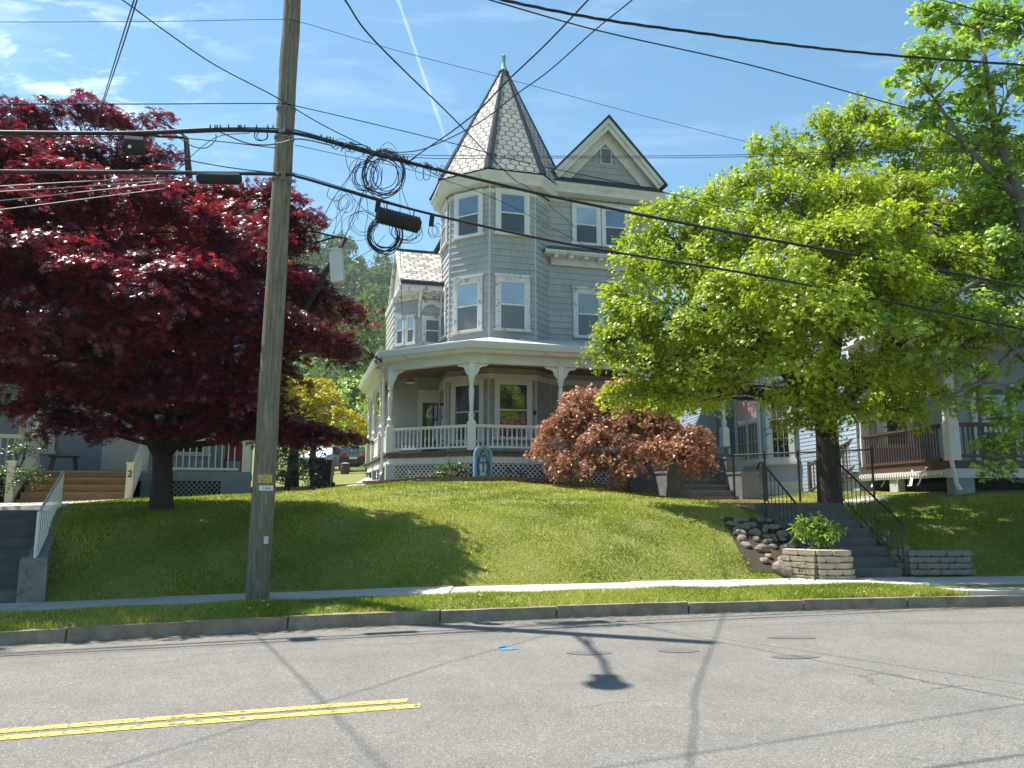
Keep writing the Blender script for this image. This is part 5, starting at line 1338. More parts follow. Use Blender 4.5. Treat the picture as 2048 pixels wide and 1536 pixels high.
hp = W0 - wn_ * .12 - wd * .1; hq = W1 - wn_ * .12 - wd * .4
handrail('white_handrail', 'white metal handrail on the sloping concrete wall', hp.x, hp.y, .60, hq.y, 1.33, 'white', n=15, h=.8, curl=False, x1=hq.x)
lsx = lambda s, o: (LO[0] + lu[0] * s + lu[1] * o, LO[1] + lu[1] * s - lu[0] * o)
draped('footpath', [tuple(W1 - wd * .2 + wn_ * 2.4), lsx(sB - .2, 1.6)], [tuple(W1 - wd * .2 - wn_ * .1), lsx(sA + .1, 1.6)], 'walk', .03, kind='structure')

# ================================================================ right house with the brown porch rail
RA = R(3.6); RO = at(1906, 950, 18.5)[:2]
rh = thing('pale_house', 'pale blue clapboard house with brown porch railings behind the green maples', 'house', (RO[0], RO[1], 1.75), RA, local=True)
RZ = 2.52
siding('wall', [(-.1, 20), (-.1, 4.2), (1.9, 4.2), (1.9, 2.6), (12, 2.6)], 1.7, 9.6, 'blue2', rh, .13)
siding('wall', [(-.9, 19.9), (-.9, 13.4), (-.1, 13.4)], 1.7, 6.4, 'blue2', rh, .13)
mb = MB(); mb.hexa([(-.6, 3.7, 9.6), (12.4, 2.1, 9.6), (12.4, 20.4, 9.6), (-.6, 20.4, 9.6)], [(5.5, 8, 12.6), (6, 8, 12.6), (6, 16, 12.6), (5.5, 16, 12.6)]); put('roof', mb, 'shingle_roof', rh)
mb = MB(); mb.sweep([(0, 9.3), (.05, 9.3), (.08, 9.5), (.5, 9.55), (.5, 9.75), (0, 9.75)], [(-.1, 20), (-.1, 4.2), (1.9, 4.2), (1.9, 2.6), (12, 2.6)]); put('cornice', mb, 'trim', rh)
# bay on its left wall
bay = [(-.1, 12.6), (-1.0, 11.8), (-1.0, 9.0), (-.1, 8.1)]
siding('wall', bay, 1.7, 7.6, 'blue2', rh, .13)
for nm_, pr_ in (('sill_band', [(0, 2.75), (.16, 2.8), (.16, 2.92), (.03, 2.95), (.03, 3.0)]), ('bay_cornice', [(0, 6.0), (.1, 6.0), (.22, 6.2), (.3, 6.2), (.3, 6.32), (0, 6.4)]), ('bay_cornice', [(0, 7.5), (.1, 7.5), (.3, 7.7), (.3, 7.8), (0, 7.9)]), ('skirt_board', [(.02, 1.75), (.05, 1.75), (.05, 2.2), (.02, 2.2)])):
    mb = MB(); mb.sweep(pr_, bay); put(nm_, mb, 'trim', rh)
fb1, L1_ = frame(bay[1], bay[2]); fb2, L2_ = frame(bay[2], bay[3]); fb3, _ = frame((-.9, 19.9), (-.9, 13.4))
window(rh, fb1, .15, L1_ - .15, 2.95, 5.9, 'pane_curt', 'pane_screen', 'trim', .2, base=.024, mull=True, double=True)
window(rh, fb2, .15, L2_ - .15, 2.95, 5.9, 'pane_dark', 'pane_dark', 'trim', .16, base=.024, mull=True)
window(rh, fb1, .6, L1_ - .6, 1.85, 2.55, 'pane_dark', 'pane_dark', 'trim', .14, base=.03)
mb = MB(); mb.tube([(-.98, 13.36 + .6, 6.2), (-1.05, 14, 5.4), (-.98, 14.3, 5.0), (-.98, 14.3, 1.9)], .05, 8); put('downspout', mb, 'trim', rh)
for y_ in (5.6, 7.0): window(rh, (-.1, 20, 0, -1), 20 - y_ - 1, 20 - y_, 7.0, 8.9, 'pane_dark', 'pane_dark', 'trim', .14, base=.024)
window(rh, (-.1, 20, 0, -1), 9.2, 10.6, 7.9, 9.3, 'pane_curt', 'pane_screen', 'trim', .14, base=.024)
# porch
mb = MB(); mb.box(-.02, 0, RZ - .22, 12, 2.7, RZ); mb.box(-.02, 2.7, RZ - .22, 1.95, 4.3, RZ); put('porch_deck', mb, 'brownpaint', rh)
mb = MB(); mb.box(-.1, -.03, RZ - .42, 12, .1, RZ - .2); mb.box(-.1, .1, RZ - .40, 0.0, 4.3, RZ - .22); put('skirt_board', mb, 'boxgrey', rh)
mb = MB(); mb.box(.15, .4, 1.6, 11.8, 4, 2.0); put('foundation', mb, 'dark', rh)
for x, w in ((.02, .5), (3.2, .35), (6.4, .35)): mb = MB(); mb.box(x, 0, 1.6, x + w, .3, RZ - .42); put('porch_pier', mb, 'bluegrey', rh)
mb = MB(); mb.box(-.05, 2.3, 1.6, .15, 2.7, RZ - .4); put('porch_pier', mb, 'boxgrey', rh)
for x, y in ((.1, .1), (3.3, .1), (6.5, .1), (.1, 4.2)):
    mb = MB(); mb.box(x - .12, y - .1, RZ, x + .12, y + .1, 5.7); mb.box(x - .14, y - .12, RZ, x + .14, y + .12, RZ + .95); mb.box(x - .15, y - .13, 5.3, x + .15, y + .13, 5.4); p = put('porch_post', mb, 'trim', rh)
    if x < 6 and y < 1:
        for sg, x1_ in ((1, x), ):
            mb = MB(); n = 12; o_ = [(x + .12 + 1.45 - 1.45 * math.cos(math.pi / 2 * k / n), 4.6 + 1.0 * math.sin(math.pi / 2 * k / n)) for k in range(n + 1)]
            mb.extrude([(a, y - .03, z) for a, z in o_] + [(x + 1.57, y - .03, 5.7), (x + .12, y - .03, 5.7)], (0, .06, 0)); put('bracket', mb, 'trim', p)
mb = MB(); mb.box(-.2, -.15, 5.7, 12, 2.7, 6.0); mb.box(-.2, 2.7, 5.7, 2, 4.3, 6.0); mb.box(-.5, -.45, 6.0, 12, 2.6, 6.15); mb.box(-.5, 2.6, 6.0, 1.9, 4.2, 6.15); put('porch_roof', mb, 'trim', rh)
fr_ = (0, 2.6, 1, 0)
mb = MB(); mb.fbox(fr_, 2.5, 3.5, .02, .06, RZ, RZ + 2.1); d = put('door', mb, 'door', rh)
mb = MB(); mb.fbox(fr_, 2.35, 2.5, .02, .09, RZ, RZ + 2.25); mb.fbox(fr_, 3.5, 3.65, .02, .09, RZ, RZ + 2.25); put('door_frame', mb, 'trim', d)
mb = MB(); mb.fbox(fr_, 2.62, 3.38, .06, .066, RZ + .9, RZ + 1.95); put('pane', mb, 'pane_dark', d)
window(rh, fr_, 4.2, 5.3, 3.0, 5.2, 'pane_dark', 'pane_dark', 'trim', .14, base=.024)
window(rh, (0, 4.2, 1, 0), .5, 1.6, 3.1, 5.2, 'pane_dark', 'pane_dark', 'trim', .14, base=.024)
rail((0, .2), (3.3, .2), .13, rh, 'brownpaint', RZ, h=.93, square=True); rail((3.3, .2), (6.5, .2), .13, rh, 'brownpaint', RZ, h=.93, square=True)
# the ramped side stair with its brown rails
sp = [(0, 4.2), (0, .3)]
rail((-.02, 4.1), (-.02, .25), .12, rh, 'brownpaint', RZ - .08, h=.98, square=True)
p0, p1 = Vector((-.02, 4.15, RZ)), Vector((-.4, 6.8, 1.75)); mb = MB()
for h_ in (.93, .12): mb.beam(p0 + Vector((0, 0, h_)), p1 + Vector((0, 0, h_)), .09, .06)
mb.beam(p1 - Vector((0, 0, .2)), p1 + Vector((0, 0, 1.05)), .10, .10)
rl = put('stair_rail', mb, 'brownpaint', rh)
for k in range(17): t = (k + .5) / 17; q = p0.lerp(p1, t); mb = MB(); mb.beam(q + Vector((0, 0, .1)), q + Vector((0, 0, .92)), .03, .03); put('baluster', mb, 'brownpaint', rl)
mb = MB()
for k in range(6): z = RZ - .13 * (k + 1); y = 4.2 + .42 * k; mb.box(-.3, y, z - .05, 1.2, y + .44, z)
put('side_stairs', mb, 'brownpaint', rh)
mb = MB(); n = 34; mb.box(-.11, .2, RZ - .30, -.103, 4.2, RZ - .27)
for k in range(n): y = .2 + 4.0 * (k + .5) / n; mb.box(-.13, y - .035, RZ - .34, -.104, y + .035, RZ - .25)
put('fascia_blocks', mb, 'white', rh)
mb = MB(); mb.tube([(-.25, -.28, 5.9), (-.2, -.2, 5.5), (-.14, -.16, 5.2), (-.12, -.15, 2.6), (-.02, -.14, 1.95), (.03, -.2, 1.8)], .05, 8); put('downspout', mb, 'trim', rh)
hl = thing('hanging_ornament', 'thin white chime hanging under the pale house porch roof', 'ornament', (*[RO[0] + .9, RO[1] + .3], 4.3)); mb = MB(); mb.tube([(RO[0] + .9, RO[1] + .3, 5.68), (RO[0] + .9, RO[1] + .3, 4.9)], .006, 4); put('cord', mb, 'white', hl)
mb = MB()
for k in range(4): a = k * 1.57; mb.tube([(RO[0] + .9 + .04 * math.cos(a), RO[1] + .3 + .04 * math.sin(a), 4.9), (RO[0] + .9 + .04 * math.cos(a), RO[1] + .3 + .04 * math.sin(a), 4.4 + .08 * k)], .01, 5)
put('pipes', mb, 'white', hl)
# odds and ends under the side porch: leaning white slats
for i in range(7):
    a = Vector((RO[0] - .35 + random.uniform(0, .25), RO[1] + 1.0 + i * .42, 1.93)); mb = MB(); mb.beam(a, a + Vector((.25, random.uniform(-.35, .35), random.uniform(.3, .55))), .06, .02)
    tag(put('loose_slat', mb, 'white'), f'old white slat leaning under the side porch, {ORD[i]} from the downspout corner', 'slat', 'white slats leaning under the side porch')

# ================================================================ chain link fence beside the front walk
fence = thing('chain_link_fence', 'chain link fence with a dark top rail before the pale house', 'fence', (8, 21.5, 1.6))
FA, FB = at(1466, 912, 22.5), at(1742, 893, 19.8)
fa, fb_ = Vector((FA[0], FA[1])), Vector((FB[0], FB[1])); L = (fb_ - fa).length; fd = (fb_ - fa) / L; ztp = 2.86
zbot = lambda p: tz(p.x, p.y) + .05
mb = MB(); mb.tube([(*fa, ztp), (*fb_, ztp)], .024, 6); put('rail', mb, 'iron', fence)
for k in range(5): p = fa + fd * L * k / 4; mb = MB(); mb.tube([(*p, zbot(p) - .1), (*p, ztp + .06)], .03, 6); put('post', mb, 'iron', fence)
mb = MB(); s = -1.1; zb_ = 1.62; hh = ztp - zb_
while s < L:
    for sg in (1, -1):
        a, b = s, s + hh; a2, b2 = max(a, 0), min(b, L)
        if b2 - a2 > .05:
            za, zc = zb_ + (a2 - a), zb_ + (b2 - a)
            if sg < 0: za, zc = ztp - (a2 - a), ztp - (b2 - a)
            p, q = fa + fd * a2, fa + fd * b2; mb.tube([(*p, za), (*q, zc)], .0038, 3, cap=False)
    s += .085
put('wire_mesh', mb, 'galv', fence)


# ================================================================ utility pole
PX, PY = -3.62, 11.25; PZ = .2
pole = thing('utility_pole', 'tall weathered wooden utility pole standing in the grass verge', 'pole', (PX, PY, PZ)); LEAN = Vector((.012, 0, 1))
pc = lambda z: Vector((PX + LEAN.x * (z - PZ), PY, z))
mb = MB(); N = 26; pts = [pc(-.2 + 12.5 * k / N) for k in range(N + 1)]
mb.tube([p + Vector((random.uniform(-.006, .006), 0, 0)) for p in pts], [.168 - .0036 * 12.5 * k / N + random.uniform(-.003, .003) for k in range(N + 1)], 20); put('shaft', mb, 'pole', pole, smooth=True)


def radius(z): return .168 - .0036 * (z + .2)


def pole_face(px, py):
    """point on the front of the pole under an image point"""
    x, y, z = at(px, py, PY - .17); return x, z


for py, mat, txt, w in ((953, 'yellow', '35872', .20), (961.5, 'yellow', '40614', .19), (976, 'tagwhite', '166', .21)):
    x, z = pole_face(530 if mat == 'yellow' else 532, py); r = radius(z) + .004; cx = pc(z).x; a0 = math.asin(max(-.9, min(.9, (x - cx) / r)))
    mb = MB(); n = 6; half = w / 2 / r
    for k in range(n):
        a, b = a0 - half + 2 * half * k / n, a0 - half + 2 * half * (k + 1) / n; p = lambda t, q, zz_: (cx + (r + q) * math.sin(t), PY - (r + q) * math.cos(t), zz_); h = .026 if mat == 'yellow' else .036
        mb.hexa([p(a, .004, z - h), p(b, .004, z - h), p(b, 0, z - h), p(a, 0, z - h)], [p(a, .004, z + h), p(b, .004, z + h), p(b, 0, z + h), p(a, 0, z + h)])
    tg = put('number_tag', mb, mat, pole)
    for i, ch in enumerate(txt):
        t = a0 + (i - (len(txt) - 1) / 2) * (.030 if len(txt) > 3 else .04) / r; textmesh('digit', ch, .05 if len(txt) > 3 else .062, 'ink', (cx + (r + .006) * math.sin(t), PY - (r + .006) * math.cos(t), z - .002), (math.pi / 2, 0, t), tg, .001)
x, z = pole_face(533, 1080); mb = MB(); mb.box(x - .028, PY - .205, z - .05, x + .028, PY - .165, z + .05); put('tag_plate', mb, 'boxgrey', pole)
mb = MB()
for px, py in ((560, 130), (572, 245), (566, 300), (560, 338), (580, 262), (573, 408)):
    x, z = pole_face(px, py); mb.tube([(x, PY - .17, z), (x, PY - .10, z)], .02, 8)
    for _ in range(0): pass
hw = None
for py in (207, 266, 350):
    x, z = pole_face(572, py); r = radius(z); mb = MB(); mb.lathe(pc(z).x, PY, [(r + .006, z - .03), (r + .012, z - .02), (r + .012, z + .02), (r + .006, z + .03)], 16); mb.tube([(pc(z).x, PY - r - .09, z), (pc(z).x, PY - r, z)], .022, 8); put('cable_bracket', mb, 'galv', pole)
x, z = pole_face(566, 245); mb = MB(); mb.tube([(x - .03, PY - .19, z + .1), (x - .03, PY - .2, z - .1), (x + .03, PY - .2, z - .1), (x + .03, PY - .19, z + .1)], .008, 5); mb.box(x - .05, PY - .21, z - .17, x + .05, PY - .17, z - .12); put('hook', mb, 'galv', pole)
x, z = pole_face(572, 325); mb = MB(); mb.box(x - .06, PY - .2, z - .28, x + .0, PY - .15, z + .25); put('conduit_guard', mb, 'pole', pole)
# street lamp arm reaching over the road (its shadow lies on the asphalt)
mb = MB(); a = pc(9.5); mb.tube([a + Vector((0, -.12, -.2)), a + Vector((-.08, -.7, .15)), a + Vector((-.08, -1.5, .3)), a + Vector((-.12, -2.3, .3))], .035, 8); mb.tube([a + Vector((0, -.12, .1)), a + Vector((-.1, -.9, .2))], .02, 6); arm = put('lamp_arm', mb, 'galv', pole)
mb = MB(); q = a + Vector((-.13, -2.5, .27)); mb.lathe(q.x, q.y, [(.05, q.z - .16), (.16, q.z - .14), (.2, q.z - .04), (.17, q.z + .05), (.08, q.z + .12)], 14); mb.box(q.x - .1, q.y - .12, q.z - .05, q.x + .1, q.y + .4, q.z + .07); put('lamp_head', mb, 'boxgrey', arm)

# ================================================================ cables
RD, LD = R(14), R(200)


def smoothpts(P, k=6):
    P = [Vector(p) for p in P]
    if len(P) < 3: return [P[0].lerp(P[-1], t / k) for t in range(k + 1)]
    out = []
    for i in range(len(P) - 1):
        p0 = P[i - 1] if i else P[0] * 2 - P[1]; p3 = P[i + 2] if i + 2 < len(P) else P[-1] * 2 - P[-2]
        for j in range(k):
            t = j / k; a, b = P[i], P[i + 1]
            out.append(.5 * ((2 * a) + (b - p0) * t + (2 * p0 - 5 * a + 4 * b - p3) * t * t + (3 * a - p0 - 3 * b + p3) * t ** 3))
    return out + [P[-1]]


def wire(label, segs, r=.008, mat='cable', name='cable', group=None, ext0=0, ext1=0, rise0=0, rise1=0, twist=0, mbo=None):
    """segs: list of (points on the photo, plane x, plane y, plane direction); ext: run on past the frame in metres"""
    P = []
    for pts, x0, y0, ang in segs: P += [Vector(onplane(px, py, x0, y0, ang)) for px, py in pts]
    def run(p, q, ext, rise):
        d = p - q; sl = d.z / max(.01, math.hypot(d.x, d.y)); d.z = 0; d.normalize()
        s = [e for e in (.5, 1.2, 2.5, 5, 10, 20, 40) if e < ext * .8] + [ext]
        return [p + d * e + Vector((0, 0, sl * e * (1 - e / ext) * .9 + rise * (e / ext) ** 2)) for e in s]
    if ext0: P = run(P[0], P[1], ext0, rise0)[::-1] + P
    if ext1: P = P + run(P[-1], P[-2], ext1, rise1)
    r *= .86; S = smoothpts(P, 6 if not twist else 12); mb = mbo or MB()
    if twist:
        for ph in (0, 2.1, 4.2):
            s = 0; Q = []
            fine = []
            for a, b in zip(S, S[1:]):
                n = max(1, int((b - a).length / .12)); fine += [a.lerp(b, j / n) for j in range(n)]
            fine.append(S[-1])
            for i, p in enumerate(fine):
                d = (fine[min(i + 1, len(fine) - 1)] - fine[max(0, i - 1)]).normalized(); u = d.cross(Vector((0, 0, 1))).normalized(); v = u.cross(d)
                s += .12; a = s / twist * 2 * math.pi + ph; Q.append(p + (u * math.cos(a) + v * math.sin(a)) * r * 1.1)
            mb.tube(Q, r, 5)
    else: mb.tube(S, r, 6)
    if mbo: return P
    tag(put(name, mb, mat, smooth=True), label, 'cable', group); return P


PLN = (PX, PY - .2)
BX = onplane(815, 312, *PLN, RD); BX2 = onplane(705, 300, *PLN, RD)
wire('thinnest topmost wire crossing the whole sky', [([(-60, 44), (300, 43), (548, 39)], *PLN, LD), ([(597, 43), (790, 100), (1060, 170), (1300, 235), (1560, 300), (1800, 357), (2100, 425)], *PLN, RD)], .005, ext0=25, ext1=20, rise0=1.5, rise1=.8)
wire('single wire just above the thick cable bundle on the pole', [([(-60, 208), (300, 208), (552, 207)], *PLN, LD), ([(597, 213), (880, 280), (1050, 325), (1310, 380), (1560, 440), (2100, 540)], *PLN, RD)], .009, ext0=25, ext1=20, rise0=1, rise1=.8)
TB = wire('thick upper cable bundle strapped together left and right of the pole', [([(-60, 265), (130, 267), (300, 266), (450, 261), (552, 263)], *PLN, LD), ([(597, 268), (650, 281), (720, 301), (815, 325), (950, 357), (1100, 392), (1300, 433), (1500, 472), (1750, 517), (2100, 583)], *PLN, RD)], .030, ext0=25, ext1=20, rise0=1, rise1=1)
wire('second sheath lying over the upper cable bundle', [([(-60, 262), (250, 264), (440, 256), (552, 257)], *PLN, LD), ([(597, 262), (680, 285), (740, 300), (850, 332)], *PLN, RD)], .016, mat='cable_grey', ext0=25, rise0=1)
wire('thick lower cable carrying the long black splice cases', [([(-60, 345), (250, 346), (552, 349)], *PLN, LD), ([(597, 354), (680, 378), (780, 407), (900, 437), (1100, 481), (1300, 516), (1500, 548), (1750, 598), (2100, 670)], *PLN, RD)], .024, ext0=25, ext1=20, rise0=1, rise1=1)
wire('grey strand running beside the lower cable from the pole', [([(-60, 340), (300, 342), (552, 345)], *PLN, LD), ([(597, 349), (700, 380), (850, 424), (1000, 459)], *PLN, RD)], .009, 'cable_grey', ext0=20, rise0=1)
wire('wire falling from the pole past the turret window to the lower right', [([(590, 290), (700, 314), (830, 342), (980, 393), (1094, 450), (1200, 508)], *PLN, R(30))], .006)
wire('thin drooping wire between the two cable bundles at the left', [([(-60, 274), (300, 274), (430, 282), (552, 296)], *PLN, LD)], .008, ext0=20, rise0=1)
wire('upper of two level wires running right at gable height', [([(690, 290), (790, 308), (1040, 312), (1400, 311), (1700, 303), (2100, 292)], BX2[0], BX2[1], R(3))], .006, ext1=15, rise1=.6)
wire('lower of two level wires running right at gable height', [([(720, 300), (850, 316), (1040, 316), (1400, 315), (1700, 307), (2100, 297)], BX2[0], BX2[1] + .15, R(3))], .006, ext1=15, rise1=.6)
wire('wavy service wire crossing in front of the turret to the house wall', [([(640, -60), (690, 0), (730, 60), (800, 133), (905, 235), (985, 318), (1032, 362), (1060, 378), (1130, 437), (1196, 492)], -1.7, 7.0, R(78.5))], .011, ext0=10, rise0=.6)
wire('overhead wire from the top centre falling steeply to the tangled bundle', [([(815, 325), (845, 303), (905, 262), (960, 218), (1010, 166), (1090, 90), (1176, 0), (1230, -60)], BX[0], BX[1], R(-57))], .012, ext1=14, rise1=.8)
wire('overhead wire right of it that bends into the tangled bundle', [([(775, 305), (830, 302), (880, 285), (960, 244), (1035, 187), (1100, 140), (1190, 60), (1264, 0), (1330, -60)], BX[0], BX[1], R(-50))], .010, ext1=14, rise1=.8)
wire('long straight wire sloping from top centre to the right edge', [([(900, -22), (980, 0), (1200, 62), (1500, 130), (1800, 212), (2100, 287)], -.2, 7, R(22))], .009, ext0=8, ext1=14, rise0=.3, rise1=.6)
wire('thick twisted wire sloping across the upper right sky', [([(930, -22), (1020, 3), (1200, 38), (1400, 66), (1600, 92), (1800, 112), (2100, 134)], 0, 6, R(19))], .008, ext0=8, ext1=14, rise0=.3, rise1=.6, twist=1.1)
wire('short wire across the top right corner in front of the tree', [([(1780, -30), (1890, 2), (2100, 62)], 4.3, 7, R(19))], .007, ext0=8, ext1=10, rise0=.5, rise1=.5)
wire('wire from the top left passing the pole down to the tangle', [([(180, -40), (245, 0), (330, 62), (430, 130), (548, 192), (640, 247), (742, 298)], BX2[0], BX2[1], R(57))], .009, ext0=10, rise0=.7)
for o, l in ((0, 'left'), (6, 'right')): wire(f'{l} strand of a steep wire pair dropping into the red maple', [([(285 + o, -60), (268 + o, 0), (235 + o, 105), (197 + o * .3, 232), (180, 300)], -2.68, 5.0, R(121.5))], .006, ext0=6, rise0=.5)
LW = onplane(330, 360, *PLN, LD)
for i, (y0, y1, y2, l) in enumerate(((372, 363, 355, 'topmost'), (383, 373, 361, 'second'), (401, 384, 366, 'third'), (419, 399, 377, 'lowest'))):
    wire(f'{l} of four pale service wires fanning left across the red maple', [([(-60, y0 + 2), (0, y0), (160, y1), (330, y2)], LW[0], LW[1], R(204))], .006, 'cable_white', ext0=20, rise0=.4 - i * .3)
fan = [((718, 316), (700, 350), (668, 395), (645, 437), (592, 528)), ((712, 330), (680, 395), (668, 470), (640, 560)), ((700, 400), (650, 460), (610, 505), (585, 560)), ((706, 398), (672, 455), (640, 520), (628, 560)), ((760, 320), (722, 395), (680, 500), (676, 505)), ((675, 400), (684, 450), (682, 475), (674, 505)),
       ((735, 345), (710, 440), (690, 470), (686, 508)), ((797, 330), (800, 400), (801, 520), (805, 640)), ((770, 470), (745, 498), (715, 515), (700, 530)), ((880, 462), (884, 520), (886, 600), (884, 640))]
for i, pts in enumerate(fan):
    lab = ['outermost drop wire slanting left from the upper bundle', 'drop wire falling left behind the pole edge', 'short slack drop wire below the lower cable', 'second slack drop wire below the lower cable', 'wire entering the left corner of the hanging grey box', 'bent wire entering the middle of the hanging grey box', 'curved wire entering the right corner of the hanging grey box', 'upright wire hanging before the slate roofed wing', 'slack wire from the coils towards the hanging grey box', 'thin wire hanging down beside the turret edge'][i]
    wire(lab, [(list(pts), BX2[0], BX2[1] + .05, R(60 if i < 4 else 14))], .007 if i in (0, 4) else .0045)
wire('loop of cable sagging left of the pole below the bundle', [([(345, 265), (380, 290), (410, 296), (430, 282), (432, 268)], *PLN, LD)], .008)
wire('slanting wire under the left bundle rising from the maple', [([(355, 340), (400, 297), (440, 272), (500, 266)], *PLN, LD)], .006)
wire('wire sloping from the left splice case down to the lower cable', [([(290, 300), (400, 325), (480, 338), (552, 346)], *PLN, LD)], .009)
wire('pair of slack sheaths hanging just left of the pole', [([(440, 264), (490, 285), (530, 290), (560, 286), (600, 278), (660, 290)], PLN[0], PLN[1] - .1, R(187))], .012, 'cable_grey')

# splice cases, boxes, coils
def splice(label, px0, py0, px1, py1, ang, r, parts=True):
    a, b = Vector(onplane(px0, py0, *PLN, ang)), Vector(onplane(px1, py1, *PLN, ang)); t = thing('splice_case', label, 'splice case', tuple(a.lerp(b, .5)))
    mb = MB(); mb.tube([a, a + (b - a) * .04, a + (b - a) * .05, b - (b - a) * .05, b - (b - a) * .04, b], [r * .5, r * .8, r, r, r * .8, r * .5], 12)
    n = 14
    for k in range(n): c = a.lerp(b, .08 + .84 * k / (n - 1)); d = (b - a).normalized() * .008; mb.tube([c - d, c + d], r * 1.07, 12)
    put('case', mb, 'cable', t)
    return t, a, b


t, a, b = splice('long black ribbed splice case hanging beside the coils right of the pole', 752, 428, 842, 452, RD, .125)
for px, py, y2 in ((757, 403, 424), (865, 428, 452)):
    p, q = onplane(px, py, *PLN, RD), onplane(px - 3, y2, *PLN, RD); mb = MB(); mb.beam(p, q, .07, .05); put('clamp', mb, 'cable', t)
for px, y1_, y2 in ((774, 405, 432), (828, 420, 447)): mb = MB(); mb.tube([onplane(px, y1_, *PLN, RD), onplane(px - 1, y2, *PLN, RD)], .01, 5); put('hanger', mb, 'cable', t)
t, a, b = splice('long black splice case on the lower cable left of the pole', 392, 356, 484, 358, LD, .085)
t, a, b = splice('stubby black splice case under the left bundle before the maple', 248, 290, 290, 293, LD, .125)
p = onplane(259, 293, PLN[0], PLN[1] - .14, LD); mb = MB(); mb.box(p[0] - .02, p[1] - .005, p[2] - .02, p[0] + .02, p[1] + .01, p[2] + .02); put('sticker', mb, 'tagwhite', t)
p, q = Vector(onplane(672, 503, *PLN, RD)), Vector(onplane(676, 564, *PLN, RD))
bx_ = thing('utility_box', 'pale grey rectangular utility box hanging from drop wires', 'utility box', tuple(q)); mb = MB(); mb.beam(p, q, .19, .13); put('case', mb, 'boxgrey', bx_)
mb = MB(); mb.beam(p + Vector((0, 0, .0)), p + Vector((0, 0, .03)), .21, .15); put('lid', mb, 'boxgrey', bx_)


for i, pts in enumerate((((733, 318), (728, 360), (736, 420), (730, 470), (742, 500)), ((752, 330), (742, 372), (722, 402), (715, 440)), ((690, 303), (696, 335), (712, 345), (722, 318)), ((765, 335), (762, 385), (770, 420), (764, 450)), ((800, 345), (806, 385), (818, 420), (826, 452)), ((700, 385), (712, 402), (735, 425), (758, 436)), ((660, 372), (655, 392), (672, 402), (690, 392)))):
    wire(['long slack strand hanging left of the splice case', 'bent strand between the upper and lower bundles', 'short sagging strand under the lashed bundle', 'upright strand above the left clamp of the splice case', 'strand slanting down to the right end of the splice case', 'strand running from the lower cable into the left clamp', 'small bow of wire under the lower cable near the pole'][i], [(list(pts), PLN[0], PLN[1] + .04 * (i % 3), RD)], .0055)


def coil(label, cx, cy, rx, ry, n, r=.006, jit=8, mat='cable'):
    mb = MB()
    for k in range(n):
        jx, jy, s, ph = random.uniform(-jit, jit), random.uniform(-jit * .6, jit * .6), random.uniform(.82, 1.12), random.uniform(-.3, .3); oy = random.uniform(-.12, .12); P = []
        for j in range(29):
            a = 2 * math.pi * j / 28 + ph; P.append(Vector(onplane(cx + jx + rx * s * math.cos(a), cy + jy + ry * s * math.sin(a) * (1 + .06 * math.sin(3 * a + k)), PLN[0], PLN[1] + oy, RD)))
        mb.tube(P, r * random.uniform(.7, 1.25), 5, cap=False)
    tag(put('cable_coil', mb, mat, smooth=True), label, 'cable coil', 'cable coils tangled under the bundles')


coil('big round coil of slack cable hanging below the splice case', 768, 470, 32, 33, 12, .007, 5)
coil('coil of thin wires under the right end of the splice case', 812, 462, 26, 20, 7, .004, 10)
coil('coil of loops directly under the upper bundle', 770, 350, 38, 42, 9, .007, 10)
coil('narrow coil of wire left of the upper loops', 732, 350, 24, 28, 7, .005, 12)
coil('faint small coil of wire near the lower cable', 688, 405, 14, 18, 4, .0035, 9)
coil('wide loose rings of thin wire left of the splice case', 728, 448, 32, 26, 4, .0035, 12)
coil('small wire ring sitting above the upper bundle', 776, 306, 19, 21, 1, .005, 2)
coil('little ring of cable just left of the pole', 523, 270, 13, 11, 2, .009, 3)
coil('small hanging ring of wire right of the tangle', 848, 350, 8, 16, 2, .005, 10)
coil('small ring of slack wire by the right clamp', 870, 462, 10, 12, 3, .004, 8)
mb = MB()      # lashing, ties and stray ends along the tangled length
for k in range(70):
    px = random.uniform(640, 880); py = 281 + (px - 650) * .262 + random.uniform(-9, 8); q = random.uniform(8, 30)
    P = [onplane(px + q * t, py + q * t * .26 + random.uniform(-7, 7), PLN[0], PLN[1] - .03 + random.uniform(-.05, .05), RD) for t in (0, .33, .66, 1)]; mb.tube(smoothpts(P, 3), random.uniform(.003, .008), 4)
for k in range(22):
    px = random.choice((random.uniform(410, 550), random.uniform(620, 760))); py = (260 if px < 560 else 281 + (px - 650) * .262) - 2
    a = Vector(onplane(px, py, *PLN, LD if px < 560 else RD)); mb.tube([a, a + Vector((0, 0, .07))], [.016, .007], 5)
tag(put('cable_lashing', mb, 'cable'), 'messy lashing and stray ends along the tangled upper bundle', 'lashing')

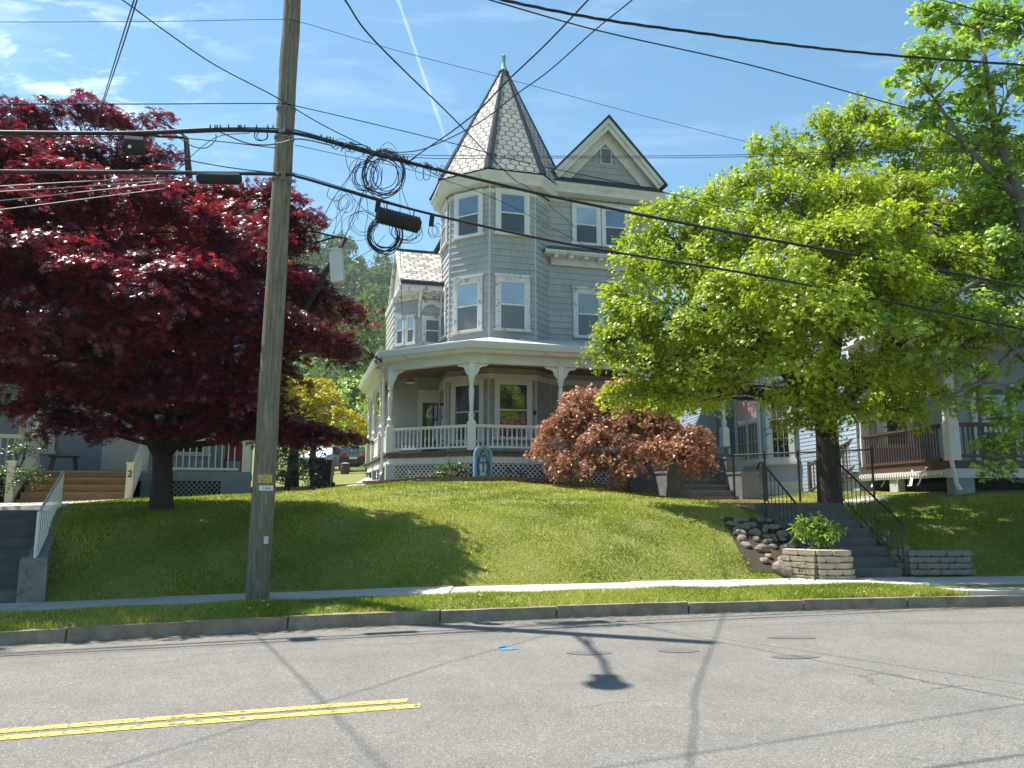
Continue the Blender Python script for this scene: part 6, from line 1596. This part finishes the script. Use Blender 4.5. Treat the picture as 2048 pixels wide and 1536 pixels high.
# ================================================================ trees
# red Japanese maple at the left
mx_, my_ = -6.75, 15.0; mz = tz(mx_, my_)
cl = []
for (px, py, dY, r, rz) in ((-90, 420, 0, 1.3, .6), (-60, 560, -.6, 1.4, .6), (-80, 700, -.4, 1.4, .6), (20, 235, 0, .75, .4), (100, 235, .3, .55, .35), (190, 230, 0, .7, .42), (265, 262, .2, .6, .32), (320, 240, 0, .28, .18), (60, 300, .2, 1.0, .5), (180, 320, -.4, 1.1, .5), (300, 330, .0, .95, .42),
                            (60, 400, -1, 1.2, .5), (190, 430, -1.4, 1.3, .55), (330, 400, -.6, 1.1, .5), (440, 400, .2, .95, .45), (540, 400, .2, .85, .45), (600, 450, .2, .55, .45), (480, 470, -.8, 1.1, .5), (100, 520, -2, 1.3, .5), (250, 540, -2.2, 1.4, .5), (400, 560, -2, 1.3, .5), (520, 560, -1, 1.2, .5),
                            (570, 500, .6, .8, .4), (610, 570, .2, .75, .4), (680, 620, .4, .75, .32), (30, 640, -2.2, 1.2, .45), (170, 660, -2.8, 1.3, .45), (320, 680, -2.8, 1.3, .45), (460, 680, -2.2, 1.3, .45), (590, 680, -1.2, 1.1, .42), (700, 700, .2, .6, .28), (650, 690, -.6, .7, .3),
                            (-20, 760, -1.6, 1.1, .4), (120, 770, -2.4, 1.1, .4), (250, 790, -2.2, 1.2, .4), (400, 800, -2.4, 1.2, .4), (490, 810, -1.6, 1.0, .35), (640, 868, -.4, .75, .2), (700, 872, .2, .5, .13), (590, 866, -.8, .8, .22), (150, 850, -1.2, .7, .28), (250, 862, -1.8, .8, .25), (400, 865, -1.6, .8, .25), (500, 860, -.8, .8, .28), (600, 880, -.2, .7, .22),
                            (-20, 480, -5, 1.0, .4), (90, 520, -5.2, 1.0, .4), (190, 560, -5.2, .95, .4), (280, 600, -5, .9, .38), (-40, 600, -5, 1.1, .4), (120, 640, -5.2, .9, .38), (20, 400, -4.6, 1.0, .4), (380, 560, -4.4, .9, .4), (40, 330, -3.2, 1.0, .45), (150, 370, -3.6, 1.0, .45), (270, 420, -3.6, 1.0, .45), (380, 450, -3.2, .9, .42), (480, 500, -2.6, .9, .42), (20, 450, -4, 1.0, .45), (140, 500, -4.2, 1.0, .42), (270, 560, -4.2, 1.0, .42), (380, 600, -3.6, 1.0, .42), (60, 600, -4, 1.0, .42), (500, 620, -2.6, 1.0, .42), (200, 640, -3.8, 1.0, .4), (-60, 380, -3, 1.1, .5), (-120, 520, -3.6, 1.2, .5), (-150, 640, -3, 1.2, .5), (-200, 450, -1, 1.5, .6), (60, 700, -3.2, .9, .35), (330, 740, -2.8, .9, .35), (450, 740, -1.8, .9, .4), (530, 740, -.6, .9, .35), (80, 820, -1.5, .9, .3), (190, 800, -.4, 1.2, .45), (350, 830, -.4, 1.2, .4), (480, 840, .2, 1.1, .4), (580, 610, .8, 1.1, .45), (540, 460, 1.2, 1.0, .5), (420, 500, 1.6, 1.3, .6), (540, 860, .4, .8, .25), (100, 480, 2.4, 1.6, .7), (230, 700, 2.4, 1.6, .6), (300, 500, 1.8, 1.6, .7), (150, 600, 2, 1.7, .7), (420, 640, 1.8, 1.6, .7), (300, 760, 2, 1.7, .6), (480, 760, 1.6, 1.1, .5), (100, 400, 1.8, 1.5, .7)):
    cl.append(PC(px, py, my_ + dY * .78, r * .86, r * .86, rz * 1.0))
forks = [[((mx_, my_, mz - .2), .30), ((mx_, my_, mz + .12), .22), ((mx_ - .02, my_, mz + .6), .19), ((mx_ - .05, my_, 2.6), .18)],
         [((mx_ - .05, my_, 2.5), .20), ((mx_ - 1.0, my_ - .2, 4.2), .14), ((mx_ - 2.0, my_, 6.2), .09), ((mx_ - 2.4, my_, 8.2), .05)],
         [((mx_ - .05, my_, 2.5), .20), ((mx_ + .5, my_ + .1, 4.6), .15), ((mx_ + .3, my_, 6.8), .10), ((mx_ + .0, my_, 9.0), .05)],
         [((mx_ - .02, my_, 2.45), .15), ((mx_ + 1.2, my_ - .3, 3.9), .09), ((mx_ + 2.6, my_ - .2, 5.2), .08), ((mx_ + 3.4, my_ - .1, 6.8), .04)],
         [((mx_ - .02, my_, 2.5), .15), ((mx_ - .5, my_ - 1.4, 4.2), .10), ((mx_ - .2, my_ - 2.3, 5.8), .06)]]
tree('red_maple', 'large dark red maple standing on the grass bank left of the pole', 'tree', (mx_, my_, mz), .3, forks, cl, LF['maple'], 'bark2', .095, 66, .30, 40, L5, .30, updir=.72, flat=.28, shell=.35)

# a second maple, mostly outside the left edge, whose shade falls on the bank and the verge
nx0, ny0 = -12.6, 12.2; cl = []
for k in range(34):
    a, q = random.uniform(0, 6.28), random.random() ** .6; h = random.uniform(5.2, 11.5); w = 3.3 * math.sqrt(max(.1, 1 - ((h - 7.6) / 4.4) ** 2)); cl.append((nx0 + w * q * math.cos(a), ny0 + w * q * math.sin(a) * .85, h, .95, .9, .42))
cl += [PC(-30, 250, 12.6, .7, .6, .35), PC(-60, 330, 12.2, .8, .7, .4), PC(-70, 420, 12, .8, .7, .4)]
tree('red_maple', 'red maple mostly outside the left edge with its shadow on the bank', 'tree', (nx0, ny0, tz(nx0, ny0)), .3,
     [[((nx0, ny0, tz(nx0, ny0) - .2), .26), ((nx0, ny0, 3.5), .2)], [((nx0, ny0, 3.4), .14), ((nx0 + .8, ny0, 5.5), .1), ((nx0 + .6, ny0, 8.5), .05)], [((nx0, ny0, 3.4), .14), ((nx0 - 1.2, ny0 + .3, 5.8), .08)]], cl, LF['maple'], 'bark2', .12, 34, .34, 30, L5, .30, updir=.72, flat=.28, shell=.35)

# yellow green maple on the right
gx_, gy_ = 7.2, 17.6; gz_ = tz(gx_, gy_)
cl = []
for (px, py, dY, r, rz) in ((1240, 640, .2, .6, .45), (1230, 720, .4, .6, .45), (1245, 600, .6, .5, .4), (1260, 500, .4, .45, .35), (1300, 430, .3, .6, .4), (1380, 430, -.4, .8, .5), (1300, 540, -.4, .8, .5), (1310, 640, -.6, .85, .5), (1300, 730, -.2, .8, .5), (1390, 540, -1, 1.0, .55), (1400, 650, -1.4, 1.0, .5), (1380, 750, -.8, .9, .45),
                            (1440, 400, 0, .75, .45), (1480, 470, -1.2, 1.0, .55), (1510, 370, -.6, .8, .5), (1500, 570, -2, 1.1, .55), (1490, 660, -2, .95, .45), (1450, 740, -1.2, .8, .4), (1580, 400, -1.2, 1.0, .55), (1600, 500, -2.2, 1.1, .55), (1610, 620, -2.6, 1.1, .5), (1590, 730, -2.2, 1.1, .5), (1590, 790, -1.6, .8, .33),
                            (1600, 330, 0, .8, .45), (1700, 300, 0, .9, .5), (1740, 240, .2, .8, .5), (1800, 290, 0, .8, .5), (1690, 400, -1.6, 1.1, .55), (1720, 520, -2.4, 1.1, .55), (1730, 640, -2.6, 1.0, .5), (1710, 750, -2.2, 1.0, .45), (1680, 820, -1.4, .8, .35), (1800, 400, -1.2, 1.1, .55), (1830, 520, -1.6, 1.1, .55), (1840, 640, -1, 1.0, .5), (1800, 740, -.8, .9, .45), (1770, 820, -.2, .8, .4), (1850, 790, .4, .7, .4),
                            (1560, 560, -3.4, 1.0, .45), (1650, 620, -3.6, 1.0, .45), (1740, 560, -3.6, 1.0, .45), (1820, 600, -3, 1.0, .45), (1680, 480, -3.2, 1.0, .45), (1780, 460, -3, 1.0, .5), (1880, 540, -2, 1.0, .45), (1950, 480, .8, 1.0, .5), (1990, 400, .8, .9, .5), (1900, 690, .6, .8, .35), (1970, 680, 1.0, .8, .35), (1920, 430, -.6, 1.0, .5), (1950, 560, 0, 1.0, .5), (1930, 650, .4, .9, .4), (1960, 340, .4, .9, .5), (1900, 300, .4, .9, .5), (1400, 700, 1.8, 1.2, .6), (1380, 790, 1.6, 1.0, .5), (1340, 700, 1.6, 1.0, .5), (1235, 790, .6, .6, .3), (1300, 790, .3, .8, .35), (1370, 800, .2, .8, .35), (1420, 770, -.2, .9, .4), (1610, 850, -.8, .7, .25), (1210, 680, .5, .45, .35), (1260, 680, 0, .8, .45), (1350, 480, 0, .9, .5), (1420, 500, -.4, 1.0, .5), (1540, 300, .2, .6, .4), (1650, 260, .1, .6, .4), (1550, 660, -.6, 1.2, .5), (1660, 560, -1.0, 1.2, .5), (1850, 350, .2, .9, .5), (1880, 620, -.2, .9, .45), (1870, 720, .2, .8, .4), (1900, 480, .4, .8, .5), (1450, 600, 1.6, 1.3, .7), (1600, 480, 1.8, 1.4, .7), (1750, 420, 1.6, 1.3, .7), (1640, 640, 1.8, 1.4, .6), (1800, 560, 1.6, 1.3, .6), (1560, 700, 1.4, 1.0, .45), (1720, 760, 1.4, 1.2, .5), (1350, 560, 1.2, .9, .5)):
    cl.append(PC(px, py, gy_ + dY, r * .97, r * .9, rz * 1.3))
forks = [[((gx_, gy_, gz_ - .2), .38), ((gx_, gy_, gz_ + .2), .28), ((gx_ + .02, gy_, 2.9), .25), ((gx_, gy_, 3.6), .24)],
         [((gx_, gy_, 3.4), .22), ((gx_ - 1.0, gy_ - .2, 4.7), .19), ((gx_ - 1.9, gy_ - .4, 5.6), .14), ((gx_ - 3.0, gy_ - .2, 7.2), .07)],
         [((gx_, gy_, 3.4), .24), ((gx_ + .3, gy_, 5.4), .18), ((gx_ + .2, gy_, 7.6), .11), ((gx_ + .6, gy_, 9.8), .05)],
         [((gx_, gy_, 3.4), .20), ((gx_ + 1.2, gy_ - .3, 4.6), .15), ((gx_ + 2.0, gy_ - .2, 6.5), .09), ((gx_ + 2.6, gy_, 8.2), .05)],
         [((gx_, gy_, 3.4), .16), ((gx_ - .2, gy_ - 1.5, 5.2), .10), ((gx_ - .5, gy_ - 2.2, 7.0), .06)]]
tree('green_maple', 'broad yellow green maple with a thick dark trunk above the stone steps', 'tree', (gx_, gy_, gz_), .35, forks, cl, LF['green'], 'bark', .085, 50, .27, 46, L3, .5, updir=.42, flat=.6, shell=.35, hang=.25)

# tall bright green maple at the right edge
tx_, ty_ = 11.4, 15.6; tz_ = tz(tx_, ty_)
cl = []
for (px, py, dY, r, rz) in ((2000, 560, .8, .9, .4), (2045, 480, .6, .9, .45), (1975, 620, .6, .8, .35), (2000, 440, .8, .9, .45), (1980, 480, -.4, .7, .35), (2060, 340, .9, 1.0, .5), (1930, 350, 1.0, .7, .35), (1930, 70, .6, .6, .35), (1850, 20, 0, .45, .35), (1900, 40, 0, .55, .4), (1980, 30, .3, .7, .4), (2060, 60, 0, .8, .5), (1870, 110, -.4, .6, .4), (1820, 130, -.2, .35, .22), (1950, 120, -.3, .7, .4), (2040, 160, -.4, .8, .4), (1840, 180, 0, .5, .3), (1920, 200, .2, .7, .4), (2000, 230, -.4, .7, .4), (1880, 250, .5, .55, .3), (1800, 155, .4, .25, .16), (1820, 225, .5, .3, .16), (1960, 290, 0, .7, .35), (2060, 290, 0, .8, .4),
                            (1990, 370, .3, .7, .35), (2060, 420, 0, .8, .4), (1940, 420, .6, .6, .3), (2010, 500, .2, .8, .4), (1930, 540, .6, .6, .3), (2080, 560, -.3, .8, .4), (1930, 620, -1, .45, .16), (1990, 612, -1.4, .5, .16), (2050, 640, -1, .6, .25), (1900, 700, -1.3, .45, .16), (1960, 735, -1.3, .38, .14), (1860, 705, -1.2, .32, .12), (1760, 645, -1.8, .5, .16), (1810, 660, -1.8, .35, .14), (1700, 600, -1.8, .35, .16),
                            (2000, 840, -.8, .45, .3), (1970, 900, -1, .32, .3), (2030, 880, -.9, .4, .35), (1990, 945, -1, .2, .25), (2070, 780, -.6, .6, .3), (2120, 300, 0, 1, .5), (2150, 500, 0, 1, .5), (2120, 700, -.4, .9, .4), (2140, 120, 0, 1.1, .6), (1960, 800, -.9, .25, .2)):
    cl.append(PC(px, py, ty_ + dY, r * .95, r * .9, rz))
forks = [[((tx_, ty_, tz_ - .2), .36), ((tx_, ty_, tz_ + .3), .30), ((tx_ - .1, ty_, 5.0), .24)],
         [((tx_ - .1, ty_, 4.9), .2), (at(2040, 400, ty_), .12), (at(1990, 250, ty_), .08), (at(1960, 60, ty_), .04)], [((tx_ - .1, ty_, 4.9), .18), (at(2100, 300, ty_), .12), (at(2090, 60, ty_), .07)],
         [(at(2040, 400, ty_), .09), (at(1940, 300, ty_), .06), (at(1870, 200, ty_), .03)], [((tx_ - .1, ty_, 3.8), .12), (at(2030, 700, ty_ - .8), .07), (at(1960, 765, ty_ - 1.1), .045), (at(1880, 800, ty_ - 1.2), .02)], [((tx_ - .1, ty_, 4.6), .09), (at(1960, 560, ty_ - .8), .05), (at(1800, 650, ty_ - 1.7), .02)]]
tree('green_maple', 'tall bright green maple leaning in from the right edge of the photo', 'tree', (tx_, ty_, tz_), .3, forks, cl, LF['bright'], 'bark3', .12, 38, .27, 32, L3, .52, updir=.6, flat=.4, shell=.3, droop=.4)

# trees behind and between the houses
BT = [('green_tree', 'paler green treetop rising behind the right maple', 30, [(1610, 290, 0, 1.0), (1660, 250, .5, 1.2), (1720, 230, 0, 1.1), (1590, 350, 0, 1.4), (1690, 340, 0, 1.8), (1780, 300, 0, 1.6), (1640, 440, 0, 2.0), (1500, 420, 2, 1.5), (1450, 460, 2, 1.5), (1400, 440, 2, 1.2)], 'wood', (9.5, 30), .2, 5),
      ('green_tree', 'fresh green tree seen in the gap right of the porch', 42, [(1440, 850, 0, 2.0), (1470, 790, 0, 2.2), (1400, 820, 0, 2.2), (1420, 720, 0, 2.5), (1350, 740, 0, 2.5)], 'bright', (10.5, 42), .25, 3),
      ('green_tree', 'soft green tree behind the left end of the porch roof', 62, [(700, 680, 0, 2.6), (750, 650, 0, 2.8), (790, 690, 0, 2.4), (650, 640, 0, 3.0), (720, 620, 0, 2.2), (690, 740, 0, 2.8), (620, 700, 0, 2.6)], 'wood', (-11.5, 62), .3, 3),
      ('green_tree', 'fresh light green tree left of the porch columns', 48, [(700, 790, 0, 1.6), (735, 830, 0, 1.5), (680, 860, 0, 1.8), (740, 770, 0, 1.3), (770, 830, 0, 1.4), (650, 880, 0, 1.4), (720, 890, 0, 1.2)], 'bright', (-12.4, 48), .2, 7),
      ('golden_tree', 'glowing golden yellow tree behind the dark red branches', 29, [(600, 810, 0, 1.1), (650, 805, 0, .9), (690, 840, 0, .7), (630, 850, 0, .9), (590, 780, 0, 1.0), (715, 862, 0, .45), (640, 780, 0, .6), (540, 830, 0, 1.0)], 'yellow', (-8.2, 29), .10, 45),
      ('green_tree', 'light green bush behind the parked cars', 60, [(670, 920, 0, 1.0), (690, 905, 0, 1.0), (640, 900, 0, 1.1), (610, 920, 0, 1.2), (720, 900, 0, .7)], 'bright', (-14, 60), .16, 7)]
for nm, lab, Y, cs, lf, (tx, ty), sz, per in BT:
    c_ = [PC(px, py, Y + d, r, r, r * .7) for px, py, d, r in cs]; z = tz(tx, ty); top = max(c[2] for c in c_)
    tree(nm, lab, 'tree', (tx, ty, z), .2, [[((tx, ty, z - .2), .25), ((tx, ty, z + (top - z) * .4), .16), ((tx + .2, ty, z + (top - z) * .7), .08)]], c_, LF[lf], 'bark', sz, per, sz * 2.6, 24, L3 if sz < .15 else L1, .6, updir=.45, shell=.5, twig=False)
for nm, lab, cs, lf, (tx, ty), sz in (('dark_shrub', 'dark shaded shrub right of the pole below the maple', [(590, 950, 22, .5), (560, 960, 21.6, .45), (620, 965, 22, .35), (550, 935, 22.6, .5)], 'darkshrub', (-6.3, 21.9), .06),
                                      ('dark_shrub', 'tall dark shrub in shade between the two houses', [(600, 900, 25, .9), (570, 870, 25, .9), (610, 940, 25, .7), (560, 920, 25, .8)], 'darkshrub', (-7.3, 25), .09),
                                      ('dark_shrub', 'climbing green plant on the left porch rail', [(50, 900, 18.8, .4), (20, 960, 18.4, .5), (60, 955, 18.4, .4), (-30, 950, 18.4, .5)], 'shrub', (-12.0, 18.4), .06),
                                      ('rose_bush', 'thin climbing bush at the far corner of the porch', [(737, 905, 36, .4), (733, 935, 36, .35), (742, 880, 36, .3), (735, 955, 36, .3)], 'shrub', (-6.6, 36), .10)):
    c_ = [PC(px, py, Y, r, r, r * .8) for px, py, Y, r in cs]; z = tz(tx, ty)
    tree(nm, lab, 'shrub', (tx, ty, z), .04, [[((tx, ty, z), .04), ((tx, ty, z + .5), .03)]], c_, LF[lf], 'bark', sz, 150 if sz < .08 else 70, .16, 24, L1, .5, updir=.4, twig=False)

# ================================================================ behind the houses
def hillz(x, y):
    r = np.clip((y - 110) / 190, 0, 1); h = 96 * (r ** 1.25); h = h * np.interp(x, [-260, -120, -75, -40, 0, 60, 200], [1.25, 1.15, 1.0, .86, .62, .35, .3])
    return h + 9 + 3 * np.sin(x * .03 + y * .02)


X, Y_ = np.meshgrid(np.linspace(-520, 420, 60), np.linspace(105, 520, 34), indexing='ij'); Zh = hillz(X, Y_); Zh[:, 0] = -2
V = np.stack([X, Y_, Zh], -1).reshape(-1, 3); i = np.arange(60 * 34).reshape(60, 34); Fh = np.stack([i[:-1, :-1], i[1:, :-1], i[1:, 1:], i[:-1, 1:]], -1).reshape(-1, 4)
me = bpy.data.meshes.new('hill'); me.from_pydata(V.tolist(), [], Fh.tolist()); me.materials.append(MT['hillside']); ho = bpy.data.objects.new('hill', me); COL.objects.link(ho); tag(ho, kind='structure')
n = 1500; x = RNG.uniform(-200, 60, n); y = 112 + 190 * RNG.random(n) ** .9; z = hillz(x, y); r = RNG.uniform(2.4, 4.6, n)
q = 90; idx = np.repeat(np.arange(n), q); u = norm(RNG.normal(size=(n * q, 3))); u[:, 2] = np.abs(u[:, 2]) * 1.2 - .25
C_ = np.stack([x, y, z + r * .9], 1)[idx] + u * (r[idx] * (.75 + .35 * RNG.random(n * q)))[:, None] * np.array([1, 1, 1.25]); Nn_ = norm(u + RNG.normal(size=u.shape) * .5)
tn = np.clip((RNG.random(n) * .8)[idx] + RNG.random(n * q) * .25, 0, 1)
V, Fq, rn = leafgeo(C_, Nn_, 1.15 * (.6 + .8 * RNG.random(n * q)), L1, tn, .9, .1); big('woodland', V, Fq, rn, LF['wood'], kind='stuff')

# cream garage with a faded red roof
gg = thing('garage', 'low cream building with a faded red roof seen through the porch', 'building', (-8.6, 58, 3.6)); mb = MB()
P0, P1 = at(742, 850, 58), at(812, 850, 58)
mb.box(P0[0], 58, 3, P1[0] + 3, 66, 7.6); put('wall', mb, 'cream', gg)
mb = MB(); mb.hexa([(P0[0] - .3, 57.5, 7.6), (P1[0] + 3.3, 57.5, 7.6), (P1[0] + 3.3, 66.5, 7.6), (P0[0] - .3, 66.5, 7.6)], [(P0[0] - .3, 57.5, 7.8), (P1[0] + 3.3, 57.5, 7.8), (P1[0] + 3.3, 66.5, 7.8), (P0[0] - .3, 66.5, 7.8)]); put('cornice', mb, 'trim', gg)
rx0 = at(775, 800, 59)[0]
mb = MB(); mb.hexa([(rx0, 58.2, 7.8), (P1[0] + 3, 58.2, 7.8), (P1[0] + 3, 65, 7.8), (rx0, 65, 7.8)], [(rx0 + .3, 60.5, 9.4), (P1[0] + 3, 60.5, 9.4), (P1[0] + 3, 61, 9.4), (rx0 + .3, 61, 9.4)]); put('roof', mb, 'redroof', gg)
mb = MB(); mb.box(rx0 + 1.2, 57.9, 3.2, rx0 + 3.4, 57.98, 6.0); put('door', mb, 'tan', gg)
mb = MB(); mb.box(rx0 - 2.2, 57.92, 4.6, rx0 - 1.2, 57.98, 6.2); put('window', mb, 'pane_dark', gg)


def car(label, x, y, rz, mat, scale=1.0):
    z = tz(x, y); t = thing('parked_car', label, 'car', (x, y, z), rz); OFF[t.name] = (0, 0, 0); s = scale
    prof = [(-2.3, .45), (-2.32, .85), (-2.2, 1.05), (-2.05, 1.1), (-1.75, 1.62), (-1.5, 1.70), (.2, 1.68), (.55, 1.55), (1.15, 1.08), (2.0, .98), (2.3, .8), (2.35, .45), (1.9, .32), (-1.9, .32)]
    mb = MB(); W = .93
    for k in range(len(prof)):
        a, b = prof[k], prof[(k + 1) % len(prof)]; wa, wb = (W - .16 * max(0, (p[1] - 1.0) / .7) for p in (a, b))
        mb.poly([(-wa, a[0], a[1]), (wa, a[0], a[1]), (wb, b[0], b[1]), (-wb, b[0], b[1])])
    for sg in (-1, 1): mb.poly([(sg * (W - .16 * max(0, (p[1] - 1.0) / .7)), p[0], p[1]) for p in (prof if sg > 0 else prof[::-1])])
    put('body', mb, mat, t)
    mb = MB(); mb.poly([(-.78, -2.09, 1.12), (.78, -2.09, 1.12), (.70, -1.79, 1.58), (-.70, -1.79, 1.58)]); put('rear_window', mb, 'pane_dark', t)
    for sg in (-1, 1):
        mb = MB(); mb.poly([(sg * .925, -1.7, 1.08), (sg * .925, .95, 1.08), (sg * .815, .42, 1.55), (sg * .80, -1.5, 1.6)]); put('side_window', mb, 'pane_dark', t)
        mb = MB(); mb.box(sg * .66 - .2, -2.36, .88, sg * .66 + .2, -2.28, 1.08); put('tail_lamp', mb, 'tail', t)
        for yy in (-1.4, 1.4):
            mb = MB(); mb.tube([(sg * .96, yy, .34), (sg * .74, yy, .34)], .34, 18); w = put('wheel', mb, 'tyre', t); mb = MB(); mb.tube([(sg * .97, yy, .34), (sg * .955, yy, .34)], .2, 12); put('rim', mb, 'chrome', w)
    mb = MB(); mb.box(-.92, -2.42, .42, .92, -2.3, .68); put('bumper', mb, mat, t); mb = MB(); mb.box(-.26, -2.44, .72, .26, -2.36, .86); put('number_plate', mb, 'tagwhite', t)
    return t


cx_, cy_, _ = at(712, 930, 54); car('dark grey parked car seen from behind by the porch corner', cx_, cy_, .12, 'carpaint')
cx_, cy_, _ = at(648, 930, 55); car('pale blue parked car half hidden behind the dark bins', cx_, cy_, R(175), 'carblue')
bx1, by1, bz1 = at(690, 940, 46)
bt = thing('barrel', 'short brown barrel on the grass beside the dark car', 'barrel', (bx1, by1, tz(bx1, by1))); mb = MB(); z = tz(bx1, by1)
mb.lathe(bx1, by1, [(.24, z), (.28, z + .2), (.29, z + .4), (.25, z + .62)], 14); put('body', mb, 'brownpaint', bt); mb = MB(); mb.lathe(bx1, by1, [(.26, z + .62), (.27, z + .64), (.1, z + .68)], 14); put('lid', mb, 'boxgrey', bt)
for px, Y, lab in ((652, 27, 'dark wheeled bin standing at the lawn edge left of the driveway'), (636, 27.4, 'second dark bin half in the shade behind the first')):
    x, y, _ = at(px, 930, Y); z = tz(x, y); t = thing('wheeled_bin', lab, 'bin', (x, y, z)); mb = MB(); mb.hexa([(x - .2, y - .2, z + .05), (x + .2, y - .2, z + .05), (x + .2, y + .2, z + .05), (x - .2, y + .2, z + .05)], [(x - .27, y - .28, z + .95), (x + .27, y - .28, z + .95), (x + .27, y + .28, z + .95), (x - .27, y + .28, z + .95)]); put('body', mb, 'iron', t)
    mb = MB(); mb.hexa([(x - .3, y - .31, z + .95), (x + .3, y - .31, z + .95), (x + .3, y + .3, z + .98), (x - .3, y + .3, z + .98)], [(x - .26, y - .28, z + 1.0), (x + .26, y - .28, z + 1.0), (x + .24, y + .24, z + 1.07), (x - .24, y + .24, z + 1.07)]); put('lid', mb, 'iron', t)
    for sg in (-1, 1): mb = MB(); mb.tube([(x + sg * .22, y + .22, z + .1), (x + sg * .27, y + .22, z + .1)], .1, 12); put('wheel', mb, 'tyre', t)
draped('footpath', [(-5.6, 24.0), (-6.0, 30), (-9.5, 56)], [(-4.6, 24.0), (-4.9, 30), (-7.2, 56)], 'walk', .03, kind='structure')

# ================================================================ grass
def keep(x, y, d):
    m = np.ones(len(x), bool)
    m &= ~((x > SX0 - .1) & (x < SX1 + .1) & (y > SY0 - .1) & (y < SYT + .6))
    m &= ~((x > 4.5) & (x < 5.7) & (y > 14.6) & (y < 17.0)); m &= ~((x > 5.4) & (x < 8.7) & (y > 14.0) & (y < 14.9)); m &= ~((d > .1) & (d < 1.5) & (x > 6.3 + (1.46 - d) * .46) & (x < 8.6 + (1.46 - d) * .6))
    xx = x + .41 * (d - 2.95); m &= ~((xx < -6.75) & (xx > -9.8) & (d < 9.3) & (d > 2.6))
    lx, ly = (x - HX) * cT + (y - HY) * sT, -(x - HX) * sT + (y - HY) * cT
    m &= ~((lx > -3.2) & (ly > -1.5) & (lx < 9)); m &= ~((lx > 5.4) & (lx < 9.2) & (ly > -5)); 
    m &= ~((x > 5.2) & (x < 7.4) & (y > 17) & (y < 19))
    m &= ~((x < -5) & (y > 21.3 + (x + 7) * .3)) ; m &= ~((x < -10.6) & (x > -13) & (y > 15.8) & (y < 20)); m &= ~((x > RO[0] - .3) & (y > 18.3))
    return m


grass('grass', (-9, 13), (.14, 1.43), 90000, .05, LF['grass'], .0075, keep, kind='stuff')
grass('grass', (-11, 15), (2.75, 6.5), 190000, .045, LF['grass'], .010, keep, kind='stuff')
grass('grass', (-14, 16), (6.5, 14), 100000, .05, LF['grass'], .015, keep, kind='stuff')
grass('grass', (-14, 4), (14, 40), 30000, .09, LF['grass'], .03, keep, kind='stuff')
# weeds along the kerb joint and clover patches
grass('grass', (-9, 7), (.06, .17), 5000, .10, LF['grass'], .007, keep, kind='stuff')
mb = MB()
for k in range(46):
    x = random.uniform(-7, 6); d = random.choice((random.uniform(.2, 1.3), random.uniform(3, 9), random.uniform(3, 6))); y = float(K(x)) + d; z = tz(x, y) + .05
    mb.lathe(x, y, [(.008, z), (.022, z + .008), (.015, z + .016)], 7)
put('dandelions', mb, 'yellow', kind='stuff')

# ---------------------------------------------------------------- thin air
m = bpy.data.materials.new('haze'); m.use_nodes = True; n_ = m.node_tree.nodes; n_.remove(n_['Principled BSDF'])
pvn = n_.new('ShaderNodeVolumePrincipled'); pvn.inputs['Color'].default_value = (.86, .92, 1, 1); pvn.inputs['Density'].default_value = .0003; pvn.inputs['Anisotropy'].default_value = .3
m.node_tree.links.new(pvn.outputs[0], n_['Material Output'].inputs['Volume']); MT['haze'] = m
mb = MB(); mb.box(-900, -700, -4, 900, 700, 190); put('haze', mb, 'haze', kind='stuff')
